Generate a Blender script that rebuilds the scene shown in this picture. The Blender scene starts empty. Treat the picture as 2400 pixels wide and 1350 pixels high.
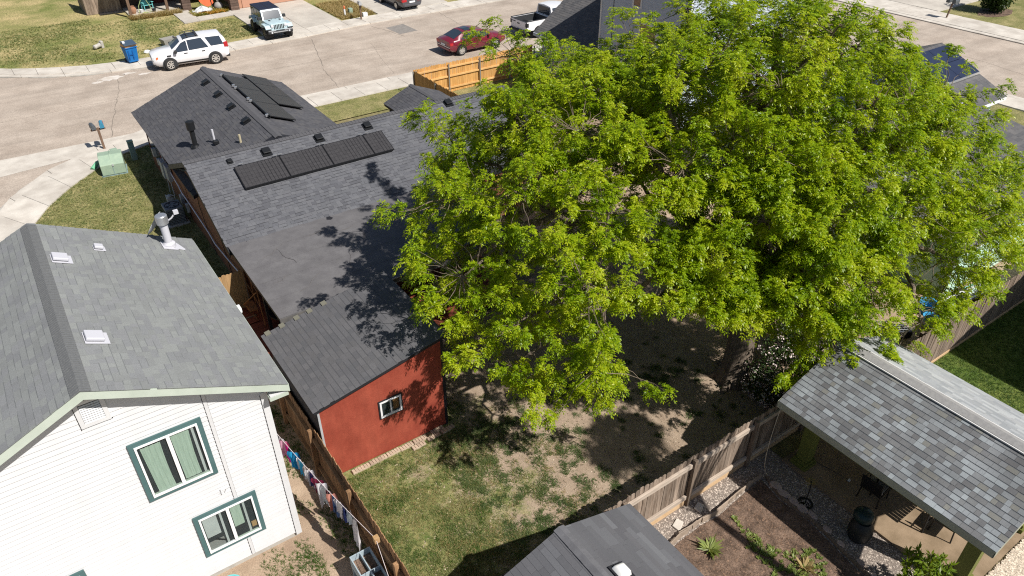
import bpy, bmesh, math, random
import numpy as np
from mathutils import Vector, Matrix, noise as mnoise

rnd = random.Random(7)
nrng = np.random.default_rng(11)
R = math.radians
SC = bpy.context.scene
COL = SC.collection

# ------------------------------------------------------------------ camera
# metres; +X runs along the street, +Y runs from the yards towards the street
cam_d = bpy.data.cameras.new('camera')
cam = bpy.data.objects.new('camera', cam_d)
COL.objects.link(cam)
cam.location = (0, 0, 15.6)
cam.rotation_euler = (R(90 - 34.75), 0, R(-35))
cam_d.sensor_width = 36
cam_d.lens = 36 * 1720 / 2400
cam_d.clip_end = 900
SC.camera = cam

# ------------------------------------------------------------------ sky, sun, exposure
SUN = Vector((0.31, -0.80, 1.0)).normalized()
EL = math.asin(SUN.z)
AZ = math.atan2(SUN.x, SUN.y)
w = bpy.data.worlds.new('World')
SC.world = w
w.use_nodes = True
nt = w.node_tree
sky = nt.nodes.new('ShaderNodeTexSky')
sky.sky_type = 'NISHITA'
sky.sun_disc = False
sky.sun_elevation = EL
sky.sun_rotation = AZ
nt.links.new(sky.outputs[0], nt.nodes['Background'].inputs[0])
nt.nodes['Background'].inputs[1].default_value = 0.052
sl = bpy.data.lights.new('sun', 'SUN')
sl.energy = 4.6
sl.angle = R(0.55)
sl.color = (1.0, 0.955, 0.89)
so = bpy.data.objects.new('sun', sl)
so.rotation_euler = SUN.to_track_quat('Z', 'Y').to_euler()
so.location = (0, 0, 60)
COL.objects.link(so)
vs = SC.view_settings
vs.view_transform = 'Standard'
vs.look = 'None'
vs.gamma = 1
vs.exposure = 0.45
vs.use_curve_mapping = False
SC.cycles.filter_width = 1.15
SC.cycles.use_denoising = False
SC.cycles.max_bounces = 8
SC.cycles.diffuse_bounces = 6
SC.cycles.transparent_max_bounces = 6

# ------------------------------------------------------------------ materials
MATS = {}
def mat(name, c1, c2=None, scale=4., rough=.85, bump=0., bscale=60., rand=0., stretch=(1, 1, 1),
        metal=0., spec=.3, detail=5., ramp=(.35, .65), speck=0., speck_scale=120., coat=0., big=0., big_scale=.5, big_stretch=(1, 1, 1)):
    """Base colour c1..c2 by a noise in world space, optional per-piece variation, grain and bump."""
    if name in MATS: return MATS[name]
    m = bpy.data.materials.new(name); m.use_nodes = True
    n, l = m.node_tree.nodes, m.node_tree.links
    b = n['Principled BSDF']
    b.inputs['Roughness'].default_value = rough
    b.inputs['Metallic'].default_value = metal
    b.inputs['Specular IOR Level'].default_value = spec
    b.inputs['Coat Weight'].default_value = coat
    geo = n.new('ShaderNodeNewGeometry')
    mp = n.new('ShaderNodeMapping'); mp.inputs['Scale'].default_value = stretch
    l.new(geo.outputs['Position'], mp.inputs['Vector'])
    vec = mp.outputs['Vector']
    c2 = c2 or c1
    nz = n.new('ShaderNodeTexNoise'); nz.inputs['Scale'].default_value = scale; nz.inputs['Detail'].default_value = detail
    nz.inputs['Roughness'].default_value = .62
    l.new(vec, nz.inputs['Vector'])
    rp = n.new('ShaderNodeValToRGB')
    rp.color_ramp.elements[0].position = ramp[0]; rp.color_ramp.elements[1].position = ramp[1]
    rp.color_ramp.elements[0].color = (*c1, 1); rp.color_ramp.elements[1].color = (*c2, 1)
    l.new(nz.outputs['Fac'], rp.inputs['Fac'])
    col = rp.outputs['Color']
    if speck:
        n2 = n.new('ShaderNodeTexNoise'); n2.inputs['Scale'].default_value = speck_scale; n2.inputs['Detail'].default_value = 3
        l.new(geo.outputs['Position'], n2.inputs['Vector'])
        mr = n.new('ShaderNodeMapRange'); mr.inputs[1].default_value = .3; mr.inputs[2].default_value = .7
        mr.inputs[3].default_value = 1 - speck; mr.inputs[4].default_value = 1 + speck
        l.new(n2.outputs['Fac'], mr.inputs[0])
        mx = n.new('ShaderNodeMix'); mx.data_type = 'RGBA'; mx.blend_type = 'MULTIPLY'; mx.inputs[0].default_value = 1
        l.new(col, mx.inputs[6]); l.new(mr.outputs[0], mx.inputs[7]); col = mx.outputs[2]
    if big:     # wear: broad streaks and faded patches
        m2 = n.new('ShaderNodeMapping'); m2.inputs['Scale'].default_value = big_stretch
        l.new(geo.outputs['Position'], m2.inputs['Vector'])
        n3 = n.new('ShaderNodeTexNoise'); n3.inputs['Scale'].default_value = big_scale; n3.inputs['Detail'].default_value = 6; n3.inputs['Roughness'].default_value = .65
        l.new(m2.outputs['Vector'], n3.inputs['Vector'])
        mr = n.new('ShaderNodeMapRange'); mr.inputs[1].default_value = .32; mr.inputs[2].default_value = .68
        mr.inputs[3].default_value = 1 - big; mr.inputs[4].default_value = 1 + big
        l.new(n3.outputs['Fac'], mr.inputs[0])
        mx = n.new('ShaderNodeMix'); mx.data_type = 'RGBA'; mx.blend_type = 'MULTIPLY'; mx.inputs[0].default_value = 1
        l.new(col, mx.inputs[6]); l.new(mr.outputs[0], mx.inputs[7]); col = mx.outputs[2]
    if rand:
        oi = n.new('ShaderNodeObjectInfo')
        ad = n.new('ShaderNodeMath'); ad.operation = 'ADD'
        l.new(oi.outputs['Random'], ad.inputs[0]); l.new(geo.outputs['Random Per Island'], ad.inputs[1])
        fr = n.new('ShaderNodeMath'); fr.operation = 'FRACT'; l.new(ad.outputs[0], fr.inputs[0])
        mr = n.new('ShaderNodeMapRange'); mr.inputs[3].default_value = 1 - rand; mr.inputs[4].default_value = 1 + rand
        l.new(fr.outputs[0], mr.inputs[0])
        mx = n.new('ShaderNodeMix'); mx.data_type = 'RGBA'; mx.blend_type = 'MULTIPLY'; mx.inputs[0].default_value = 1
        l.new(col, mx.inputs[6]); l.new(mr.outputs[0], mx.inputs[7]); col = mx.outputs[2]
    l.new(col, b.inputs['Base Color'])
    if bump:
        bz = n.new('ShaderNodeTexNoise'); bz.inputs['Scale'].default_value = bscale; bz.inputs['Detail'].default_value = 4
        l.new(vec, bz.inputs['Vector'])
        bp = n.new('ShaderNodeBump'); bp.inputs['Strength'].default_value = bump; bp.inputs['Distance'].default_value = .02
        l.new(bz.outputs['Fac'], bp.inputs['Height']); l.new(bp.outputs['Normal'], b.inputs['Normal'])
    MATS[name] = m
    return m

def palette_mat(name, cols, rough=.95, speck=.3, speck_scale=90., patch=.12):
    """Shingles: every piece takes one tone of the palette, with mineral speckle."""
    m = bpy.data.materials.new(name); m.use_nodes = True
    n, l = m.node_tree.nodes, m.node_tree.links
    b = n['Principled BSDF']; b.inputs['Roughness'].default_value = rough; b.inputs['Specular IOR Level'].default_value = .15
    geo = n.new('ShaderNodeNewGeometry'); oi = n.new('ShaderNodeObjectInfo')
    ad = n.new('ShaderNodeMath'); ad.operation = 'ADD'
    l.new(oi.outputs['Random'], ad.inputs[0]); l.new(geo.outputs['Random Per Island'], ad.inputs[1])
    fr = n.new('ShaderNodeMath'); fr.operation = 'FRACT'; l.new(ad.outputs[0], fr.inputs[0])
    rp = n.new('ShaderNodeValToRGB'); rp.color_ramp.interpolation = 'CONSTANT'
    e = rp.color_ramp.elements
    for i, c in enumerate(cols):
        el = e[i] if i < 2 else e.new(i / len(cols))
        el.position = i / len(cols); el.color = (*c, 1)
    l.new(fr.outputs[0], rp.inputs['Fac'])
    col = rp.outputs['Color']
    for sc, am in ((speck_scale, speck), (.8, patch)):
        n2 = n.new('ShaderNodeTexNoise'); n2.inputs['Scale'].default_value = sc; n2.inputs['Detail'].default_value = 3
        l.new(geo.outputs['Position'], n2.inputs['Vector'])
        mr = n.new('ShaderNodeMapRange'); mr.inputs[1].default_value = .3; mr.inputs[2].default_value = .7
        mr.inputs[3].default_value = 1 - am; mr.inputs[4].default_value = 1 + am
        l.new(n2.outputs['Fac'], mr.inputs[0])
        mx = n.new('ShaderNodeMix'); mx.data_type = 'RGBA'; mx.blend_type = 'MULTIPLY'; mx.inputs[0].default_value = 1
        l.new(col, mx.inputs[6]); l.new(mr.outputs[0], mx.inputs[7]); col = mx.outputs[2]
    l.new(col, b.inputs['Base Color'])
    MATS[name] = m
    return m

def leaf_mat(name, cols, trans=.35, rough=.45):
    """Leaves: tone per leaflet and per clump, light shining through."""
    m = bpy.data.materials.new(name); m.use_nodes = True
    n, l = m.node_tree.nodes, m.node_tree.links
    b = n['Principled BSDF']; b.inputs['Roughness'].default_value = rough; b.inputs['Specular IOR Level'].default_value = .35
    geo = n.new('ShaderNodeNewGeometry')
    nz = n.new('ShaderNodeTexNoise'); nz.inputs['Scale'].default_value = 1.1; nz.inputs['Detail'].default_value = 3
    l.new(geo.outputs['Position'], nz.inputs['Vector'])
    ad = n.new('ShaderNodeMath'); ad.operation = 'MULTIPLY_ADD'; ad.inputs[1].default_value = .45
    l.new(geo.outputs['Random Per Island'], ad.inputs[0])
    mr = n.new('ShaderNodeMapRange'); mr.inputs[1].default_value = .3; mr.inputs[2].default_value = .7; mr.inputs[4].default_value = .55
    l.new(nz.outputs['Fac'], mr.inputs[0]); l.new(mr.outputs[0], ad.inputs[2])
    rp = n.new('ShaderNodeValToRGB'); e = rp.color_ramp.elements
    for i, c in enumerate(cols):
        el = e[i] if i < 2 else e.new(i / (len(cols) - 1))
        el.position = i / (len(cols) - 1); el.color = (*c, 1)
    l.new(ad.outputs[0], rp.inputs['Fac'])
    l.new(rp.outputs['Color'], b.inputs['Base Color'])
    tr = n.new('ShaderNodeBsdfTranslucent')
    hs = n.new('ShaderNodeMix'); hs.data_type = 'RGBA'; hs.blend_type = 'MULTIPLY'; hs.inputs[0].default_value = 1
    hs.inputs[7].default_value = (1.35, 1.25, .55, 1)
    l.new(rp.outputs['Color'], hs.inputs[6]); l.new(hs.outputs[2], tr.inputs['Color'])
    mx = n.new('ShaderNodeMixShader'); mx.inputs[0].default_value = trans
    l.new(b.outputs[0], mx.inputs[1]); l.new(tr.outputs[0], mx.inputs[2])
    l.new(mx.outputs[0], n['Material Output'].inputs['Surface'])
    MATS[name] = m
    return m

def glass_mat(name, tint=(.02, .025, .03), see=.0):
    m = bpy.data.materials.new(name); m.use_nodes = True
    n, l = m.node_tree.nodes, m.node_tree.links
    b = n['Principled BSDF']; b.inputs['Base Color'].default_value = (*tint, 1); b.inputs['Roughness'].default_value = .06
    b.inputs['Specular IOR Level'].default_value = .6
    if see:
        t = n.new('ShaderNodeBsdfTransparent'); t.inputs[0].default_value = (.93, .96, .95, 1)
        mx = n.new('ShaderNodeMixShader'); mx.inputs[0].default_value = see
        l.new(b.outputs[0], mx.inputs[1]); l.new(t.outputs[0], mx.inputs[2]); l.new(mx.outputs[0], n['Material Output'].inputs['Surface'])
    MATS[name] = m
    return m

# ------------------------------------------------------------------ mesh builder
class MB:
    def __init__(s): s.v = []; s.f = []; s.ng = 0
    def add(s, vs, fs):
        o = len(s.v); s.v += [tuple(p) for p in vs]; s.f += [tuple(i + o for i in f) for f in fs]; return s
    def box(s, x0, x1, y0, y1, z0, z1, M=None):
        p = [(x0, y0, z0), (x1, y0, z0), (x1, y1, z0), (x0, y1, z0), (x0, y0, z1), (x1, y0, z1), (x1, y1, z1), (x0, y1, z1)]
        if M is not None: p = [M @ Vector(q) for q in p]
        return s.add(p, [(0, 3, 2, 1), (4, 5, 6, 7), (0, 1, 5, 4), (1, 2, 6, 5), (2, 3, 7, 6), (3, 0, 4, 7)])
    def prism(s, poly, a, b, ax='z'):
        """extrude a 2D polygon from a to b along an axis; poly gives the two other axes in order"""
        def P(q, h):
            return (q[0], q[1], h) if ax == 'z' else (q[0], h, q[1]) if ax == 'y' else (h, q[0], q[1])
        n = len(poly)
        vs = [P(q, a) for q in poly] + [P(q, b) for q in poly]
        fs = [tuple(range(n - 1, -1, -1)), tuple(range(n, 2 * n))] + [(i, (i + 1) % n, n + (i + 1) % n, n + i) for i in range(n)]
        return s.add(vs, fs)
    def tube(s, pts, rad, n=6, cap=True):
        pts = [Vector(p) for p in pts]
        if not isinstance(rad, (list, tuple)): rad = [rad] * len(pts)
        vs = []; ref = None
        for i, p in enumerate(pts):
            d = (pts[min(i + 1, len(pts) - 1)] - pts[max(i - 1, 0)]).normalized()
            if ref is None or abs(ref.dot(d)) > .95: ref = Vector((0, 0, 1)) if abs(d.z) < .9 else Vector((1, 0, 0))
            x = d.cross(ref).normalized(); y = d.cross(x).normalized(); ref = -x.cross(d).normalized() if False else ref
            vs += [p + (x * math.cos(2 * math.pi * k / n) + y * math.sin(2 * math.pi * k / n)) * rad[i] for k in range(n)]
        fs = []
        for i in range(len(pts) - 1):
            for k in range(n):
                a = i * n + k; b = i * n + (k + 1) % n
                fs.append((a, b, b + n, a + n))
        if cap: fs += [tuple(range(n - 1, -1, -1)), tuple(range((len(pts) - 1) * n, len(pts) * n))]
        return s.add(vs, fs)
    def lathe(s, prof, cx=0, cy=0, n=16, M=None, sx=1, sy=1, cap=True):
        """profile of (radius, z)"""
        vs = [(cx + r * sx * math.cos(2 * math.pi * k / n), cy + r * sy * math.sin(2 * math.pi * k / n), z) for r, z in prof for k in range(n)]
        if M is not None: vs = [M @ Vector(p) for p in vs]
        fs = []
        for i in range(len(prof) - 1):
            for k in range(n):
                a = i * n + k; b = i * n + (k + 1) % n
                fs.append((a, b, b + n, a + n))
        if cap: fs += [tuple(range(n - 1, -1, -1)), tuple(range((len(prof) - 1) * n, len(prof) * n))]
        return s.add(vs, fs)
    def quad(s, a, b, c, d): return s.add([a, b, c, d], [(0, 1, 2, 3)])
    def mesh(s, name, bevel=0, fix=True):
        me = bpy.data.meshes.new(name); me.from_pydata(s.v, [], s.f)
        if bevel or fix:
            bm = bmesh.new(); bm.from_mesh(me)
            if bevel:
                es = [e for e in bm.edges if len(e.link_faces) == 2 and e.calc_face_angle(0) > .5]
                bmesh.ops.bevel(bm, geom=es, offset=bevel, segments=2, affect='EDGES', profile=.5, clamp_overlap=True)
            bmesh.ops.recalc_face_normals(bm, faces=bm.faces)
            bm.to_mesh(me); bm.free()
        return me
    def build(s, name, m, parent=None, smooth=None, bevel=0, fix=True, loc=None):
        me = s.mesh(name, bevel, fix)
        me.materials.append(m)
        if smooth is not None:
            me.polygons.foreach_set('use_smooth', [True] * len(me.polygons)); me.set_sharp_from_angle(angle=R(smooth))
        return link(name, me, parent, loc)

def link(name, me, parent=None, loc=None, rot=None, scale=None):
    o = bpy.data.objects.new(name, me); COL.objects.link(o)
    if parent is not None: o.parent = parent
    if loc is not None: o.location = loc
    if rot is not None: o.rotation_euler = rot
    if scale is not None: o.scale = scale
    return o

def tag(o, label=None, cat=None, group=None, kind=None):
    if label: o['label'] = label
    if cat: o['category'] = cat
    if group: o['group'] = group
    if kind: o['kind'] = kind
    return o
def thing(name, label, cat, loc=(0, 0, 0), rz=0., group=None):
    o = bpy.data.objects.new(name, None); COL.objects.link(o)
    o.location = loc; o.rotation_euler = (0, 0, rz); o.empty_display_size = .2
    return tag(o, label, cat, group)
def struct(name, mb, m, smooth=None):
    o = mb.build(name, m, None, smooth); o['kind'] = 'structure'; return o

def box_part(name, m, parent, x0, x1, y0, y1, z0, z1, bevel=0, smooth=None):
    return MB().box(x0, x1, y0, y1, z0, z1).build(name, m, parent, smooth, bevel)

def np_mesh(name, verts, nper, m):
    """many disconnected n-gons from an array (count*nper, 3)"""
    me = bpy.data.meshes.new(name)
    nv = len(verts); nf = nv // nper
    me.vertices.add(nv); me.loops.add(nv); me.polygons.add(nf)
    me.vertices.foreach_set('co', np.asarray(verts, dtype=np.float32).ravel())
    me.loops.foreach_set('vertex_index', np.arange(nv, dtype=np.int32))
    me.polygons.foreach_set('loop_start', np.arange(0, nv, nper, dtype=np.int32))
    me.polygons.foreach_set('loop_total', np.full(nf, nper, dtype=np.int32))
    me.update(calc_edges=True); me.validate()
    me.materials.append(m)
    return me
CAM = Vector((0, 0, 15.6))
# ------------------------------------------------------------------ palette
M_ASPHALT = mat('worn_tan_asphalt', (.32, .265, .217), (.44, .376, .315), scale=.55, rough=.95, speck=.22, speck_scale=22, bump=.25, bscale=45, ramp=(.3, .7), big=.13, big_scale=.8, big_stretch=(.12, 1, 1))
M_PATCH = mat('grey_asphalt_patch', (.2, .185, .17), (.25, .23, .21), scale=3, rough=.95, speck=.2, speck_scale=30)
M_CONC = mat('sidewalk_concrete', (.44, .4, .35), (.58, .54, .48), scale=.9, rough=.9, speck=.07, speck_scale=25, rand=.06, bump=.1, big=.06, big_scale=1.5)
M_CONC2 = mat('driveway_concrete', (.40, .365, .32), (.52, .48, .42), scale=.6, rough=.9, speck=.08, speck_scale=18, rand=.05)
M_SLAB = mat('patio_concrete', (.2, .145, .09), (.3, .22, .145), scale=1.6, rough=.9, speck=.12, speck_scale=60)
M_FOUND = mat('foundation_concrete', (.36, .34, .31), (.46, .44, .4), scale=3)
M_LAWN = mat('olive_lawn', (.13, .14, .04), (.29, .25, .115), scale=.9, rough=.95, speck=.5, speck_scale=14, bump=.8, bscale=30, ramp=(.36, .66), detail=8)
M_DRYLAWN = mat('patchy_dry_lawn', (.15, .17, .045), (.40, .32, .155), scale=.28, rough=.95, speck=.5, speck_scale=9, bump=.8, bscale=22, ramp=(.38, .64), detail=9)
M_DARKLAWN = mat('rich_green_lawn', (.055, .10, .012), (.13, .16, .035), scale=.9, rough=.95, speck=.5, speck_scale=20, bump=.9, bscale=35, detail=8)
M_SOIL = mat('tan_soil', (.28, .2, .14), (.42, .32, .23), scale=.8, rough=.97, speck=.2, speck_scale=30, bump=.5, bscale=40)
M_BED = mat('garden_soil', (.075, .05, .036), (.2, .135, .098), scale=3, rough=.97, speck=.45, speck_scale=35, bump=.9, bscale=30)
M_GRAVELBASE = mat('gravel_bed_base', (.16, .13, .11), (.25, .21, .18), scale=30, rough=.95)
M_STONE = mat('gravel_stone', (.25, .21, .175), (.5, .43, .37), scale=9, rand=.45, rough=.9)
M_PALESTONE = mat('pale_gravel_stone', (.45, .38, .3), (.66, .57, .46), scale=9, rand=.35, rough=.9)
M_GROUND = mat('dry_ground', (.16, .15, .06), (.26, .21, .12), scale=.3, rough=.97, speck=.3, speck_scale=6)

M_WHITE = mat('white_siding_paint', (.585, .59, .60), (.615, .62, .63), scale=2, rough=.55, rand=.02, bump=.08, bscale=30, stretch=(.3, 1, 6), big=.035, big_scale=1.2, big_stretch=(2, 2, .35))
M_SAGE = mat('sage_trim_paint', (.42, .475, .41), (.47, .525, .46), scale=3, rough=.5)
M_TEAL = mat('teal_trim_paint', (.062, .125, .128), (.075, .145, .148), scale=3, rough=.5)
M_VINYL = mat('white_vinyl', (.8, .8, .8), rough=.35)
M_CURTAIN = mat('sage_curtain_cloth', (.42, .52, .43), (.52, .62, .53), scale=4, rough=.9, stretch=(8, 1, .6))
M_BLIND = mat('pale_interior_panel', (.5, .52, .52), (.6, .62, .62), scale=2)
M_DARKROOM = mat('dim_room', (.035, .04, .045), (.05, .055, .06), scale=2)
M_ROOMFLOOR = mat('pale_room_floor', (.3, .29, .28), rough=.7)
M_GLASS = glass_mat('window_glass', see=.9)
M_DGLASS = glass_mat('dark_window_glass')
M_CARGLASS = glass_mat('car_glass', (.03, .042, .06))
M_BROWNWALL = mat('brown_siding', (.19, .078, .042), (.235, .1, .056), scale=3, rough=.7, stretch=(.4, .4, 9), bump=.5, bscale=9)
M_DARKTRIM = mat('dark_navy_trim', (.018, .026, .035), rough=.5)
M_RED = mat('barn_red_paint', (.235, .043, .026), (.335, .075, .045), scale=1.1, rough=.65, bump=.25, bscale=40, stretch=(1, 1, 1), speck=.1, speck_scale=35, big=.14, big_scale=1.6, big_stretch=(2.5, 2.5, .4))
M_BLACK = mat('black_metal', (.013, .014, .016), rough=.45)
M_BLACKTRIM = mat('black_trim_paint', (.02, .02, .024), rough=.6)
M_MEMB = mat('rolled_roof_membrane', (.112, .108, .113), (.138, .134, .138), scale=2.4, rough=.95, speck=.22, speck_scale=70, bump=.25, bscale=3, big=.1, big_scale=1.3)
M_DECK = mat('red_stained_deck', (.17, .042, .024), (.24, .07, .04), scale=5, rough=.7, rand=.2, stretch=(1, 8, 1))
M_SOFFIT = mat('cream_soffit', (.42, .37, .25), rough=.7)
M_GALV = mat('galvanised_metal', (.55, .56, .58), (.65, .66, .68), scale=5, rough=.3, metal=.75)
M_WHITEMETAL = mat('white_painted_metal', (.52, .52, .56), rough=.35)
M_GREYBOX = mat('grey_meter_box', (.36, .37, .38), (.42, .43, .44), scale=6, rough=.5)
M_PVC = mat('white_conduit', (.7, .68, .74), rough=.4)
M_ACCASE = mat('condenser_case', (.17, .19, .21), (.21, .23, .25), scale=8, rough=.5)
M_SOLAR = mat('solar_cell', (.04, .038, .036), (.05, .047, .044), scale=2, rough=.42, spec=.4)
M_SOLARFRAME = mat('panel_frame', (.02, .02, .022), rough=.4, metal=.4)
M_ALU = mat('bare_aluminium', (.75, .76, .78), rough=.3, metal=.8)
M_SOLARBLUE = mat('blue_solar_cell', (.018, .024, .052), (.022, .03, .062), scale=2, rough=.3, spec=.5)

M_FENCEBROWN = mat('brown_fence_wood', (.2, .11, .052), (.34, .2, .105), scale=3, rough=.85, rand=.22, stretch=(6, 6, .7), bump=.3, bscale=9)
M_FENCEBROWN2 = mat('brown_fence_rail', (.2, .12, .06), (.31, .2, .11), scale=3, rough=.85, rand=.15)
M_FENCEGREY = mat('weathered_fence_wood', (.1, .068, .046), (.34, .27, .215), scale=2.6, rough=.9, rand=.3, stretch=(7, 7, .55), bump=.4, bscale=9, ramp=(.3, .72))
M_RAILGREY = mat('weathered_rail_wood', (.38, .31, .25), (.5, .42, .345), scale=4, rough=.9, rand=.1, stretch=(.6, 5, 5))
M_POSTGREY = mat('weathered_post_wood', (.13, .095, .07), (.22, .17, .13), scale=4, rough=.9, stretch=(5, 5, .6))
M_KICK = mat('fresh_tan_board', (.5, .34, .19), (.58, .41, .25), scale=4, rough=.8)
M_CEDAR = mat('fresh_cedar', (.48, .25, .075), (.60, .345, .125), scale=3, rough=.75, rand=.13, stretch=(6, 6, .7))
M_CEDARRAIL = mat('fresh_cedar_rail', (.58, .34, .13), (.66, .41, .18), scale=3, rough=.75, rand=.08)
M_TANFENCE = mat('tan_fence_wood', (.36, .22, .1), (.44, .28, .14), scale=3, rough=.8, rand=.1, stretch=(6, 6, .7))
M_STEELPOST = mat('steel_fence_post', (.3, .3, .29), rough=.5, metal=.5)
M_BENDER = mat('bent_edging_board', (.27, .21, .16), (.4, .32, .25), scale=5, rough=.9, rand=.12, stretch=(1, 1, 8))
M_PAVER = mat('tan_paver_concrete', (.33, .25, .185), (.46, .37, .28), scale=6, rough=.9, rand=.1)
M_OLIVE = mat('olive_post_paint', (.115, .13, .028), (.14, .155, .036), scale=5, rough=.7, speck=.15, speck_scale=40)
M_FASCIA = mat('grey_green_fascia', (.3, .31, .25), (.35, .36, .29), scale=3, rough=.6)
M_RIDGELINE = mat('pale_ridge_line', (.62, .61, .6), rough=.6)

P_WHITEHOUSE = palette_mat('green_grey_shingles', [(.2, .208, .206), (.218, .228, .224), (.208, .214, .219), (.226, .236, .23), (.19, .196, .201), (.21, .219, .216), (.198, .205, .21)], patch=.05, speck=.25)
P_MAIN = palette_mat('charcoal_shingles', [(.1, .103, .115), (.112, .115, .127), (.122, .125, .136), (.106, .109, .12), (.09, .092, .103), (.116, .118, .129)], patch=.06)
P_WING = palette_mat('charcoal_wing_shingles', [(.08, .081, .09), (.09, .09, .098), (.096, .095, .1), (.084, .084, .092), (.074, .074, .082)], patch=.06)
P_SHED = palette_mat('slate_shed_shingles', [(.1, .1, .107), (.108, .108, .115), (.116, .115, .121), (.104, .103, .108), (.096, .097, .104), (.112, .111, .117)], patch=.05)
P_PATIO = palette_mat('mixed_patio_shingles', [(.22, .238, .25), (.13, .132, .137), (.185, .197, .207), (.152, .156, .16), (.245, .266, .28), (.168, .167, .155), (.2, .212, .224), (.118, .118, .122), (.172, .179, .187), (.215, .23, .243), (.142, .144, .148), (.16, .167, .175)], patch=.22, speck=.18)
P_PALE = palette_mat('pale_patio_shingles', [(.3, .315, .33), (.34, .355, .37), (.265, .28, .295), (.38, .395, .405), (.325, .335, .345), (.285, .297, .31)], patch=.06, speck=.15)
P_GREYSHED = palette_mat('grey_strip_shingles', [(.098, .099, .107), (.105, .106, .114), (.118, .12, .129), (.1, .1, .108), (.135, .138, .147), (.094, .094, .102), (.108, .108, .116), (.101, .102, .11)], patch=.06, speck=.16)
P_GREYHOUSE = palette_mat('dark_house_shingles', [(.1, .1, .105), (.12, .118, .12), (.135, .13, .13), (.11, .108, .112)], patch=.05)

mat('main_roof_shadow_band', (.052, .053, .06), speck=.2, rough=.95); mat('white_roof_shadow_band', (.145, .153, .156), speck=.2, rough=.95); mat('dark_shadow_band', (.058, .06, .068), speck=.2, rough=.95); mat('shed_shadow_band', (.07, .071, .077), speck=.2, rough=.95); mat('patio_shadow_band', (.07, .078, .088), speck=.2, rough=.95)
M_BARK = mat('tree_bark', (.085, .066, .05), (.22, .175, .135), scale=6, rough=.95, stretch=(4, 4, .8), bump=1., bscale=14)
M_TWIG = mat('pale_twig_bark', (.11, .085, .06), (.2, .16, .12), scale=4, rough=.9)
M_LEAF = leaf_mat('spring_leaves', [(.09, .168, .005), (.168, .275, .006), (.285, .398, .009), (.43, .5, .014), (.52, .56, .08)], trans=.48, rough=.4)  # last, palest tone paints sun highlights into the leaf colour
M_DLEAF = leaf_mat('dark_shrub_leaves', [(.02, .045, .012), (.045, .08, .02), (.07, .11, .03)], trans=.25)
M_VINE = leaf_mat('long_green_leaves', [(.08, .16, .01), (.14, .22, .012), (.22, .25, .02)], trans=.4)
M_BLOOM = mat('pale_pink_blossom', (.6, .46, .46), (.75, .66, .62), scale=8, rough=.8)
M_GRASS = leaf_mat('grass_blades', [(.07, .115, .028), (.13, .17, .05), (.24, .24, .095), (.36, .32, .16)], trans=.3, rough=.6)
M_GRASSDARK = leaf_mat('lush_grass_blades', [(.035, .085, .01), (.06, .12, .012), (.1, .16, .02)], trans=.3, rough=.6)
M_STRAW = leaf_mat('straw_blades', [(.3, .22, .09), (.38, .29, .13), (.2, .18, .06)], trans=.3, rough=.7)
M_WEED = leaf_mat('weed_leaves', [(.11, .16, .035), (.2, .26, .06), (.34, .36, .12)], trans=.35)

M_CARWHITE = mat('white_car_paint', (.78, .78, .8), rough=.25, coat=.6, spec=.5)
M_JEEP = mat('pale_blue_car_paint', (.46, .59, .63), rough=.3, coat=.6, spec=.5)
M_MAROON = mat('maroon_car_paint', (.16, .012, .026), rough=.25, coat=.7, spec=.5)
M_GRAPHITE = mat('graphite_car_paint', (.065, .066, .075), rough=.3, coat=.6, spec=.5)
M_TYRE = mat('tyre_rubber', (.028, .027, .027), rough=.85)
M_RIM = mat('alloy_rim', (.7, .68, .64), rough=.3, metal=.6)
M_DARKRIM = mat('dark_alloy_rim', (.09, .085, .08), rough=.4, metal=.5)
M_PLASTIC = mat('dark_car_plastic', (.035, .037, .04), rough=.6)
M_NAVYTOP = mat('navy_hard_top', (.018, .022, .042), rough=.5)
M_CHROME = mat('chrome', (.75, .76, .78), rough=.12, metal=1.)
M_TAIL = mat('tail_lamp_red', (.42, .015, .02), rough=.2, coat=.5)
M_AMBER = mat('amber_lamp', (.6, .16, .06), rough=.2, coat=.5)
M_LAMP = mat('clear_lamp', (.6, .62, .65), rough=.12, coat=.8)
M_BLUEBIN = mat('blue_bin_plastic', (.008, .12, .36), (.012, .14, .40), scale=5, rough=.45)
M_BINLID = mat('dark_bin_lid', (.05, .08, .12), rough=.5)
M_CARD = mat('brown_cardboard', (.48, .3, .15), rough=.85)
M_GREYBIN = mat('grey_bin_plastic', (.28, .27, .25), rough=.6)
M_UTIL = mat('utility_green_paint', (.25, .34, .26), (.31, .4, .3), scale=4, rough=.55)
M_UTILD = mat('utility_grey_green_paint', (.18, .26, .26), (.22, .3, .3), scale=4, rough=.55)
M_UTILP = mat('bright_green_plastic', (.16, .42, .25), rough=.5)
M_BOXBLUE = mat('blue_mailbox_paint', (.05, .22, .34), rough=.4)
M_BOXDARK = mat('dark_mailbox_paint', (.05, .06, .07), (.12, .13, .14), scale=12, rough=.4)
M_POSTWOOD = mat('old_post_wood', (.12, .075, .05), (.2, .13, .09), scale=6, rough=.9, stretch=(4, 4, .6))
M_TEALPLASTIC = mat('turquoise_plastic', (.16, .5, .5), rough=.4)
M_ORANGE = mat('orange_canvas', (.62, .13, .05), rough=.8)
M_BRICKWALL = mat('pink_brown_wall', (.42, .22, .14), (.48, .26, .17), scale=3, rough=.8)
M_PILLAR = mat('dark_brown_brick', (.1, .068, .052), (.14, .095, .075), scale=7, rough=.9, rand=.2)
M_OLDFENCE = mat('old_brown_fence', (.19, .14, .105), (.33, .26, .2), scale=3, rough=.9, rand=.2, stretch=(6, 6, .6))
M_GREYWALL = mat('blue_grey_siding', (.46, .51, .6), (.5, .55, .64), scale=2, rough=.6, rand=.03, bump=.4, bscale=8, stretch=(.3, .3, 8))
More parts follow.
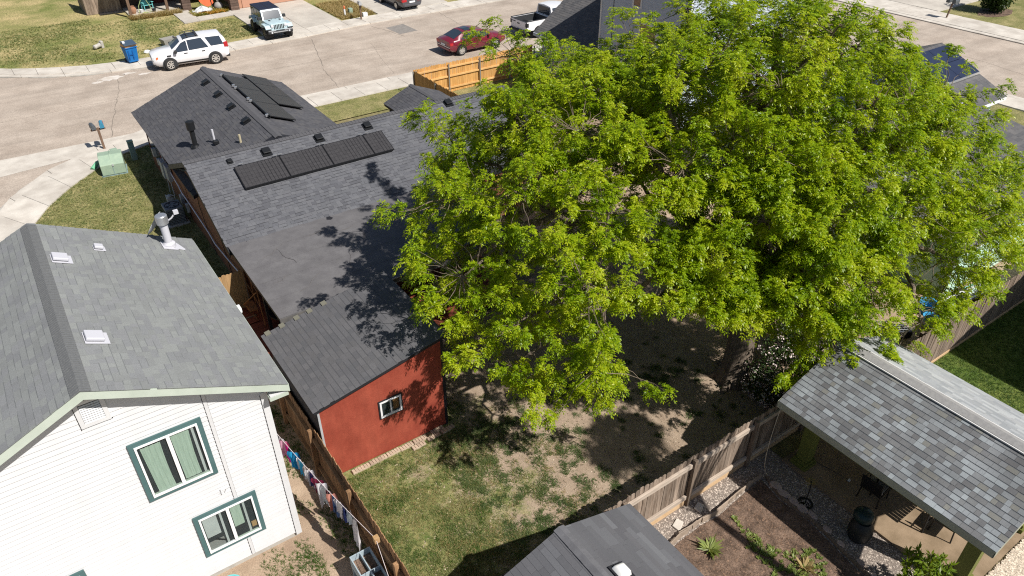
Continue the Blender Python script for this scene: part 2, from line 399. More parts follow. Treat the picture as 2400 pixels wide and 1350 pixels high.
M_TRIMWHITE = mat('white_house_trim', (.72, .73, .75), rough=.5)
M_SHUTTER = mat('tan_window_blind', (.34, .22, .14), (.42, .28, .18), scale=4, rough=.7)
M_MINT = mat('mint_siding', (.48, .68, .56), (.53, .72, .6), scale=2, rough=.6, rand=.02)
M_DOME = mat('white_acrylic_dome', (.8, .79, .76), rough=.3, coat=.4)
M_COVER = mat('black_grill_cover', (.012, .014, .015), (.022, .026, .027), scale=6, rough=.5)
M_COVERTOP = mat('dark_green_vinyl', (.012, .03, .03), rough=.35)
M_CORD = mat('pale_cord', (.5, .44, .34), rough=.8)
M_LINE = mat('white_clothes_line', (.7, .62, .62), rough=.8)
M_PLANTER = mat('blue_grey_planter_paint', (.3, .37, .41), (.38, .45, .49), scale=6, rough=.7)
M_STEEL = mat('bare_steel_tube', (.6, .6, .62), rough=.25, metal=.9)
M_COPPER = mat('rusty_brown_frame', (.3, .13, .05), rough=.7)
# ------------------------------------------------------------------ ground and paving
def sheet(name, poly, z, m):
    mb = MB(); mb.add([(x, y, z) for x, y in poly], [tuple(range(len(poly)))])
    return struct(name, mb, m)
def resample(pts, n):
    pts = [Vector((p[0], p[1], 0)) for p in pts]
    L = [0]
    for a, b in zip(pts, pts[1:]): L.append(L[-1] + (b - a).length)
    out = []
    for i in range(n + 1):
        t = L[-1] * i / n
        k = max(j for j in range(len(L)) if L[j] <= t + 1e-9); k = min(k, len(pts) - 2)
        out.append(pts[k].lerp(pts[k + 1], (t - L[k]) / max(1e-6, L[k + 1] - L[k])))
    return out
def slabs(owner, name, A, B, n, z0, z1, m, gap=.012):
    a, b = resample(A, n), resample(B, n)
    for i in range(n):
        p = [a[i].lerp(a[i + 1], gap), a[i].lerp(a[i + 1], 1 - gap), b[i].lerp(b[i + 1], 1 - gap), b[i].lerp(b[i + 1], gap)]
        dz = rnd.uniform(-.006, .006)
        MB().prism([(q.x, q.y) for q in p], z0, z1 + dz).build(name, m, owner)

struct('ground', MB().quad((-300, -250, -.05), (350, -250, -.05), (350, 400, -.05), (-300, 400, -.05)), M_GROUND)
FAR_EDGE = [(-40, 66), (-8, 62), (-3, 58.9), (-.33, 56.3), (1.85, 54.7), (4.17, 53.6), (7.9, 53.0), (13.1, 53.4), (18.4, 53.6), (24, 54.2), (60.4, 54.5)]
OUTER = [(5.2, 41.98), (3.3, 41.25), (1.5, 40.35), (.1, 39.35), (-1.2, 37.9), (-2.3, 36.1), (-3.2, 33), (-3.6, 28.5), (-3.6, 6)]
INNER = [(5.2, 39.95), (4.1, 39.75), (2.67, 38.7), (1.35, 37.5), (0, 35.87), (-1.05, 34.04), (-1.75, 31.5), (-2.1, 28), (-2.1, 6)]
rd = MB()
near = [(-40, 42.1), (5.2, 42.05), (60.4, 41.9)]
rd.add([(x, y, -.02) for x, y in near + FAR_EDGE[::-1]], [tuple(range(len(near) + len(FAR_EDGE)))])
left = [(-40, 42.1), (-40, -60), (-3.6, -60)] + OUTER[::-1] + [(5.2, 42.05)]
rd.add([(x, y, -.02) for x, y in left], [tuple(range(len(left)))])
rd.quad((49, -80, -.02), (60.4, -80, -.02), (60.4, 41.9, -.02), (49, 41.9, -.02))
rd.quad((49, 54.5, -.02), (60.4, 54.5, -.02), (60.4, 140, -.02), (49, 140, -.02))
road = struct('road', rd, M_ASPHALT)
# sealed cracks and joints in the asphalt, dark and slightly proud
ck = MB()
def crack(pts, wd):
    q = []
    for a, b in zip(pts, pts[1:]):
        n = max(2, int((Vector(b) - Vector(a)).length / .35))
        for i in range(n):
            t = i / n; q.append(Vector((a[0] + (b[0] - a[0]) * t + rnd.uniform(-.05, .05), a[1] + (b[1] - a[1]) * t + rnd.uniform(-.05, .05), -.016)))
    for a, b in zip(q, q[1:]):
        d = (b - a).normalized(); s = Vector((-d.y, d.x, 0)) * wd * rnd.uniform(.5, 1.2)
        ck.quad(a - s, b - s, b + s, a + s)
crack([(3.6, 42.2), (4.2, 45), (5.4, 49.5), (5.9, 52.6)], .018)
crack([(16.6, 42.2), (17.2, 46), (18.4, 50), (19.3, 53.3)], .022)
crack([(25.1, 49.9), (24.8, 51.5), (24.2, 54)], .022)
crack([(30.6, 54.2), (30.2, 50.5), (29.6, 46)], .016)
crack([(-30, 47.2), (-8, 47.6), (10, 48.1), (24, 47.9), (45, 48.2)], .008)
crack([(20.6, 42.5), (21.4, 46.2), (22.4, 49.9)], .008)
crack([(52, 12), (54.2, 22), (54.4, 34)], .012)
o = struct('crack_sealant', ck, mat('crack_tar', (.17, .145, .12), (.23, .2, .17), scale=3, rough=.9))
sheet('asphalt_patch', [(25.0, 52.5), (26.6, 52.75), (26.65, 50.5), (25.1, 50.4)], -.015, M_PATCH)
stain = MB()
def blob(cx, cy, rx, ry, z, n=26, j=.3):
    return [(cx + rx * math.cos(t) * (1 + rnd.uniform(-j, j)), cy + ry * math.sin(t) * (1 + rnd.uniform(-j, j)), z) for t in [2 * math.pi * i / n for i in range(n)]]
for (cx, cy, rx, ry) in ((5.4, 52.2, .7, .42), (6.6, 52.55, .45, .2), (4.6, 51.8, .3, .2), (7.4, 51.9, .35, .18)):
    p = blob(cx, cy, rx, ry, -.0145); stain.add(p, [tuple(range(len(p)))])
struct('chalky_stain', stain, mat('pale_lime_stain', (.5, .45, .39), (.62, .58, .54), scale=2, rough=.95))
sheet('valley_gutter', [(-40, 40.05), (-1.78, 40.03), (1.5, 40.37), (3.3, 41.27), (5.2, 42.0), (-1.58, 42.2), (-40, 42.2)], -.013, M_CONC)

walk = struct('near_sidewalk', MB().prism([(-3.58, 6.01)] + [(x + .01, y - .01) for x, y in OUTER[::-1]][1:] + [(48.9, 41.96), (48.9, 40.02)] + INNER[:-1] + [(-2.11, 6.01)], -.06, .03), M_FOUND)
kerb_out = [(5.2, 42.1)] + OUTER[1:]
kerb_in = [(5.2, 41.62), (3.4, 40.85), (1.7, 39.95), (.36, 39.0), (-.9, 37.62), (-1.98, 35.95), (-2.85, 32.95), (-3.25, 28.5), (-3.25, 6)]
slabs(walk, 'kerb_slab', kerb_out, kerb_in, 14, -.05, .065, M_CONC, .006)
slabs(walk, 'slab', kerb_in, INNER, 20, -.04, .072, M_CONC, .005)
slabs(walk, 'kerb_slab', [(5.22, 42.1), (48.9, 41.97)], [(5.22, 41.62), (48.9, 41.55)], 15, -.05, .065, M_CONC, .005)
slabs(walk, 'slab', [(5.22, 41.6), (48.9, 41.53)], [(5.22, 40.0), (48.9, 40.03)], 29, -.04, .072, M_CONC, .008)
FAR_IN = [(-40, 68), (-8, 64), (-2.4, 60.4), (-.1, 58.0), (2.3, 56.5), (4.8, 55.5), (7.9, 55.0), (13.1, 55.2), (18.4, 55.6), (24, 56.1), (48.9, 56.4)]
FAR_OUT = FAR_EDGE[:-1] + [(48.9, 54.48)]
walk2 = struct('far_sidewalk', MB().prism([(x, y + .05) for x, y in FAR_OUT] + [(x, y - .05) for x, y in FAR_IN[::-1]], -.06, .02), M_FOUND)
FAR_MID = [(a[0] + (b[0] - a[0]) * .25, a[1] + (b[1] - a[1]) * .25) for a, b in zip(FAR_OUT, FAR_IN)]
slabs(walk2, 'kerb_slab', FAR_OUT, FAR_MID, 34, -.05, .05, M_CONC, .005)
slabs(walk2, 'slab', FAR_MID, FAR_IN, 60, -.04, .07, M_CONC, .008)
walk3 = struct('right_sidewalk', MB().box(60.45, 63.85, -60, 41, -.06, .02), M_FOUND)
slabs(walk3, 'kerb_slab', [(60.4, 41), (60.4, -20)], [(60.95, 41), (60.95, -20)], 24, -.05, .05, M_CONC, .004)
slabs(walk3, 'slab', [(60.97, 41), (60.97, -20)], [(63.9, 41), (63.9, -20)], 30, -.04, .07, M_CONC, .006)

# lawns, yards, beds
LAWN_L = [(5.2, 39.95), (4.1, 39.75), (2.67, 38.7), (1.35, 37.5), (0, 35.87), (-1.05, 34.04), (-1.75, 31.5), (-2.1, 28), (-2.1, 19.4), (4.62, 19.4), (4.62, 37.3), (19.4, 37.3), (19.4, 40.0)]
sheet('side_lawn', LAWN_L[::-1], .012, M_LAWN)
sheet('corner_yard', [(19.45, 31), (28, 31), (28, 40), (19.45, 40)], .008, M_LAWN)
sheet('far_lawn', [(x, y) for x, y in FAR_IN] + [(48.9, 90), (-40, 90)], .0, M_DRYLAWN)
sheet('right_lawn', [(63.9, -60), (140, -60), (140, 31), (63.9, 31)], .0, M_LAWN)
sheet('back_lawn', [(17.95, -20), (60, -20), (60, 7.06), (17.95, 7.06)], .004, M_DARKLAWN)
sheet('mint_yard', [(16.2, 7.2), (48, 7.2), (48, 30), (16.2, 30)], -.004, M_SOIL)

sheet('mint_front_lawn', [(39.6, 7.2), (47.0, 7.2), (47.0, 39.9), (39.6, 39.9)], .002, M_LAWN)
walk4 = struct('corner_sidewalk', MB().box(46.9, 48.95, -40, 39.9, -.06, .02), M_FOUND)
slabs(walk4, 'slab', [(46.92, 39.8), (46.92, -10)], [(48.5, 39.8), (48.5, -10)], 30, -.04, .07, M_CONC, .006)
slabs(walk4, 'kerb_slab', [(48.52, 39.8), (48.52, -10)], [(49.0, 39.8), (49.0, -10)], 20, -.05, .05, M_CONC, .005)

def yard_mat():
    m = bpy.data.materials.new('patchy_yard_soil'); m.use_nodes = True
    n, l = m.node_tree.nodes, m.node_tree.links
    b = n['Principled BSDF']; b.inputs['Roughness'].default_value = .97; b.inputs['Specular IOR Level'].default_value = .1
    geo = n.new('ShaderNodeNewGeometry')
    def nz(scale, det=5):
        q = n.new('ShaderNodeTexNoise'); q.inputs['Scale'].default_value = scale; q.inputs['Detail'].default_value = det; q.inputs['Roughness'].default_value = .65
        l.new(geo.outputs['Position'], q.inputs['Vector']); return q.outputs['Fac']
    def rmp(fac, a, ca, bb, cb):
        r = n.new('ShaderNodeValToRGB'); r.color_ramp.elements[0].position = a; r.color_ramp.elements[1].position = bb
        r.color_ramp.elements[0].color = (*ca, 1); r.color_ramp.elements[1].color = (*cb, 1); l.new(fac, r.inputs[0]); return r.outputs[0]
    soil = rmp(nz(2.2), .3, (.265, .2, .145), .7, (.385, .3, .225))
    grass = rmp(nz(5, 7), .35, (.09, .13, .035), .68, (.3, .27, .12))
    sx = n.new('ShaderNodeSeparateXYZ'); l.new(geo.outputs['Position'], sx.inputs[0])
    gx = n.new('ShaderNodeMapRange'); gx.inputs[1].default_value = 4.; gx.inputs[2].default_value = 10.; gx.inputs[3].default_value = .34; gx.inputs[4].default_value = -.22
    l.new(sx.outputs[0], gx.inputs[0])
    ad = n.new('ShaderNodeMath'); ad.operation = 'ADD'; l.new(nz(.9, 6), ad.inputs[0]); l.new(gx.outputs[0], ad.inputs[1])
    ad2 = n.new('ShaderNodeMath'); ad2.operation = 'MULTIPLY_ADD'; ad2.inputs[1].default_value = .35; l.new(nz(11, 4), ad2.inputs[0]); l.new(ad.outputs[0], ad2.inputs[2])
    fac = n.new('ShaderNodeMapRange'); fac.inputs[1].default_value = .66; fac.inputs[2].default_value = .84; l.new(ad2.outputs[0], fac.inputs[0])
    mx = n.new('ShaderNodeMix'); mx.data_type = 'RGBA'; l.new(fac.outputs[0], mx.inputs[0]); l.new(soil, mx.inputs[6]); l.new(grass, mx.inputs[7])
    sp = n.new('ShaderNodeMapRange'); sp.inputs[1].default_value = .3; sp.inputs[2].default_value = .7; sp.inputs[3].default_value = .72; sp.inputs[4].default_value = 1.25; l.new(nz(38, 3), sp.inputs[0])
    mm = n.new('ShaderNodeMix'); mm.data_type = 'RGBA'; mm.blend_type = 'MULTIPLY'; mm.inputs[0].default_value = 1; l.new(mx.outputs[2], mm.inputs[6]); l.new(sp.outputs[0], mm.inputs[7])
    l.new(mm.outputs[2], b.inputs['Base Color'])
    bp = n.new('ShaderNodeBump'); bp.inputs['Strength'].default_value = .7; bp.inputs['Distance'].default_value = .03
    l.new(nz(24, 5), bp.inputs['Height']); l.new(bp.outputs[0], b.inputs['Normal'])
    return m
M_YARD = yard_mat()
def patch_sheet(name, x0, x1, y0, y1, step, z, amp, m):
    """an unevenly trodden patch of earth"""
    nx, ny = int((x1 - x0) / step), int((y1 - y0) / step)
    mb = MB()
    vs = [(x0 + (x1 - x0) * i / nx, y0 + (y1 - y0) * j / ny, z + amp * mnoise.noise(Vector((i * step * .8, j * step * .8, 3)))) for j in range(ny + 1) for i in range(nx + 1)]
    mb.add(vs, [(j * (nx + 1) + i, j * (nx + 1) + i + 1, (j + 1) * (nx + 1) + i + 1, (j + 1) * (nx + 1) + i) for j in range(ny) for i in range(nx)])
    o = mb.build(name, m, None, 60, fix=False); o['kind'] = 'structure'; return o
patch_sheet('back_yard', 3.6, 16.2, 7.72, 18.6, .15, .004, .02, M_YARD)
patch_sheet('side_yard', -6, 3.6, 3, 19.4, .2, -.002, .015, M_SOIL)
sheet('gravel_bed', [(4, -4), (14.3, -4), (14.3, 7.7), (4, 7.7)], -.003, M_GRAVELBASE)
BED = [(8.9, 6.85), (10.0, 6.95), (10.8, 6.98), (11.35, 6.92), (12.1, 7.0), (13.2, 7.1), (13.05, 6.36), (13.1, 5.48), (12.97, 4.64), (12.87, 3.98), (12.8, 2.5), (12.6, -2), (8.3, -2)]
bm_ = MB(); bm_.add([(x, y, .012) for x, y in BED], [tuple(range(len(BED)))]); struct('garden_bed', bm_, M_BED)
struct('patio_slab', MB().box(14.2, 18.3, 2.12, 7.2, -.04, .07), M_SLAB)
sheet('pale_gravel_bed', [(14.3, -6), (30, -6), (30, 2.05), (14.3, 2.05)], .008, mat('pale_gravel_base', (.4, .33, .25), (.52, .44, .35), scale=30, rough=.95))
slab2 = struct('driveway', MB().box(16.6, 23.0, 55.6, 64.2, -.05, .03), M_FOUND)
slabs(slab2, 'slab', [(16.62, 55.62), (16.62, 64.2)], [(19.75, 55.75), (19.75, 64.2)], 3, -.04, .075, M_CONC2, .004)
slabs(slab2, 'slab', [(19.78, 55.75), (19.78, 64.2)], [(22.95, 56.0), (22.95, 64.2)], 3, -.04, .075, M_CONC2, .004)
slab3 = struct('neighbour_driveway', MB().box(26.2, 32.8, 56.2, 72, -.05, .03), M_FOUND)
slabs(slab3, 'slab', [(26.22, 56.25), (26.22, 72)], [(29.5, 56.35), (29.5, 72)], 4, -.04, .075, M_CONC2, .004)
slabs(slab3, 'slab', [(29.52, 56.35), (29.52, 72)], [(32.8, 56.4), (32.8, 72)], 4, -.04, .075, M_CONC2, .004)
slab4 = struct('right_driveway', MB().box(63.95, 84, 30.8, 39, -.05, .03), M_FOUND)
slabs(slab4, 'slab', [(63.95, 30.85), (84, 30.85)], [(63.95, 39), (84, 39)], 4, -.04, .07, M_CONC2, .004)
path = struct('garden_path', MB().prism([(12.7, 62.3), (17.55, 62.75), (17.55, 63.9), (14.0, 63.6), (13.5, 67.5), (12.75, 67.5)], -.04, .03), M_FOUND)
slabs(path, 'slab', [(12.7, 62.3), (17.55, 62.75)], [(12.75, 63.55), (17.55, 63.9)], 4, -.04, .07, M_CONC2, .006)
slabs(path, 'slab', [(12.72, 63.6), (12.72, 68.2)], [(14.0, 63.65), (14.0, 68.2)], 3, -.04, .072, M_CONC2, .006)
# ------------------------------------------------------------------ shingled roofs
SHINGLE_CACHE = {}
def shingle_geo(wd, ex, th):
    y = ex * .86
    return ([(0, 0, 0), (wd, 0, 0), (wd, ex * 1.12, -.001), (0, ex * 1.12, -.001), (0, 0, th), (wd, 0, th), (wd, ex * 1.12, .004), (0, ex * 1.12, .004), (0, y, th * .28 + .003), (wd, y, th * .28 + .003)],
            [(4, 5, 9, 8), (8, 9, 6, 7), (0, 1, 5, 4), (1, 2, 6, 9, 5), (3, 0, 4, 8, 7)])
def shingle_mesh(m, wd, exp, th, band):
    k = (m.name, round(wd, 3), round(exp, 3), round(th, 4), band)
    if k not in SHINGLE_CACHE:
        me = MB().add(*shingle_geo(wd, exp, th)).mesh('shingle', fix=False)
        me.materials.append(m)
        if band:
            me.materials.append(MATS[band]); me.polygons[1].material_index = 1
        SHINGLE_CACHE[k] = me
    return SHINGLE_CACHE[k]
class Roof:
    """slopes covered by single shingles: the 300 that show largest are objects, the rest one joined part"""
    def __init__(s, parent): s.parent = parent; s.items = []
    def slope(s, o, ex, ey, W, L, m, exposure=.14, widths=(.16, .2, .25, .31), th=(.009, .014), band=None, bandp=.5):
        o, ex, ey = Vector(o), Vector(ex).normalized(), Vector(ey).normalized()
        ez = ex.cross(ey).normalized()
        M0 = Matrix((ex, ey, ez)).transposed().to_4x4()
        rows = int(round(L / exposure)); exposure = L / rows
        for r in range(rows):
            x = -rnd.uniform(0, widths[-1])
            while x < W - .02:
                wd = rnd.choice(widths); a, b = max(0, x), min(W, x + wd - .004); x += wd
                if b - a < .03: continue
                M = M0.copy(); M.translation = o + ex * a + ey * (r * exposure) + ez * .004
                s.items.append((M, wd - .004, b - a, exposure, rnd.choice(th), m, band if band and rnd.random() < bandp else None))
        return ez
    def done(s, name='shingle'):
        base = s.parent.parent.location if s.parent.parent else Vector()
        s.items.sort(key=lambda t: (t[0].translation + base - CAM).length)
        for M, wd, wv, ex, th, m, bd in s.items[:300]:
            o = link(name, shingle_mesh(m, wd, ex, th, bd), s.parent)
            M = M.copy()
            if abs(wv - wd) > 1e-4: M = M @ Matrix.Diagonal((wv / wd, 1, 1, 1))
            o.matrix_local = M
        by = {}
        for it in s.items[300:]: by.setdefault(it[5].name, []).append(it)
        for k, its in by.items():
            mb = MB(); mi = []
            bname = None
            for M, wd, wv, ex, th, m, bd in its:
                v, f = shingle_geo(wv, ex, th); mb.add([M @ Vector(p) for p in v], f)
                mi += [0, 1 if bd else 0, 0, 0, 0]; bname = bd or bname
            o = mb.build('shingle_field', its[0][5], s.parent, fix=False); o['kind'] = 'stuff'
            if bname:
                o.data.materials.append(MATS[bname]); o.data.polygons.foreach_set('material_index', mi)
def slope_deck(name, parent, m, quadpts, th):
    """a sloping deck board: four corners (top face), thickness straight down"""
    q = [Vector(p) for p in quadpts]
    lo = [p - Vector((0, 0, th)) for p in q]
    return MB().add(q + lo, [(0, 1, 2, 3), (7, 6, 5, 4), (0, 4, 5, 1), (1, 5, 6, 2), (2, 6, 7, 3), (3, 7, 4, 0)]).build(name, m, parent)
def ridge_caps(parent, p0, p1, slope, m, half=.15, step=.14, th=.012):
    """bent caps laid over a ridge from p0 to p1; slope = fall per metre on both sides"""
    p0, p1 = Vector(p0), Vector(p1); d = (p1 - p0); L = d.length; d.normalize(); sd = Vector((d.y, -d.x, 0))
    n = int(L / step); me = None
    f = slope * half
    mb = MB()
    a, b = d * 0, d * step * 1.1
    up0, up1 = Vector((0, 0, th * 2.2)), Vector((0, 0, th * .9))
    vs = [a - sd * half - Vector((0, 0, f)) + up0, a + up0, a + sd * half - Vector((0, 0, f)) + up0, b - sd * half - Vector((0, 0, f)) + up1, b + up1, b + sd * half - Vector((0, 0, f)) + up1]
    vs += [v - Vector((0, 0, th)) for v in vs]
    mb.add(vs, [(0, 1, 4, 3), (1, 2, 5, 4), (0, 6, 7, 1), (1, 7, 8, 2), (0, 3, 9, 6), (2, 8, 11, 5), (3, 4, 10, 9), (4, 5, 11, 10)])
    me = mb.mesh('ridge_cap'); me.materials.append(m)
    for i in range(n): link('ridge_cap', me, parent, p0 + d * (i * step))
# ------------------------------------------------------------------ white two-storey house (front left)
WH = thing('white_house', 'white two-storey house with teal window trim and green-grey shingle roof at the lower left', 'house', (0, 15, 0))
def rel(o): # children keep world coordinates under a thing that stands at its base
    return o
WHO = Vector((0, 15, 0))
def sub(mb, name, m, parent_thing, org, **k):
    mb.v = [(p[0] - org[0], p[1] - org[1], p[2] - org[2]) for p in mb.v]
    return mb.build(name, m, parent_thing, **k)
def W(mb, name, m, par=None, **k): return sub(mb, name, m, par or WH, WHO, **k)
RX, RZ, EX, EZ, LX = -.74, 6.78, 2.73, 5.15, -4.21
SL = (RZ - EZ) / (EX - RX)
W(MB().prism([(-3.86, .2), (2.33, .2), (2.33, RZ - .2 - SL * (2.33 - RX)), (RX, RZ - .2), (-3.86, RZ - .2 - SL * (RX + 3.86))], 12.57, 19.25, 'y'), 'wall', M_WHITE)
W(MB().box(-3.84, 2.31, 12.6, 19.2, 0, .2), 'foundation', M_FOUND)
# lap siding on the gable wall: each board its own piece, butted at the vertical joint
TRIMX = 1.12
def gable_z(u): return RZ - .16 - SL * abs(u - RX)
bh = .122; nb = int(6.4 / bh); z = .2
for k in range(nb):
    z0 = .2 + k * bh; z1 = z0 + bh + .012
    half = (RZ - .2 - z0) / SL
    xa, xb = max(-3.84, RX - half), min(2.27, RX + half)
    if xb - xa < .1: break
    top = max(0.02, min(half, 9)); half1 = max(.02, (RZ - .2 - z1) / SL)
    xa1, xb1 = max(xa, RX - half1), min(xb, RX + half1)
    segs = [(xa, TRIMX - .005, xa1, TRIMX - .005), (TRIMX + .075, xb, TRIMX + .075, xb1)] if xb > TRIMX + .15 else [(xa, min(xb, TRIMX - .005), xa1, min(xb1, TRIMX - .005))]
    for a, b, a1, b1 in segs:
        if b - a < .05 or b1 - a1 < .02: continue
        mb = MB().add([(a, 12.532, z0), (b, 12.532, z0), (b1, 12.553, z1), (a1, 12.553, z1), (a, 12.572, z0), (b, 12.572, z0), (b1, 12.572, z1), (a1, 12.572, z1)],
                      [(0, 1, 2, 3), (5, 4, 7, 6), (0, 4, 5, 1), (2, 6, 7, 3), (1, 5, 6, 2), (0, 3, 7, 4)])
        W(mb, 'siding_board', M_WHITE)
W(MB().box(TRIMX, TRIMX + .07, 12.53, 12.57, .2, 5.5), 'joint_batten', M_WHITE)
W(MB().box(TRIMX - .012, TRIMX - .004, 12.534, 12.57, .2, 5.42), 'joint_gap', M_BLACKTRIM)
W(MB().box(2.22, 2.36, 12.52, 12.66, .12, 4.86), 'corner_board', M_WHITE)
W(MB().box(2.33, 2.36, 12.66, 12.78, .12, 4.86), 'corner_board', M_WHITE)
W(MB().box(2.206, 2.219, 12.533, 12.57, .15, 4.8), 'joint_gap', M_BLACKTRIM)
# windows
def slider(x0, x1, z0, z1, vy, trimm, inside):
    f = W(MB().box(x0, x0 + .1, vy - .04, vy, z0, z1).box(x1 - .1, x1, vy - .04, vy, z0, z1).box(x0 + .1, x1 - .1, vy - .037, vy, z1 - .1, z1).box(x0 + .1, x1 - .1, vy - .037, vy, z0, z0 + .09), 'window', trimm)
    a, b, c, d = x0 + .1, x1 - .1, z0 + .09, z1 - .1
    mid = (a + b) / 2 + .02
    W(MB().box(a, a + .04, vy - .065, vy, c, d).box(b - .04, b, vy - .065, vy, c, d).box(a + .04, b - .04, vy - .06, vy, c, c + .04).box(a + .04, b - .04, vy - .06, vy, d - .04, d).box(mid - .035, mid + .035, vy - .055, vy, c + .04, d - .04), 'sash_frame', M_VINYL, f)
    W(MB().box(a + .04, mid - .035, vy - .030, vy - .026, c + .04, d - .04), 'pane', M_GLASS, f)
    W(MB().box(mid + .035, b - .04, vy - .040, vy - .036, c + .04, d - .04), 'pane', M_GLASS, f)
    W(MB().box(a + .04, b - .04, vy - .004, vy - .001, c + .04, d - .04), 'room_back', M_DARKROOM, f)
    inside(f, a + .04, mid - .035, mid + .035, b - .04, c + .04, d - .04, vy)
def curtain(x0, x1, z0, z1, vy, f, lean=0., n=26):
    mb = MB(); pts = []
    for i in range(n + 1):
        t = i / n; pts.append((t, .004 * math.sin(t * 23) + .003 * math.sin(t * 51)))
    vs = []
    for j in range(5):
        s = j / 4
        vs += [(x0 + lean * s + (x1 - x0) * t * (1 - .12 * math.sin(s * 2)), vy - .014 + y, z1 + (z0 - z1) * s) for t, y in pts]
    mb.add(vs, [(j * (n + 1) + i, j * (n + 1) + i + 1, (j + 1) * (n + 1) + i + 1, (j + 1) * (n + 1) + i) for j in range(4) for i in range(n)])
    W(mb, 'curtain', M_CURTAIN, f, smooth=60, fix=False)
def in_curtains(f, a, m0, m1, b, c, d, vy):
    curtain(a + .05, m0 - .12, c + .02, d - .07, vy, f, .05); curtain(m1 + .01, b - .14, c + .06, d - .03, vy, f, .02)
    W(MB().box(b - .1, b - .05, vy - .02, vy - .006, c + .05, d), 'curtain_side', M_BLIND, f)
    W(MB().box(a, b, vy - .022, vy - .006, c, c + .035), 'inner_sill', M_SAGE, f)
def in_room(f, a, m0, m1, b, c, d, vy):
    W(MB().box(a + .02, m0 - .22, vy - .012, vy - .005, c + .42, d - .03), 'interior_panel', M_BLIND, f)
    W(MB().box(m1 + .02, b - .26, vy - .012, vy - .005, c + .38, d - .03), 'interior_panel', M_CURTAIN, f)
    W(MB().box(a + .0, m0 - .2, vy - .011, vy - .005, c + .0, c + .26), 'interior_floor', M_ROOMFLOOR, f)
    W(MB().prism([(a + .15, c + .28), (a + .2, c + .3), (a + .42, c + .1), (a + .36, c + .1)], vy - .014, vy - .0115, 'y'), 'interior_stand', M_BLACKTRIM, f)
    W(MB().box(m0 - .16, m0 - .11, vy - .02, vy - .006, c, d), 'blind_stack', M_BLIND, f)
    W(MB().box(b - .21, b - .16, vy - .02, vy - .006, c, d), 'blind_stack', M_BLIND, f)
    W(MB().box(b - .13, b - .02, vy - .014, vy - .006, c + .12, c + .3), 'interior_box', M_CARD, f)
    W(MB().box(m1, b, vy - .024, vy - .008, c, c + .03), 'inner_sill', M_SAGE, f)
slider(-.43, .98, 3.25, 4.9, 12.524, M_TEAL, in_curtains)
slider(.18, 1.58, .88, 2.24, 12.524, M_TEAL, in_room)
slider(-3.35, -2.0, .9, 2.24, 12.524, M_TEAL, in_curtains)
# louvred gable vent
v = W(MB().box(-.98, -.9, 12.51, 12.55, 5.68, 6.3).box(-.54, -.46, 12.51, 12.55, 5.68, 6.3).box(-.9, -.54, 12.512, 12.55, 5.68, 5.76).box(-.9, -.54, 12.512, 12.55, 6.22, 6.3), 'gable_vent', M_WHITE)
W(MB().box(-.9, -.54, 12.531, 12.545, 5.76, 6.22), 'vent_back', M_BLACKTRIM, v)  # black backing stands in for the shade between the slats
for i in range(9):
    z0 = 5.765 + i * .05
    W(MB().add([(-.895, 12.508, z0), (-.545, 12.508, z0), (-.545, 12.53, z0 + .024), (-.895, 12.53, z0 + .024), (-.895, 12.514, z0 - .004), (-.545, 12.514, z0 - .004)], [(0, 1, 2, 3), (0, 4, 5, 1), (4, 3, 2, 5)]), 'slat', M_WHITE, v)
W(MB().box(-.992, -.982, 12.525, 12.56, 5.64, 6.3).box(-.98, -.44, 12.527, 12.56, 5.668, 5.676), 'vent_gap', M_BLACKTRIM)
# roof
roof = W(MB().add([(EX, 12.22, EZ - .03), (EX, 19.4, EZ - .03), (RX, 19.4, RZ - .03), (RX, 12.22, RZ - .03), (LX, 12.22, EZ - .03), (LX, 19.4, EZ - .03),
                   (EX, 12.22, EZ - .17), (EX, 19.4, EZ - .17), (RX, 19.4, RZ - .17), (RX, 12.22, RZ - .17), (LX, 12.22, EZ - .17), (LX, 19.4, EZ - .17)],
                  [(0, 1, 2, 3), (3, 2, 5, 4), (0, 6, 7, 1), (6, 9, 8, 7), (9, 10, 11, 8), (4, 5, 11, 10), (0, 3, 9, 6), (3, 4, 10, 9), (1, 7, 8, 2), (2, 8, 11, 5)]), 'roof', M_SAGE)
LS = math.hypot(EX - RX, RZ - EZ)
rf = Roof(roof)
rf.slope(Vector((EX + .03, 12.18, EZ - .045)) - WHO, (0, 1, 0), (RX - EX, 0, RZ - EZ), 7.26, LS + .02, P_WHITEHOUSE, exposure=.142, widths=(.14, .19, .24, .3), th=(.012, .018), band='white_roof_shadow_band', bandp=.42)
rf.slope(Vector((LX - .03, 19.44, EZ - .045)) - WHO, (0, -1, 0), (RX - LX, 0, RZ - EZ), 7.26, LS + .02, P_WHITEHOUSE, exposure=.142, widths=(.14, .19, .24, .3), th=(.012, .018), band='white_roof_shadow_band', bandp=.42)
rf.done()
ridge_caps(roof, Vector((RX, 12.17, RZ - .02)) - WHO, Vector((RX, 19.44, RZ - .02)) - WHO, SL, mat('ridge_cap_shingle', (.135, .14, .145), (.165, .17, .172), scale=20, speck=.2, speck_scale=90, rough=.95), half=.17, step=.075)
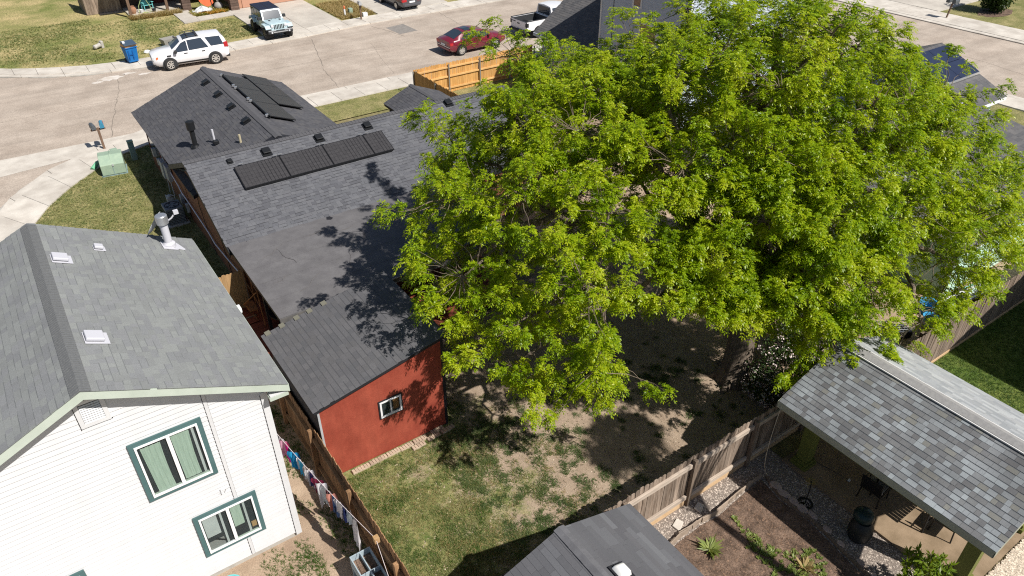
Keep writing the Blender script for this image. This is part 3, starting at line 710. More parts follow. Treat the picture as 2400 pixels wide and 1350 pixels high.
# rake boards (sage), proud of the deck edge
for sgn, xe in ((1, EX), (-1, LX)):
    a = Vector((RX, 0, RZ)); b = Vector((xe, 0, EZ))
    W(MB().add([(RX, 12.195, RZ - .05), (xe + sgn * .02, 12.195, EZ - .05), (xe + sgn * .02, 12.195, EZ - .23), (RX, 12.195, RZ - .23), (RX, 12.218, RZ - .05), (xe + sgn * .02, 12.218, EZ - .05), (xe + sgn * .02, 12.218, EZ - .23), (RX, 12.218, RZ - .23)],
               [(0, 1, 2, 3), (4, 7, 6, 5), (0, 4, 5, 1), (2, 6, 7, 3), (1, 5, 6, 2), (0, 3, 7, 4)]), 'rake_board', M_SAGE)
W(MB().box(2.75, 2.78, 12.2, 19.35, EZ - .25, EZ - .05), 'eave_board', M_SAGE)
W(MB().box(2.785, 2.87, 15.6, 15.8, EZ - .28, EZ - .16), 'gutter_end', M_VINYL)
W(MB().box(2.36, 2.74, 12.24, 19.35, EZ - .262, EZ - .232), 'soffit', M_WHITE)
W(MB().box(2.34, 2.745, 12.23, 12.42, EZ - .36, EZ - .27), 'eave_return', M_SAGE)
# vents on the right slope
def rz(x): return RZ - SL * abs(x - RX)
def tilt(x, y, dz=0): # frame lying on the right slope
    M = Matrix.Rotation(math.atan(SL), 4, 'Y'); M.translation = Vector((x, y, rz(x) + dz)) - WHO; return M
def roof_vent(x, y, s, name='roof_vent', m=M_WHITEMETAL):
    M = tilt(x, y, -.02)
    o = MB().box(-.17 * s, .25 * s, -.2 * s, .2 * s, .02, .03).mesh('flashing'); o.materials.append(m); f = link(name, o, WH); f.matrix_local = M
    me = MB().box(-.16 * s, .16 * s, -.16 * s, .16 * s, .05, .12).mesh('hood', bevel=.02); me.materials.append(m); link('hood', me, f)
    me = MB().box(-.11 * s, .11 * s, -.11 * s, .11 * s, .03, .05).mesh('collar'); me.materials.append(M_BLACKTRIM); link('collar', me, f)
roof_vent(-.36, 17.5, 1); roof_vent(.47, 18.25, .62); roof_vent(-.27, 13.98, 1.05)
f = W(MB(), 'flue_pipe', M_GALV) if False else None
fx, fy = 2.1, 18.8
pipe = W(MB().lathe([(.1, rz(fx) - .1), (.1, rz(fx) + .7)], fx, fy, 18), 'flue_pipe', M_WHITEMETAL, smooth=40)
W(MB().lathe([(.12, rz(fx) + .66), (.15, rz(fx) + .68), (.15, rz(fx) + .9), (.13, rz(fx) + .92), (.0, rz(fx) + .925)], fx, fy, 20), 'flue_cap', M_GALV, pipe, smooth=40)
W(MB().lathe([(.16, rz(fx) - .02), (.16, rz(fx) + .08), (.11, rz(fx) + .13)], fx, fy, 18), 'storm_collar', M_WHITEMETAL, pipe, smooth=40)
o = MB().prism([(-.2, -.22), (.16, -.22), (.2, -.16), (.34, -.2), (.36, -.15), (.22, .2), (-.2, .2)], .0, .014).mesh('flashing'); o.materials.append(M_WHITEMETAL); link('flue_flashing', o, WH).matrix_local = tilt(fx, fy, -.005)
# satellite dish behind the flue
dx, dy = 2.2, 19.25
dm = Matrix.Translation(Vector((dx - .2, dy, rz(dx) + .52)) - WHO) @ Matrix.Rotation(R(-58), 4, Vector((.55, .83, 0)))
me = MB().lathe([(.33, .06), (.22, .02), (0, 0), ], n=22).mesh('dish'); me.materials.append(M_GREYBOX)
me2 = MB().lathe([(.0, .0), (.2, .018), (.34, .06), (.34, .07), (.2, .03), (.0, .012)], n=22, sy=.85).mesh('dish'); me2.materials.append(M_GREYBOX)
d = link('satellite_dish', me2, WH); d.matrix_local = dm
W(MB().tube([(dx, dy, rz(dx)), (dx - .06, dy, rz(dx) + .35), (dx - .18, dy, rz(dx) + .5)], .028, 8), 'dish_mast', M_GREYBOX)
W(MB().tube([(dx - .16, dy, rz(dx) + .42), (dx + .18, dy - .08, rz(dx) + .62), (dx + .3, dy - .1, rz(dx) + .75)], .022, 6).box(dx + .26, dx + .38, dy - .15, dy - .05, rz(dx) + .72, rz(dx) + .82), 'dish_arm', M_WHITEMETAL)
# small wall bracket left of the lower window
W(MB().tube([(1.0, 12.53, 2.62), (.86, 12.5, 2.62)], .006, 4).tube([(.9, 12.51, 2.72), (.9, 12.51, 2.55)], .006, 4).tube([(1.12, 12.51, 2.68), (1.02, 12.51, 2.66), (.97, 12.51, 2.58)], .006, 4), 'wall_bracket', M_GREYBOX)
# turquoise tub standing at the foot of the wall
t = thing('turquoise_tub', 'turquoise plastic tub at the foot of the white gable wall', 'tub', (.42, 11.95, 0))
MB().lathe([(.2, 0), (.26, .26), (.28, .26), (.28, .285), (.25, .285), (.19, .03), (0, .03)], n=20).build('tub', M_TEALPLASTIC, t, smooth=40)
# ------------------------------------------------------------------ brown house with charcoal roof, solar panels and flat patio cover
MHO = Vector((4.6, 27, 0))
MH = thing('brown_house', 'brown single-storey house with charcoal shingles, black solar panels and a flat rear roof', 'house', MHO)
def Hh(mb, name, m, par=None, **k): return sub(mb, name, m, par or MH, MHO, **k)
VR, ZR, KR = 27.1, 4.12, .41          # main ridge line and slope
UW, ZW, KW = 8.0, 4.14, .40           # street wing ridge
XR = 18.6                              # right end of the main body
def zr(v): return ZR - KR * abs(v - VR)
def zw(u): return ZW - KW * abs(u - UW)
Hh(MB().prism([(22.95, 0), (30.3, 0), (30.3, zr(30.3) - .12), (VR, ZR - .12), (22.95, zr(22.95) - .12)], 4.62, 18.2, 'x'), 'wall', M_BROWNWALL)
Hh(MB().prism([(4.62, 0), (11.4, 0), (11.4, zw(11.4) - .12), (UW, ZW - .12), (4.62, zw(4.62) - .12)], 30.31, 37.2, 'y'), 'wing_wall', M_BROWNWALL)
# gable siding courses on the visible left side
for k in range(34):
    z0 = .15 + k * .112
    va = max(22.97, VR - (ZR - .16 - z0 - .1) / KR) if z0 + .1 > zr(22.95) - .16 else 22.97
    vb = 30.29 if z0 < zr(30.3) - .2 else VR + (ZR - .16 - z0 - .1) / KR
    if vb - va < .2: break
    Hh(MB().add([(4.6, va, z0), (4.6, vb, z0), (4.612, vb, z0 + .118), (4.612, va, z0 + .118), (4.62, va, z0), (4.62, vb, z0)], [(0, 3, 2, 1), (0, 1, 5, 4)]), 'siding_board', M_BROWNWALL, fix=False)
Hh(MB().box(4.585, 4.618, 30.2, 30.32, 0, 2.7), 'corner_board', M_BROWNWALL)
Hh(MB().box(4.585, 4.618, 22.95, 23.05, 0, 2.3), 'corner_board', M_DARKTRIM)
# roofs
roofm = Hh(MB().add([(4.3, 22.9, zr(22.9) - .04), (XR, 22.9, zr(22.9) - .04), (XR, VR, ZR - .04), (4.3, VR, ZR - .04), (4.3, 30.75, zr(30.75) - .04), (XR, 30.75, zr(30.75) - .04)] +
                    [(4.3, 22.9, zr(22.9) - .18), (XR, 22.9, zr(22.9) - .18), (XR, VR, ZR - .18), (4.3, VR, ZR - .18), (4.3, 30.75, zr(30.75) - .18), (XR, 30.75, zr(30.75) - .18)],
                    [(0, 1, 2, 3), (3, 2, 5, 4), (6, 9, 8, 7), (9, 10, 11, 8), (0, 3, 9, 6), (3, 4, 10, 9), (1, 7, 8, 2), (2, 8, 11, 5), (0, 6, 7, 1), (4, 5, 11, 10)]), 'roof', M_BLACKTRIM)
rm = Roof(roofm)
Ls = (VR - 23.12) * math.hypot(1, KR)
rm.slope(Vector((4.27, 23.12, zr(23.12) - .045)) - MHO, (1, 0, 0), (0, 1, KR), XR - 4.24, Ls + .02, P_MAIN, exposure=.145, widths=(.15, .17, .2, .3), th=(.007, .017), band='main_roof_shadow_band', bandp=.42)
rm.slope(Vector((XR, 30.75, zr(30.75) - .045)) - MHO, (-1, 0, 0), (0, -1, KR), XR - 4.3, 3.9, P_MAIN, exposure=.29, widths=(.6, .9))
rm.done()
capm = mat('charcoal_ridge_cap', (.07, .07, .078), (.09, .09, .096), scale=20, speck=.2, speck_scale=90, rough=.95)
ridge_caps(roofm, Vector((4.25, VR, ZR - .02)) - MHO, Vector((XR, VR, ZR - .02)) - MHO, KR, capm, half=.15, step=.14)
Hh(MB().add([(4.275, 22.9, zr(22.9) - .05), (4.275, VR, ZR - .05), (4.275, 30.7, zr(30.7) - .05), (4.275, 30.7, zr(30.7) - .24), (4.275, VR, ZR - .24), (4.275, 22.9, zr(22.9) - .24),
             (4.297, 22.9, zr(22.9) - .05), (4.297, VR, ZR - .05), (4.297, 30.7, zr(30.7) - .05), (4.297, 30.7, zr(30.7) - .24), (4.297, VR, ZR - .24), (4.297, 22.9, zr(22.9) - .24)],
            [(0, 1, 4, 5), (1, 2, 3, 4), (6, 11, 10, 7), (7, 10, 9, 8), (0, 6, 7, 1), (1, 7, 8, 2), (5, 4, 10, 11), (4, 3, 9, 10), (0, 5, 11, 6), (2, 8, 9, 3)]), 'rake_board', M_BLACKTRIM)
Hh(MB().add([(4.3, VR - .3, zr(VR - .3) - .185), (4.6, VR - .3, zr(VR - .3) - .185), (4.6, 30.4, zr(30.4) - .185), (4.3, 30.4, zr(30.4) - .185)], [(0, 1, 2, 3)]), 'soffit', M_SOFFIT)
Hh(MB().box(4.57, 4.6, 27.3, 28.15, 2.95, 3.45), 'gable_vent', M_BLACK)
wing = Hh(MB().add([(4.34, 27.2, zw(4.34) - .04), (4.34, 37.55, zw(4.34) - .04), (UW, 37.55, ZW - .04), (UW, 27.2, ZW - .04), (11.66, 27.2, zw(11.66) - .04), (11.66, 37.55, zw(11.66) - .04)] +
                   [(4.34, 27.2, zw(4.34) - .18), (4.34, 37.55, zw(4.34) - .18), (UW, 37.55, ZW - .18), (UW, 27.2, ZW - .18), (11.66, 27.2, zw(11.66) - .18), (11.66, 37.55, zw(11.66) - .18)],
                   [(0, 3, 2, 1), (3, 4, 5, 2), (6, 7, 8, 9), (9, 8, 11, 10), (0, 1, 7, 6), (1, 2, 8, 7), (2, 5, 11, 8), (4, 10, 11, 5), (0, 6, 9, 3), (3, 9, 10, 4)]), 'wing_roof', M_BLACKTRIM)
rw = Roof(wing)
Lw = (UW - 4.34) * math.hypot(1, KW)
rw.slope(Vector((4.31, 37.58, zw(4.31) - .045)) - MHO, (0, -1, 0), (1, 0, KW), 9.9, Lw + .03, P_WING, exposure=.145, widths=(.15, .18, .24, .3), th=(.007, .016), band='dark_shadow_band', bandp=.3)
rw.slope(Vector((11.69, 27.7, zw(11.69) - .045)) - MHO, (0, 1, 0), (-1, 0, KW), 9.9, Lw + .03, P_WING, exposure=.145, widths=(.15, .18, .24, .3), th=(.007, .016), band='dark_shadow_band', bandp=.3)
rw.done()
ridge_caps(wing, Vector((UW, 37.6, ZW - .02)) - MHO, Vector((UW, 27.3, ZW - .02)) - MHO, KW, capm, half=.15, step=.14)
# low porch gable facing the street
PU, PZ, KP = 16.45, 3.05, .4
porch = Hh(MB().add([(14.9, 28.5, PZ - KP * 1.55), (14.9, 32.3, PZ - KP * 1.55), (PU, 32.3, PZ), (PU, 28.5, PZ), (18.0, 28.5, PZ - KP * 1.55), (18.0, 32.3, PZ - KP * 1.55)] +
                    [(14.9, 28.5, PZ - KP * 1.55 - .14), (14.9, 32.3, PZ - KP * 1.55 - .14), (PU, 32.3, PZ - .14), (PU, 28.5, PZ - .14), (18.0, 28.5, PZ - KP * 1.55 - .14), (18.0, 32.3, PZ - KP * 1.55 - .14)],
                    [(0, 3, 2, 1), (3, 4, 5, 2), (6, 7, 8, 9), (9, 8, 11, 10), (0, 1, 7, 6), (1, 2, 8, 7), (2, 5, 11, 8), (4, 10, 11, 5), (0, 6, 9, 3), (3, 9, 10, 4)]), 'porch_roof', M_BLACKTRIM)
rp_ = Roof(porch)
rp_.slope(Vector((14.87, 32.32, PZ - KP * 1.58)) - MHO, (0, -1, 0), (1, 0, KP), 3.8, 1.7, P_WING)
rp_.slope(Vector((18.03, 28.5, PZ - KP * 1.58)) - MHO, (0, 1, 0), (-1, 0, KP), 3.8, 1.7, P_WING)
rp_.done()
ridge_caps(porch, Vector((PU, 32.34, PZ + .015)) - MHO, Vector((PU, 28.6, PZ + .015)) - MHO, KP, capm, half=.13)
for x in (15.1, 17.8): Hh(MB().box(x - .06, x + .06, 31.95, 32.07, 0, 2.35), 'porch_post', M_BLACKTRIM)
# flat rear roof over the patio, rolled membrane in strips
FZ0, FZ1 = zr(23.14) - .045, 2.36
flat = Hh(MB().add([(4.36, 18.3, FZ1), (12.9, 18.3, FZ1), (12.9, 23.2, FZ0 + .01), (4.36, 23.2, FZ0 + .01), (4.36, 18.3, FZ1 - .2), (12.9, 18.3, FZ1 - .2), (12.9, 23.2, FZ0 - .2), (4.36, 23.2, FZ0 - .2)],
                   [(0, 1, 2, 3), (7, 6, 5, 4), (0, 4, 5, 1), (1, 5, 6, 2), (2, 6, 7, 3), (3, 7, 4, 0)]), 'flat_roof', M_BLACKTRIM)
def fz(v): return FZ1 + (FZ0 - FZ1) * (v - 18.3) / 4.9
strips = [18.26, 19.3, 20.32, 21.3, 22.3, 23.26]
for i in range(5):
    a, b = strips[i], strips[i + 1] + (.06 if i < 4 else 0); n = 40
    vs = []
    for j in (0, 1, 2, 3):
        v_ = a + (b - a) * j / 3
        vs += [(4.33 + 8.6 * k / n, v_, fz(v_) + .012 + .004 * (3 - j) / 3 + .006 * mnoise.noise(Vector((k * .5, v_ * 2.2, 1)))) for k in range(n + 1)]
    Hh(MB().add(vs, [(j * (n + 1) + k, j * (n + 1) + k + 1, (j + 1) * (n + 1) + k + 1, (j + 1) * (n + 1) + k) for j in range(3) for k in range(n)]), 'membrane_strip', M_MEMB, flat, fix=False, smooth=50)
# wrinkles and tar lines
wr = MB()
for (x, y, dx, dy) in ((5.4, 19.2, .9, .7), (5.9, 20.8, -.3, 1.2), (7.2, 19.4, .4, 1.1), (5.1, 21.7, .8, .5), (8.3, 20.6, .3, 1.1), (6.6, 22.2, 1.1, .2), (9.4, 21.2, -.2, 1.), (4.9, 20.1, .5, .2), (7.9, 21.9, .7, .2)):
    p = [(x + dx * t + .05 * math.sin(t * 9 + x), y + dy * t + .04 * math.cos(t * 7), fz(y + dy * t) + .022) for t in [i / 8 for i in range(9)]]
    wr.tube(p, [.004, .008, .01, .011, .011, .01, .009, .007, .003], 5)
Hh(wr, 'membrane_wrinkle', mat('membrane_wrinkle_tone', (.115, .11, .112)), flat)
Hh(MB().box(4.31, 4.36, 18.24, 23.2, FZ1 - .14, FZ1 + .0), 'drip_edge', M_BLACKTRIM, flat) if False else None
Hh(MB().add([(4.33, 18.22, FZ1 + .018), (12.92, 18.22, FZ1 + .018), (12.92, 18.25, FZ1 + .018), (4.33, 18.25, FZ1 + .018), (4.33, 18.22, FZ1 - .17), (12.92, 18.22, FZ1 - .17), (12.92, 18.25, FZ1 - .17), (4.33, 18.25, FZ1 - .17)],
            [(0, 1, 2, 3), (7, 6, 5, 4), (0, 4, 5, 1), (1, 5, 6, 2), (2, 6, 7, 3), (3, 7, 4, 0)]), 'fascia', mat('worn_fascia', (.08, .08, .082), (.13, .125, .12), scale=4), flat)
p = [(6.3 + i * .3, 18.215 - .004 * (i % 2), FZ1 + .02 + .012 * mnoise.noise(Vector((i * .7, 0, 0)))) for i in range(8)]
Hh(MB().tube(p, [.008, .018, .025, .028, .026, .03, .026, .012], 5), 'peeled_edge', mat('peeled_membrane', (.36, .33, .3), rough=.9), flat)
lap = MB(); x = 4.35
while x < 12.7:
    L = rnd.uniform(.12, .3); lap.box(x - 0, x + L, 23.22, 23.245, fz(23.2) + .005, fz(23.2) + .02); x += L + rnd.uniform(.05, .2)
Hh(lap, 'lap_edge', mat('lap_edge_grey', (.26, .26, .26)), flat)
for x, y in ((4.6, 18.5), (7.4, 18.5), (10.2, 18.5), (12.7, 18.5), (4.6, 20.8)): Hh(MB().box(x - .05, x + .05, y - .05, y + .05, .25, fz(y) - .2), 'post', M_BLACKTRIM)
# red deck under the flat roof, board by board
deck = thing('red_deck', 'red stained plank deck between the red shed and the brown house', 'deck', (8, 20, 0))
for k in range(36):
    y = 17.72 + k * .143
    if y > 22.8: break
    MB().box(-4.25, 5.0, y - 20, y - 20 + .134, .2 + rnd.uniform(-.003, .003), .25).build('plank', M_DECK, deck)
MB().box(-4.2, 4.9, -2.25, 2.8, .02, .19).build('joists', M_BLACKTRIM, deck)
# roof vents on the rear slope
mv = MB().box(-.17, .17, -.17, .17, .06, .13).mesh('roof_vent_hood', bevel=.015); mv.materials.append(M_BLACK)
mf = MB().box(-.22, .22, -.26, .2, 0, .012).mesh('roof_vent_flashing'); mf.materials.append(M_BLACK)
mc = MB().box(-.12, .12, -.12, .12, .012, .06).mesh('roof_vent_collar'); mc.materials.append(M_BLACKTRIM)
def hvent(par, M, s=1):
    o = link('roof_vent', mf, par); o.matrix_local = M @ Matrix.Scale(s, 4)
    link('hood', mv, o); link('collar', mc, o)
for x, v_, s in ((7.2, 26.62, .85), (9.35, 26.66, .85), (11.45, 26.68, .85), (13.55, 26.7, .85), (15.4, 26.85, .85), (5.8, 26.6, .5)):
    M = Matrix.Translation(Vector((x, v_, zr(v_) + .0)) - MHO) @ Matrix.Rotation(math.atan(KR), 4, 'X'); hvent(MH, M, s)
for v_ in (35.7, 33.8, 31.95, 30.0):
    M = Matrix.Translation(Vector((7.56, v_, zw(7.56))) - MHO) @ Matrix.Rotation(-math.atan(KW), 4, 'Y'); hvent(MH, M, .85)
# flue and pipes on the wing
fx, fy = 5.5, 30.66
p = Hh(MB().lathe([(.1, zw(fx) - .1), (.1, zw(fx) + .75)], fx, fy, 16), 'flue_pipe', M_BLACK, smooth=40)
Hh(MB().lathe([(.17, zw(fx) + .72), (.17, zw(fx) + 1.05), (.12, zw(fx) + 1.08)], fx, fy, 16), 'flue_cap', M_BLACK, p, smooth=40)
Hh(MB().lathe([(.19, zw(fx) - .05), (.14, zw(fx) + .06)], fx, fy, 16), 'flue_collar', M_BLACK, p, smooth=40)
fx, fy = 6.15, 30.0
p = Hh(MB().lathe([(.045, zw(fx) - .1), (.045, zw(fx) + .52)], fx, fy, 10), 'vent_pipe', M_WHITEMETAL, smooth=40)
Hh(MB().box(fx - .1, fx + .1, fy - .34, fy - .12, zw(fx) - .01, zw(fx) + .14, ), 'roof_box', M_BLACK, bevel=.02)
fx, fy = 6.85, 28.7
Hh(MB().lathe([(.05, zw(fx) - .1), (.05, zw(fx) + .3)], fx, fy, 10), 'vent_pipe', M_SOFFIT, smooth=40)
# solar panels on the rear slope: four in a row
def frame_on(o, ex, ey):
    ex, ey = Vector(ex).normalized(), Vector(ey).normalized(); ez = ex.cross(ey)
    M = Matrix((ex, ey, ez)).transposed().to_4x4(); M.translation = Vector(o) - MHO; return M
def panel(par, M, w_, h_, cols, rows, half_split=True, cellm=M_SOLAR, lines=True):
    me = MB().box(0, w_, 0, h_, .0, .035).mesh('solar_panel'); me.materials.append(M_SOLARFRAME)
    o = link('solar_panel', me, par); o.matrix_local = M
    mb = MB(); cw, ch = (w_ - .05) / cols, (h_ - .05) / rows
    for i in range(cols):
        for j in range(rows):
            g = .004
            x0 = .025 + i * cw + (.012 if half_split and i >= cols / 2 else 0)
            mb.box(x0 + g, .025 + (i + 1) * cw - g, .025 + j * ch + g, .025 + (j + 1) * ch - g, .035, .037)
    cm = mb.mesh('cells', fix=False); cm.materials.append(cellm); c = link('cell', cm, o); c['kind'] = 'stuff'
    return o
pw = (11.78 - 5.8) / 3.5
seq = []
x = 5.8
for w_ in (1.72, 1.72, 1.72, .84): seq.append((x, w_)); x += w_ + .01
for i, (x, w_) in enumerate(seq):
    n = 12 if w_ > 1 else 6
    panel(MH, frame_on((x, 25.13, zr(25.13) + .05), (1, 0, 0), (0, 1, KR)), w_, 1.16, n, 6, cellm=mat('textured_black_cell', (.038, .036, .038), (.052, .05, .052), scale=9, rough=.45, spec=.4))
for x in (6.1, 7.4, 7.6, 9.15, 9.35, 10.9, 11.2):
    v_ = 26.24; Hh(MB().box(x - .08, x + .08, v_, v_ + .03, zr(v_) + .09, zr(v_) + .13), 'mounting_clip', M_ALU)
Hh(MB().box(5.82, 11.76, 25.13, 25.16, zr(25.13) + .02, zr(25.13) + .1).box(5.82, 11.76, 26.1, 26.13, zr(26.1) + .02, zr(26.1) + .09), 'mounting_rail', M_BLACK)
# wing panels: two rows on the street-side slope
for (x, y0, n) in ((8.45, 29.8, 3), (9.66, 32.2, 3)):
    for i in range(n):
        M = frame_on((x + .02, y0 + i * 1.78, zw(x) + .11), (0, 1, 0), (-1, 0, KW)) if False else frame_on((x + 1.13, y0 + i * (2.12 if x < 9 else 1.66), zw(x + 1.13) + .07), (0, 1, 0), (-1, 0, KW))
        panel(MH, M, 2.1 if x < 9 else 1.64, 1.22, 6, 10, False)
rl = MB()
for y in (31.9, 32.2, 33.95, 34.25, 29.85, 36.05):
    Hh(MB().box(8.36, 8.48, y, y + .08, zw(8.42) + .03, zw(8.42) + .13), 'mounting_clip', M_ALU)
for y in (29.75, 36.0): rl.box(8.45, 8.52, y, y + .12, zw(8.5) + .02, zw(8.5) + .14)
rl.box(8.46, 8.5, 29.75, 36.1, zw(8.5) + .05, zw(8.5) + .12)
Hh(rl, 'mounting_rail', M_BLACK)
# services on the left wall
eb = Hh(MB().box(4.34, 4.58, 33.1, 33.6, .95, 1.75).box(4.4, 4.58, 32.55, 33.05, 1.0, 1.7), 'meter_box', M_GREYBOX, bevel=.015)
Hh(MB().tube([(4.52, 33.0, 1.0), (4.5, 32.9, .2)], .03, 6).tube([(4.52, 33.4, 1.75), (4.52, 33.45, 2.5)], .035, 6).tube([(4.52, 33.2, 1.75), (4.5, 34.3, 2.3)], .02, 6).tube([(4.5, 33.55, .95), (4.45, 33.6, .05)], .025, 6), 'service_conduit', M_GREYBOX)
Hh(MB().box(4.42, 4.58, 35.2, 35.42, 1.2, 1.6).box(4.44, 4.58, 34.6, 34.8, 1.0, 1.3), 'wall_box', M_GREYBOX, bevel=.01)
Hh(MB().tube([(4.55, 32.6, 1.45), (4.54, 31.4, 1.28), (4.53, 30.95, 1.14), (4.53, 29.6, 1.12), (4.53, 27.2, .98), (4.52, 26.4, .86), (4.52, 24.6, 1.05), (4.52, 23.3, 1.22)], .028, 8), 'white_conduit', M_PVC, smooth=50)
Hh(MB().box(4.44, 4.58, 31.05, 31.3, .55, .95).box(4.46, 4.58, 30.35, 30.52, .45, .85), 'disconnect_box', M_GREYBOX, bevel=.01)
Hh(MB().tube([(4.57, 27.7, 2.95), (4.57, 27.9, 1.9), (4.57, 27.5, .9), (4.57, 26.9, .1)], .012, 5).tube([(4.57, 25.6, 2.9), (4.57, 25.4, 1.9), (4.57, 24.9, .2)], .012, 5), 'black_cable', M_BLACK)
Hh(MB().box(4.58, 4.6, 34.3, 36.6, .9, 2.1), 'wing_window', M_DGLASS)
Hh(MB().box(4.56, 4.6, 34.2, 34.3, .8, 2.2).box(4.56, 4.6, 36.6, 36.7, .8, 2.2), 'window_trim', mat('dark_red_trim', (.12, .02, .015)))
gm = thing('gas_meter', 'grey gas meter and pipes beside the brown house wall', 'gas meter', (4.2, 33.35, 0)) if False else thing('gas_meter', 'grey gas meter with pipes standing against the brown wall behind the air conditioner', 'gas meter', (4.15, 32.0, 0))
MB().box(-.14, .14, -.1, .1, .3, .6).build('meter_case', M_GREYBOX, gm, bevel=.03)
MB().tube([(.18, -.2, 0), (.18, -.2, .7), (.05, -.1, .74), (.05, 0, .6)], .025, 6).tube([(-.1, .25, 0), (-.1, .25, .62), (-.05, 0, .62)], .025, 6).lathe([(.1, .6), (.12, .66), (.04, .72)], .0, .0, 12).build('pipe', M_GREYBOX, gm)
ac = thing('air_conditioner', 'grey air conditioner unit on the grass beside the brown wall', 'air conditioner', (3.98, 30.75, 0))
MB().box(-.46, .46, -.5, .5, 0, .07).build('pad', M_FOUND, ac)
cs = MB().box(-.36, .36, -.4, .4, .07, .82).build('case', M_ACCASE, ac, bevel=.03)
gr = MB()
for k in range(9): gr.box(-.37, .37, -.41, .41, .14 + k * .07, .155 + k * .07)
gr.build('louver', M_BLACKTRIM, cs)
MB().lathe([(.3, .80), (.3, .835), (.27, .835), (.27, .80)], 0, 0, 24).build('fan_ring', M_BLACK, ac, smooth=40)
MB().lathe([(.27, .815), (0, .815)], 0, 0, 24).build('fan_well', M_BLACK, ac)
fb = MB()
for k in range(4):
    a = k * math.pi / 2 + .4; c, s_ = math.cos(a), math.sin(a)
    fb.quad((.04 * c, .04 * s_, .822), (.25 * c - .07 * s_, .25 * s_ + .07 * c, .822), (.25 * c + .07 * s_, .25 * s_ - .07 * c, .829), (.05 * c, .05 * s_, .829))
fb.build('fan_blade', mat('fan_blade_grey', (.05, .06, .07)), ac, fix=False)
MB().box(.1, .22, -.402, -.4, .5, .62).build('badge', M_GREYBOX, ac)
# tan cross fence between house corner and lot line
tf = thing('tan_side_fence', 'tan cedar side fence spanning the gap between white house and brown house', 'fence', (3.6, 22.55, 0))
def picket_mesh(m, wd, h, th=.018, ear=.035):
    me = MB().prism([(0, 0), (wd, 0), (wd, h - ear), (wd - ear, h), (ear, h), (0, h - ear)], 0, th, 'y').mesh('picket'); me.materials.append(m); return me
pm = [picket_mesh(M_TANFENCE, .136, h) for h in (1.74, 1.76, 1.78)]
for k in range(15): link('picket', rnd.choice(pm), tf, (-1.25 + k * .141, 0, 0), (0, rnd.uniform(-.006, .006), 0))
MB().box(-1.25, .85, .02, .06, .35, .44).box(-1.25, .85, .02, .06, 1.3, 1.39).build('rail', M_TANFENCE, tf)
MB().box(-.5, .85, -.52, -.47, .25, .34).box(-.5, .85, -.9, -.85, .25, .34).build('deck_step', mat('pale_step_edge', (.3, .23, .16)), tf) if False else None
st = thing('deck_step', 'low wooden step at the foot of the tan fence beside the deck', 'step', (4.1, 21.9, 0))
MB().box(-.5, .35, -.05, .0, 0, .28).box(-.5, .35, -.45, -.4, 0, .25).box(-.5, .35, -.4, -.05, .2, .23).build('step', mat('pale_step_edge', (.27, .2, .14)), st)
fr = thing('folding_frame', 'rusty brown folding trellis frame leaning open at the edge of the dark patio', 'trellis', (4.5, 21.4, .25))
MB().tube([(.1, 1.5, 0), (.08, 1.5, 1.45), (-.02, -.3, 1.45), (.0, -.3, 0)], .022, 6).tube([(.09, 1.5, .75), (-.01, -.3, .75)], .016, 6).build('frame', M_COPPER, fr)
MB().tube([(-.05, -.3, 1.4), (-.35, .6, .5), (-.1, .2, .0)], .02, 6).tube([(.05, .6, 1.45), (.05, .6, 0)], .016, 6).build('brace', M_COPPER, fr)
MB().box(-.3, -.02, .1, .7, .45, .5).build('shelf', M_COPPER, fr)
bb = thing('black_bin', 'black wheeled bin with pale lid under the corner of the flat roof', 'bin', (4.95, 19.1, .25))
MB().prism([(-.25, -.28), (.25, -.28), (.25, .28), (-.25, .28)], 0, .8).build('body', M_BLACK, bb, bevel=.03)
MB().box(-.28, .28, -.3, .32, .8, .86).build('lid', M_GREYBIN, bb, bevel=.02)
MB().tube([(-.25, -.31, .8), (.25, -.31, .8)], .02, 6).build('handle', M_GREYBIN, bb)
tb = thing('round_patio_table', 'dark round table standing in the shade under the flat roof', 'table', (5.1, 20.6, .25))
MB().lathe([(.52, .68), (.52, .72), (0, .72)], n=22).build('table_top', M_BLACK, tb)
for k in range(3):
    a = k * 2.094; MB().tube([(.1 * math.cos(a), .1 * math.sin(a), .68), (.38 * math.cos(a), .38 * math.sin(a), 0)], .02, 6).build('leg', M_BLACK, tb)
# ------------------------------------------------------------------ red shed
SHO = Vector((5.5, 15.6, 0))
SH = thing('red_shed', 'red wooden shed with grey shingled lean-to roof and one small white window', 'shed', SHO)
def S(mb, name, m, par=None, **k): return sub(mb, name, m, par or SH, SHO, **k)
KS = .19
def zs(u): return 2.70 + KS * (u - 3.55)
S(MB().prism([(3.66, .03), (7.33, .03), (7.33, zs(7.33) - .1), (3.66, zs(3.66) - .1)], 13.78, 17.1, 'y'), 'wall', M_RED)
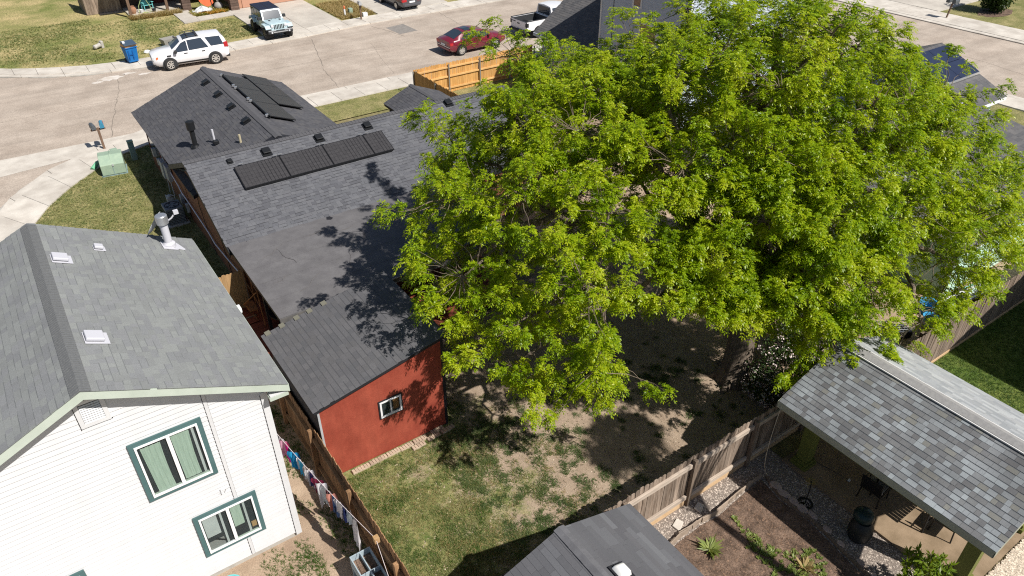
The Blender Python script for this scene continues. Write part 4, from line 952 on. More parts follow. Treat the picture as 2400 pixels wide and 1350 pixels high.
# two lapped sheets on the front wall, the seam between them
S(MB().prism([(3.7, .05), (7.26, .05), (7.26, 1.235), (3.7, 1.235)], 13.766, 13.78, 'y'), 'wall_sheet', M_RED)
S(MB().prism([(3.7, 1.243), (7.26, 1.243), (7.26, zs(7.26) - .12), (3.7, zs(3.7) - .12)], 13.764, 13.78, 'y'), 'wall_sheet', M_RED)
S(MB().box(7.26, 7.345, 13.755, 13.84, .02, zs(7.3) - .12).box(7.335, 7.35, 13.84, 13.95, .02, zs(7.3) - .12), 'corner_trim', M_BLACKTRIM)
S(MB().box(3.645, 3.7, 13.755, 13.9, .02, zs(3.66) - .12), 'corner_trim', M_GREYBOX)
S(MB().box(3.63, 3.66, 13.79, 17.05, .05, zs(3.66) - .12), 'side_sheet', M_BLACKTRIM)
win = S(MB().box(5.27, 5.31, 13.74, 13.762, 1.34, 1.98).box(5.94, 5.98, 13.74, 13.762, 1.34, 1.98).box(5.31, 5.94, 13.741, 13.762, 1.94, 1.98).box(5.31, 5.94, 13.741, 13.762, 1.34, 1.38), 'window', M_BLACKTRIM)
S(MB().box(5.31, 5.36, 13.725, 13.76, 1.38, 1.94).box(5.89, 5.94, 13.725, 13.76, 1.38, 1.94).box(5.36, 5.89, 13.727, 13.76, 1.38, 1.44).box(5.36, 5.89, 13.727, 13.76, 1.89, 1.94).box(5.605, 5.645, 13.73, 13.76, 1.44, 1.89), 'window_frame', M_TRIMWHITE, win)
S(MB().box(5.36, 5.605, 13.748, 13.752, 1.44, 1.89), 'pane', M_GLASS, win); S(MB().box(5.645, 5.89, 13.744, 13.748, 1.44, 1.89), 'pane', M_GLASS, win)
S(MB().box(5.36, 5.89, 13.7545, 13.757, 1.44, 1.89), 'room_back', M_DARKROOM, win); S(MB().box(5.7, 5.87, 13.7525, 13.754, 1.5, 1.87), 'interior_board', mat('warm_interior_board', (.3, .14, .05)), win)
sr = S(MB().add([(3.54, 13.64, zs(3.54) - .02), (7.42, 13.64, zs(7.42) - .02), (7.42, 17.35, zs(7.42) - .02), (3.54, 17.35, zs(3.54) - .02), (3.54, 13.64, zs(3.54) - .13), (7.42, 13.64, zs(7.42) - .13), (7.42, 17.35, zs(7.42) - .13), (3.54, 17.35, zs(3.54) - .13)],
                [(0, 1, 2, 3), (7, 6, 5, 4), (0, 4, 5, 1), (1, 5, 6, 2), (2, 6, 7, 3), (3, 7, 4, 0)]), 'roof', M_BLACKTRIM)
r_ = Roof(sr)
r_.slope(Vector((3.51, 17.38, zs(3.51) - .025)) - SHO, (0, -1, 0), (1, 0, KS), 3.77, 3.96, P_SHED, exposure=.15, widths=(.2, .26, .31), th=(.006, .008), band='shed_shadow_band', bandp=.75)
r_.done()
S(MB().box(3.3, 3.62, 13.66, 13.72, zs(3.54) - .2, zs(3.54) - .14), 'rafter_end', M_TRIMWHITE) if False else None
for x in (3.62, 4.05, 4.5, 4.9, 5.35): S(MB().add([(x, 17.24, zs(x) + .02), (x + .15, 17.24, zs(x + .15) + .02), (x + .15, 17.41, zs(x + .15) + .02), (x, 17.41, zs(x) + .02), (x, 17.24, zs(x) - .01), (x + .15, 17.24, zs(x + .15) - .01), (x + .15, 17.41, zs(x + .15) - .01), (x, 17.41, zs(x) - .01)], [(0, 1, 2, 3), (7, 6, 5, 4), (0, 4, 5, 1), (1, 5, 6, 2), (2, 6, 7, 3), (3, 7, 4, 0)]), 'starter_tab', mat('starter_strip_tan', (.17, .165, .13)), sr)
# loose ribbed paver blocks along the shed foot
def paver(x, y, L, rz, ribs, label):
    t = thing('paver_block', label, 'paver', (x, y, 0), rz, 'paver blocks along the foot of the red shed')
    MB().box(0, L, -.07, .07, 0, .06).build('block', M_PAVER, t, bevel=.008)
    rb = MB(); n = int(L / .075)
    for k in range(n): rb.box(k * L / n + .008, (k + 1) * L / n - .012, -.068, .068, .058, .08)
    rb.build('rib', M_PAVER, t, bevel=.006)
ORD = ['longest flat strip of tan paver edging, nearest the brown fence at the red shed', 'second tan paver strip from the brown fence along the red shed',
       'third tan paver strip from the brown fence, beside the trampled dirt', 'sunlit ribbed paver block under the middle of the red shed wall',
       'ribbed paver block pushed out in front of its row below the shed window', 'ribbed paver block leaning against the wall right of the shed window',
       'ribbed paver block lying crooked near the shed corner', 'ribbed paver block at the shed corner against the dark trim', 'outermost ribbed paver block past the shed corner on the grass']
for (x, y, L, rz), lb in zip(((4.22, 13.62, .52, .0), (4.75, 13.63, .52, .02), (5.28, 13.64, .4, .03), (5.68, 13.62, .42, .05), (5.98, 13.44, .42, .04), (6.12, 13.64, .42, -.02), (6.5, 13.5, .42, .06), (6.72, 13.68, .42, .03), (6.98, 13.52, .44, .12)), ORD): paver(x, y, L, rz, 5, lb)

# ------------------------------------------------------------------ fences
def fence_run(t, horiz, a, b, fixed, h, m, wd=.138, step=.145, th=.018, side=1, ear=.03, zb=.02, limit=300):
    """pickets from a to b; horiz: along X else along Y; each picket is a part"""
    ms = []
    for hh in (h - .02, h, h + .015):
        me = MB().prism([(0, 0), (wd, 0), (wd, hh - ear), (wd - ear, hh), (ear, hh), (0, hh - ear)], 0, th, 'y').mesh('picket'); me.materials.append(m); ms.append(me)
    k = 0; p = a; L = Vector(t.location)
    while p < b - wd * .5:
        o = link('picket', rnd.choice(ms), t)
        j = rnd.uniform(-.004, .004)
        if horiz: o.location = Vector((p, fixed + j, zb)) - L; o.rotation_euler = (rnd.uniform(-.008, .008), rnd.uniform(-.006, .006), 0)
        else: o.location = Vector((fixed + j + th, p, zb)) - L; o.rotation_euler = (rnd.uniform(-.006, .006), 0, math.pi / 2 + rnd.uniform(-.01, .01))
        p += step; k += 1
def bars(t, name, m, boxes, bevel=0):
    L = t.location
    for b in boxes:
        MB().box(b[0] - L.x, b[1] - L.x, b[2] - L.y, b[3] - L.y, b[4], b[5]).build(name, m, t, bevel=bevel)
lf = thing('brown_fence', 'long brown wooden fence between the white house and the red shed yard', 'fence', (3.55, 12, 0))
fence_run(lf, False, 6.2, 17.9, 3.545, 1.76, M_FENCEBROWN)
ys = [6.9, 9.3, 11.7, 14.1, 16.5]
bars(lf, 'rail', M_FENCEBROWN2, [(3.46, 3.542, a + .05, b - .05, z, z + .085) for a, b in zip(ys, ys[1:]) for z in (.3, 1.35)] + [(3.46, 3.542, 16.55, 17.9, z, z + .085) for z in (.3, 1.35)])
bars(lf, 'post', M_FENCEBROWN, [(3.4, 3.5, y - .05, y + .05, 0, 1.72) for y in ys], .008)
rf_ = thing('weathered_yard_fence', 'weathered grey wooden fence with pale rails between dirt yard and gravel bed', 'fence', (11, 7.72, 0))
fence_run(rf_, True, 4.2, 16.1, 7.73, 1.74, M_FENCEGREY)
xs = [6.2, 8.6, 10.93, 13.25, 15.6]
bars(rf_, 'rail', M_RAILGREY, [(a + .05, b - .05, 7.655, 7.726, z, z + .14) for a, b in zip(xs, xs[1:]) for z in (.24, 1.42)], .006)
bars(rf_, 'post', M_POSTGREY, [(x - .05, x + .05, 7.6, 7.7, 0, 1.7) for x in xs], .008)
bars(rf_, 'kick_board', M_KICK, [(a + .05, b - .05, 7.69, 7.727, .0, .16) for a, b in zip(xs, xs[1:])])
ff = thing('weathered_back_fence', 'weathered grey plank fence beside the dark green lawn at the right', 'fence', (24, 7.1, 0))
fence_run(ff, True, 17.6, 35.5, 7.1, 1.78, M_FENCEGREY, side=-1)
xs = [18, 20.4, 22.8, 25.2, 27.6, 30, 32.4, 34.8]
bars(ff, 'rail', M_FENCEBROWN2, [(a + .05, b - .05, 7.125, 7.2, z, z + .085) for a, b in zip(xs, xs[1:]) for z in (.3, 1.35)])
bars(ff, 'post', M_POSTGREY, [(x - .05, x + .05, 7.2, 7.3, 0, 1.7) for x in xs])
bars(ff, 'base_board', M_KICK, [(17.7, 35.4, 7.07, 7.095, 0, .1)])
cf = thing('cedar_fence', 'fresh yellow cedar fence around the corner yard beside the maroon car', 'fence', (23, 37.6, 0))
fence_run(cf, True, 19.4, 28.0, 37.64, 1.8, M_CEDAR, ear=.045)
xs = [19.5, 21.7, 23.9, 26.1, 28.0]
bars(cf, 'rail', M_CEDARRAIL, [(a + .04, b - .04, 37.56, 37.636, z, z + .09) for a, b in zip(xs, xs[1:]) for z in (.25, .95, 1.5)])
bars(cf, 'post', M_STEELPOST, [(x - .035, x + .035, 37.5, 37.56, 0, 1.75) for x in xs])
fence_run(cf, False, 30.0, 37.6, 19.36, 1.8, M_CEDAR, ear=.045)
bars(cf, 'rail', M_CEDARRAIL, [(19.4, 19.46, 30.1, 37.5, z, z + .09) for z in (.25, 1.5)])
bars(cf, 'post', M_STEELPOST, [(19.28, 19.34, y - .03, y + .03, 0, 1.75) for y in (30.3, 32.6, 35, 37.5)])

# ------------------------------------------------------------------ patio cover (lower right)
PCO = Vector((15.65, 4.6, 0))
PC = thing('patio_cover', 'gabled patio cover with mixed grey shingles on olive posts at the lower right', 'patio cover', PCO)
def Pp(mb, name, m, par=None, **k): return sub(mb, name, m, par or PC, PCO, **k)
PX, PZr, KPp = 15.65, 3.6, .4
def zp(u): return PZr - KPp * abs(u - PX)
E0, E1, V0, V1 = 13.4, 17.9, 1.9, 7.3
pr_ = Pp(MB().add([(E0, V0, zp(E0) - .03), (E0, V1, zp(E0) - .03), (PX, V1, PZr - .03), (PX, V0, PZr - .03), (E1, V0, zp(E1) - .03), (E1, V1, zp(E1) - .03)] +
                  [(E0, V0, zp(E0) - .14), (E0, V1, zp(E0) - .14), (PX, V1, PZr - .14), (PX, V0, PZr - .14), (E1, V0, zp(E1) - .14), (E1, V1, zp(E1) - .14)],
                  [(0, 3, 2, 1), (3, 4, 5, 2), (6, 7, 8, 9), (9, 8, 11, 10), (0, 1, 7, 6), (1, 2, 8, 7), (2, 5, 11, 8), (4, 10, 11, 5), (0, 6, 9, 3), (3, 9, 10, 4)]), 'roof', M_FASCIA)
r_ = Roof(pr_)
Lp = (PX - E0) * math.hypot(1, KPp)
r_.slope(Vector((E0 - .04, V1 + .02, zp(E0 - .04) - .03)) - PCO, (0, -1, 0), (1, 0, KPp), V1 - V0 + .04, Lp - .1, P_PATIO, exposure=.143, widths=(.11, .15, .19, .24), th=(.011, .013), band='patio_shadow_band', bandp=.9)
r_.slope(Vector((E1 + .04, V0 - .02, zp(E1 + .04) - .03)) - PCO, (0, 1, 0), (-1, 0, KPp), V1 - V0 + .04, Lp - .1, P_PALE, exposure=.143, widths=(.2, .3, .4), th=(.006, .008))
r_.done()
Pp(MB().box(E0 - .05, E0 - .015, V0 - .01, V1 + .01, zp(E0) - .24, zp(E0) - .045), 'eave_fascia', M_FASCIA)
Pp(MB().box(E1 + .015, E1 + .05, V0 - .01, V1 + .01, zp(E1) - .2, zp(E1) - .045), 'eave_fascia', M_FASCIA)
Pp(MB().box(E0, E0 + .1, V0 + .2, V1 - .2, zp(E0) - .3, zp(E0) - .15).box(E1 - .1, E1, V0 + .2, V1 - .2, zp(E1) - .3, zp(E1) - .15), 'beam', M_OLIVE)
for vv in (V0 - .02, V1):
    Pp(MB().prism([(E0 - .05, zp(E0) - .06), (PX, PZr - .05), (E1 + .05, zp(E1) - .06), (E1 + .05, zp(E1) - .22), (PX, PZr - .21), (E0 - .05, zp(E0) - .22)], vv, vv + .02, 'y'), 'rake_fascia', M_FASCIA)
# ridge vent strip with pale edges
for sgn in (-1, 1):
    Pp(MB().add([(PX, V0 - .03, PZr + .035), (PX + sgn * .17, V0 - .03, PZr + .035 - .17 * KPp), (PX + sgn * .17, V1 + .03, PZr + .035 - .17 * KPp), (PX, V1 + .03, PZr + .035),
                 (PX, V0 - .03, PZr + .0), (PX + sgn * .17, V0 - .03, PZr + .0 - .17 * KPp), (PX + sgn * .17, V1 + .03, PZr + .0 - .17 * KPp), (PX, V1 + .03, PZr)],
                [(0, 1, 2, 3), (7, 6, 5, 4), (1, 5, 6, 2), (0, 4, 5, 1), (2, 6, 7, 3)]), 'ridge_vent', mat('ridge_vent_grey', (.24, .235, .235), (.3, .295, .29), scale=12, speck=.15))
    x = PX + sgn * .185
    Pp(MB().box(x - .018, x + .018, V0 - .03, V1 + .03, zp(x) + .0, zp(x) + .03), 'ridge_edge', M_RIDGELINE)
for (x, y) in ((14.55, 6.78), (14.55, 2.42), (17.3, 6.78), (17.3, 2.42)):
    Pp(MB().box(x - .16, x + .16, y - .16, y + .16, .3, zp(x) - .15), 'post', M_OLIVE)
    Pp(MB().box(x - .24, x + .24, y - .24, y + .24, .07, .2).box(x - .2, x + .2, y - .2, y + .2, .2, .3), 'post_base', M_OLIVE)
# things in its shade
tb = thing('patio_table', 'black slatted patio table in deep shade under the patio cover', 'table', (15.55, 4.35, .07))
tt = MB()
for k in range(9): tt.box(-.48 + k * .107, -.39 + k * .107, -.75, .75, .68, .71)
tt.build('table_top', M_BLACK, tb)
for sx, sy in ((-1, -1), (1, -1), (-1, 1), (1, 1)): MB().tube([(sx * .42, sy * .68, .68), (sx * .46, sy * .72, 0)], .025, 6).build('leg', M_BLACK, tb)
MB().tube([(-.44, -.7, .3), (.44, -.7, .3)], .015, 6).tube([(-.44, .7, .3), (.44, .7, .3)], .015, 6).build('stretcher', M_BLACK, tb)
def patio_chair(x, y, rz, label, cush):
    t = thing('patio_chair', label, 'chair', (x, y, .07), rz, 'patio chairs under the patio cover')
    MB().box(-.27, .27, -.26, .26, .38, .42).build('seat', M_BLACK, t)
    MB().box(-.25, .25, -.24, .22, .42, .5).build('cushion', cush, t, bevel=.03, smooth=60)
    MB().add([(-.27, -.26, .42), (.27, -.26, .42), (.27, -.4, .95), (-.27, -.4, .95), (-.27, -.3, .42), (.27, -.3, .42), (.27, -.44, .95), (-.27, -.44, .95)], [(0, 1, 2, 3), (7, 6, 5, 4), (0, 4, 5, 1), (1, 5, 6, 2), (2, 6, 7, 3), (3, 7, 4, 0)]).build('backrest', M_BLACK, t)
    for sx in (-1, 1):
        for sy in (-1, 1): MB().tube([(sx * .25, sy * .24, .38), (sx * .27, sy * .27, 0)], .018, 6).build('leg', M_BLACK, t)
        MB().tube([(sx * .29, -.28, .62), (sx * .29, .25, .62), (sx * .29, .25, .4)], .018, 6).build('armrest', M_BLACK, t)
CUSH = mat('grey_cushion', (.26, .26, .25), rough=.9)
patio_chair(15.05, 5.0, -1.5, 'patio chair with grey cushion nearest the fence in the patio shade', CUSH)
patio_chair(15.6, 3.35, 0.1, 'patio chair at the sunlit edge of the patio with its foot in the sun', M_BLACK)
bq = thing('covered_grill', 'round grill under a black cover standing on the gravel edge', 'grill', (13.72, 4.5, 0)); bq.scale = (.86,) * 3
MB().lathe([(.27, 0), (.31, .12), (.34, .33), (.32, .52), (.25, .64), (.2, .7)], n=22).build('cover', M_COVER, bq, smooth=50)
MB().lathe([(.2, .68), (.27, .73), (.29, .82), (.26, .93), (.17, 1.0), (0, 1.03)], .06, .08, n=22).build('lid_cover', M_COVERTOP, bq, smooth=60)

gs = thing('garden_stake', 'thin dark stake with dry yellow sprig in a ring on the shaded gravel', 'garden stake', (13.5, 5.9, 0))
MB().tube([(0, 0, 0), (.02, .01, .55), (.0, .03, .85)], .016, 6).build('stake', M_BLACK, gs)
MB().lathe([(.2, 0), (.2, .03), (.15, .03), (.15, 0)], n=18).build('ring', M_BLACK, gs)
q = []
for k in range(70):
    a = rnd.uniform(0, 6.28); r0 = rnd.uniform(0, .1); p = Vector((r0 * math.cos(a), .03 + r0 * math.sin(a), .82 + rnd.uniform(-.1, .12))); d = Vector((math.cos(a), math.sin(a), rnd.uniform(-.4, .7))).normalized() * .07; s_ = d.cross(Vector((0, 0, 1))).normalized() * .016
    q += [p, p + d * .5 + s_, p + d, p + d * .5 - s_]
o = link('sprig', np_mesh('sprig', [tuple(p) for p in q], 4, M_STRAW), gs); o['kind'] = 'stuff'
br = thing('push_broom', 'thin pole with pale tip lying on the shaded patio slab', 'pole', (14.95, 6.1, .07))
MB().tube([(-.1, .55, .03), (.1, -.4, .03)], .008, 6).build('handle', M_PLASTIC, br); MB().box(.07, .14, -.45, -.4, .0, .04).build('tip', M_TRIMWHITE, br)
cd = thing('pale_cord', 'thin pale cord hanging from the patio cover corner to the bed edging', 'cord', (13.4, 7.1, 0))
pts = []
for i in range(15):
    t = i / 14; p = Vector((13.37, 7.2, 2.5)).lerp(Vector((13.36, 7.0, .12)), t); p.z -= .5 * math.sin(math.pi * t) * .9; p.x -= .22 * math.sin(math.pi * t); pts.append(p - Vector((13.4, 7.1, 0)))
MB().tube(pts, .007, 5).build('cord', M_CORD, cd)
# bent-board edging of the bed
ed = thing('board_edging', 'curved weathered board edging between gravel strip and garden bed', 'garden edging', (11.3, 7, 0))
E1p = [(9.15, 6.75), (9.6, 6.98), (10.05, 7.06), (10.5, 7.03), (10.85, 7.06), (11.35, 7.0), (11.8, 7.03), (12.15, 7.07), (12.6, 7.1), (13.0, 7.16), (13.4, 7.14)]
def edge_board(pts, h0, h1, th, name, m, t, off=0.):
    L = t.location; mb = MB(); vs = []
    for i, p in enumerate(pts):
        a = Vector(pts[max(i - 1, 0)]); b = Vector(pts[min(i + 1, len(pts) - 1)]); d = (b - a).normalized(); n = Vector((-d.y, d.x)) * th
        c = Vector(p) + n * off
        for q, z in ((c - n, h0), (c + n, h0), (c + n, h1), (c - n, h1)): vs.append((q.x - L.x, q.y - L.y, z))
    fs = []
    for i in range(len(pts) - 1):
        for k in range(4): fs.append((i * 4 + k, i * 4 + (k + 1) % 4, i * 4 + 4 + (k + 1) % 4, i * 4 + 4 + k))
    fs += [(0, 3, 2, 1), tuple(len(vs) - 4 + k for k in range(4))]
    mb.add(vs, fs); return mb.build(name, m, t)
for i in range(0, len(E1p) - 2, 1):
    edge_board([E1p[i], E1p[i + 1], (E1p[i + 1][0] * .4 + E1p[i + 2][0] * .6, E1p[i + 1][1] * .4 + E1p[i + 2][1] * .6)], -.01, .13 + rnd.uniform(0, .05), .016, 'board', M_BENDER, ed, off=rnd.choice((-1, 1, 2.2)))
ed2 = thing('stone_edging', 'curved dark edging with flat pink stones along the shaded gravel', 'garden edging', (13, 5, 0))
E2p = [(13.36, 7.05), (13.2, 6.7), (13.12, 6.3), (13.12, 5.9), (13.16, 5.5), (13.12, 5.0), (13.02, 4.5), (12.95, 4.0), (12.9, 3.5), (12.86, 2.8), (12.8, 1.8)]
edge_board(E2p, -.02, .1, .03, 'edge_strip', M_POSTGREY, ed2)
PINK = mat('flat_pink_stone', (.33, .25, .215), (.45, .36, .31), scale=6, rough=.9, rand=.15)
for (x, y, s) in ((13.28, 6.7, .17), (13.24, 6.38, .16), (13.25, 6.08, .15), (13.24, 5.8, .16), (13.27, 5.52, .13), (13.2, 5.05, .12), (13.12, 4.6, .1), (13.05, 4.0, .1), (12.98, 3.6, .09)):
    p = blob(0, 0, s * .7, s * 1.1, 0, 9, .22); MB().prism([(a[0] + x - 13, a[1] + y - 5) for a in p], .0, .1 + rnd.uniform(0, .03)).build('stone', PINK, ed2, bevel=.01)
for (x, y, s, lb) in ((11.12, 7.4, .15, 'pale square stepping stone on the gravel under the weathered fence'), (10.28, 7.33, .16, 'white oblong stepping stone on the gravel nearest the grey shed roof')):
    t = thing('stepping_stone', lb, 'stone', (x, y, 0), .3, 'stepping stones on the gravel strip')
    MB().prism([(-s, -s * .6), (-s * .6, -s * .8), (s, -s * .5), (s * .9, s * .7), (-s * .8, s * .6)], 0, .045).build('stone', M_CONC, t, bevel=.012)

# ------------------------------------------------------------------ small grey garden shed at the bottom edge
GSO = Vector((6.3, 4.5, 0))
GS = thing('grey_garden_shed', 'small shed with grey strip shingles and white dome, cut by the bottom edge', 'shed', GSO)
def G(mb, name, m, par=None, **k): return sub(mb, name, m, par or GS, GSO, **k)
GX, GZ, KG = 6.3, 2.95, .33
def zg(u): return GZ - KG * abs(u - GX)
G(MB().prism([(4.5, 0), (8.1, 0), (8.1, zg(8.1) - .12), (GX, GZ - .12), (4.5, zg(4.5) - .12)], 1.2, 7.1, 'y'), 'wall', M_GREYBOX)
g = G(MB().add([(4.28, 1, zg(4.28) - .02), (4.28, 7.28, zg(4.28) - .02), (GX, 7.28, GZ - .02), (GX, 1, GZ - .02), (8.3, 1, zg(8.3) - .02), (8.3, 7.28, zg(8.3) - .02)] +
               [(4.28, 1, zg(4.28) - .11), (4.28, 7.28, zg(4.28) - .11), (GX, 7.28, GZ - .11), (GX, 1, GZ - .11), (8.3, 1, zg(8.3) - .11), (8.3, 7.28, zg(8.3) - .11)],
               [(0, 3, 2, 1), (3, 4, 5, 2), (6, 7, 8, 9), (9, 8, 11, 10), (0, 1, 7, 6), (1, 2, 8, 7), (2, 5, 11, 8), (4, 10, 11, 5), (0, 6, 9, 3), (3, 9, 10, 4)]), 'roof', M_BLACKTRIM)
r_ = Roof(g)
Lg = 2.0 * math.hypot(1, KG)
r_.slope(Vector((8.33, .98, zg(8.33) - .025)) - GSO, (0, 1, 0), (-1, 0, KG), 6.32, Lg + .02, P_GREYSHED, exposure=.145, widths=(.33, .5, .66, .9), th=(.005, .006))
r_.slope(Vector((4.25, 7.3, zg(4.25) - .025)) - GSO, (0, -1, 0), (1, 0, KG), 6.32, Lg + .02, P_GREYSHED, exposure=.145, widths=(.33, .5, .66, .9), th=(.009, .011))
r_.done()
ridge_caps(g, Vector((GX, .98, GZ)) - GSO, Vector((GX, 7.31, GZ)) - GSO, KG, mat('grey_ridge_strip', (.1, .1, .108), (.14, .14, .15), scale=3, speck=.16, speck_scale=90, rough=.95), half=.13, step=.45, th=.008)
dm = G(MB().lathe([(.0, .15), (.12, .14), (.18, .1), (.215, .03), (.225, 0)], n=4, M=Matrix.Translation((6.72, 5.86, zg(6.72))) @ Matrix.Rotation(math.atan(KG), 4, 'Y') @ Matrix.Rotation(math.pi / 4, 4, 'Z')), 'roof_dome', M_DOME, bevel=.03, smooth=80)
G(MB().box(-.2, .2, -.2, .2, .0, .02, M=Matrix.Translation((6.72, 5.86, zg(6.72) + .005)) @ Matrix.Rotation(math.atan(KG), 4, 'Y')), 'dome_flange', M_BLACKTRIM)
G(MB().box(8.2, 8.32, 5.2, 5.5, 0, .0), 'x', M_CONC) if False else None

# ------------------------------------------------------------------ clothes line with washing
cl = thing('clothes_line', 'white line strung from the white house corner to the brown fence post', 'clothes line', (3, 12, 0))
A, B = Vector((2.62, 15.2, 1.78)), Vector((3.37, 10.07, 1.78))
def lp(t): p = A.lerp(B, t); p.z -= .16 * math.sin(math.pi * t); return p
MB().tube([lp(i / 20) - Vector((3, 12, 0)) for i in range(21)], .006, 5).build('line', M_LINE, cl)
C = Vector((2.95, 7.6, 1.2))
MB().tube([B - Vector((3, 12, 0)), B.lerp(C, .5) - Vector((3, 12, .05)), C - Vector((3, 12, 0))], .006, 5).build('line', M_LINE, cl)
MB().box(.32, .44, -1.99, -1.87, 1.68, 1.84).build('line_bracket', M_TANFENCE, cl)
GARM = [('dark navy', (.02, .025, .05), .24, .3, 'sock bundle', 'darkest bundle of socks on the line, at its far end by the house corner'), ('white', (.62, .6, .62), .22, .32, 'shirt', 'small white shirt next to the dark bundle at the far end of the line'),
        ('pale pink', (.6, .3, .4), .26, .5, 'shirt', 'pale pink shirt hanging behind the bright magenta dress'), ('magenta', (.75, .02, .33), .34, .42, 'dress', 'bright magenta dress on the clothes line'),
        ('slate', (.1, .13, .18), .16, .34, 'trousers', 'narrow slate trousers between magenta dress and blue shirt'), ('blue', (.02, .32, .6), .3, .5, 'shirt', 'larger bright blue shirt on the clothes line'),
        ('deep blue', (.01, .2, .42), .24, .42, 'shirt', 'deeper blue shirt pressed against the bright blue shirt'), ('white', (.65, .64, .63), .13, .32, 'vest', 'narrow white vest between the two blue garments'),
        ('sky blue', (.06, .4, .62), .24, .44, 'shorts', 'sky blue shorts after the narrow white vest'), ('white', (.6, .58, .56), .2, .42, 'shirt', 'white shirt beside the sky blue shorts'),
        ('beige', (.46, .38, .33), .18, .44, 'shirt', 'beige shirt between two white garments'), ('white', (.66, .65, .67), .2, .5, 'shirt', 'white long shirt left of the indigo one'),
        ('indigo', (.045, .04, .14), .18, .46, 'trousers', 'indigo trousers in the middle of the clothes line'), ('lilac', (.5, .46, .55), .2, .36, 'shirt', 'pale lilac shirt left of the burgundy one'),
        ('burgundy', (.22, .02, .06), .3, .42, 'shirt', 'burgundy shirt on the clothes line'), ('white', (.66, .66, .68), .28, .74, 'trousers', 'long white trousers hanging below the burgundy shirt'),
        ('pale grey', (.55, .58, .6), .32, .5, 'shirt', 'pale grey shirt in the wider half of the line'), ('maroon', (.13, .05, .06), .16, .36, 'vest', 'dark maroon vest beside the salmon striped garment'),
        ('salmon', (.52, .22, .17), .22, .52, 'shirt', 'salmon striped shirt on the clothes line'), ('denim', (.07, .12, .26), .24, .56, 'trousers', 'denim blue trousers right of the salmon shirt'),
        ('white', (.62, .62, .64), .2, .36, 'shirt', 'short white shirt between denim and navy garments'), ('white', (.64, .63, .65), .22, .46, 'shirt', 'white shirt just left of the navy blue shirt'),
        ('navy', (.03, .05, .2), .26, .42, 'shirt', 'navy blue shirt near the fence end of the line'), ('pale blue', (.5, .56, .6), .3, .36, 'shirt', 'pale blue short shirt hung over the long white robe'),
        ('white', (.6, .64, .68), .44, .92, 'robe', 'longest white robe hanging nearest the fence post')]
tw = sum(g[2] for g in GARM); t = .13; span = .72
LD = (B - A).normalized(); SD = Vector((LD.y, -LD.x, 0))
for i, (cn, c, wd, ln, nm, lb) in enumerate(GARM):
    t0 = t + span * (sum(g[2] for g in GARM[:i]) + wd / 2) / tw
    p = lp(t0); ww = wd * 1.; ln *= 1.12
    tilt_ = rnd.uniform(-.9, .4); ax = (LD * math.cos(tilt_) + SD * math.sin(tilt_)).normalized(); nn = Vector((ax.y, -ax.x, 0))
    n, k = 9, 6; vs = []
    legs = nm == 'trousers'
    for j in range(k + 1):
        s_ = j / k
        for q in range(n + 1):
            a = q / n - .5
            wj = ww * (1 - .16 * s_ + (.28 if nm in ('shirt', 'dress') and .1 < s_ < .45 else 0) * (1 if abs(a) > .3 else 0))
            if nm == 'dress': wj = ww * (.7 + .5 * s_)
            fold = .035 * math.sin(q * 1.7 + i * 2 + s_ * 1.5) * (.3 + s_)
            zz = -ln * s_ * (1 - .06 * math.sin(q * 2.1 + i))
            if legs and s_ > .5 and abs(a) < .07: zz = -ln * .5
            vs.append(p + ax * (a * wj) + nn * (fold) + Vector((0, 0, zz)))
    vs = [v_ - p for v_ in vs]
    mb = MB().add(vs, [(j * (n + 1) + q, j * (n + 1) + q + 1, (j + 1) * (n + 1) + q + 1, (j + 1) * (n + 1) + q) for j in range(k) for q in range(n)])
    mb.add([v_ + nn * .012 for v_ in vs], [(j * (n + 1) + q, (j + 1) * (n + 1) + q, (j + 1) * (n + 1) + q + 1, j * (n + 1) + q + 1) for j in range(k) for q in range(n)])
    o = mb.build('hanging_' + nm.replace(' ', '_'), mat(cn.replace(' ', '_') + '_cloth', tuple(x * .92 for x in c), tuple(min(1, x * 1.08) for x in c), scale=9, rough=.95), None, 60, fix=False, loc=p)
    tag(o, lb, nm.split()[0] if nm != 'sock bundle' else 'socks', 'washing on the clothes line')
# planter on legs
pl = thing('planter_box', 'blue-grey raised planter divided into soil squares beside the brown fence', 'planter', (3.15, 9.55, 0))
x0, x1, y0, y1 = -.27, .24, -1.2, 1.12
MB().box(x0, x0 + .025, y0, y1, .48, .82).box(x1 - .025, x1, y0, y1, .48, .82).box(x0 + .025, x1 - .025, y0, y0 + .025, .481, .819).box(x0 + .025, x1 - .025, y1 - .025, y1, .481, .819).build('box', M_PLANTER, pl)
MB().box(-.025, .0, y0 + .025, y1 - .025, .5, .8).build('divider', M_PLANTER, pl)
for k in range(1, 4):
    y = y0 + (y1 - y0) * k / 4
    MB().box(x0 + .025, -.025, y - .012, y + .012, .5, .79).box(0, x1 - .025, y - .012, y + .012, .5, .79).build('divider', M_PLANTER, pl)
MB().box(x0 + .026, x1 - .026, y0 + .026, y1 - .026, .5, .64).build('soil', M_BED, pl)
for sx in (x0 + .03, x1 - .03):
    for sy in (y0 + .05, y1 - .05): MB().box(sx - .025, sx + .025, sy - .025, sy + .025, 0, .48).build('leg', M_PLANTER, pl)
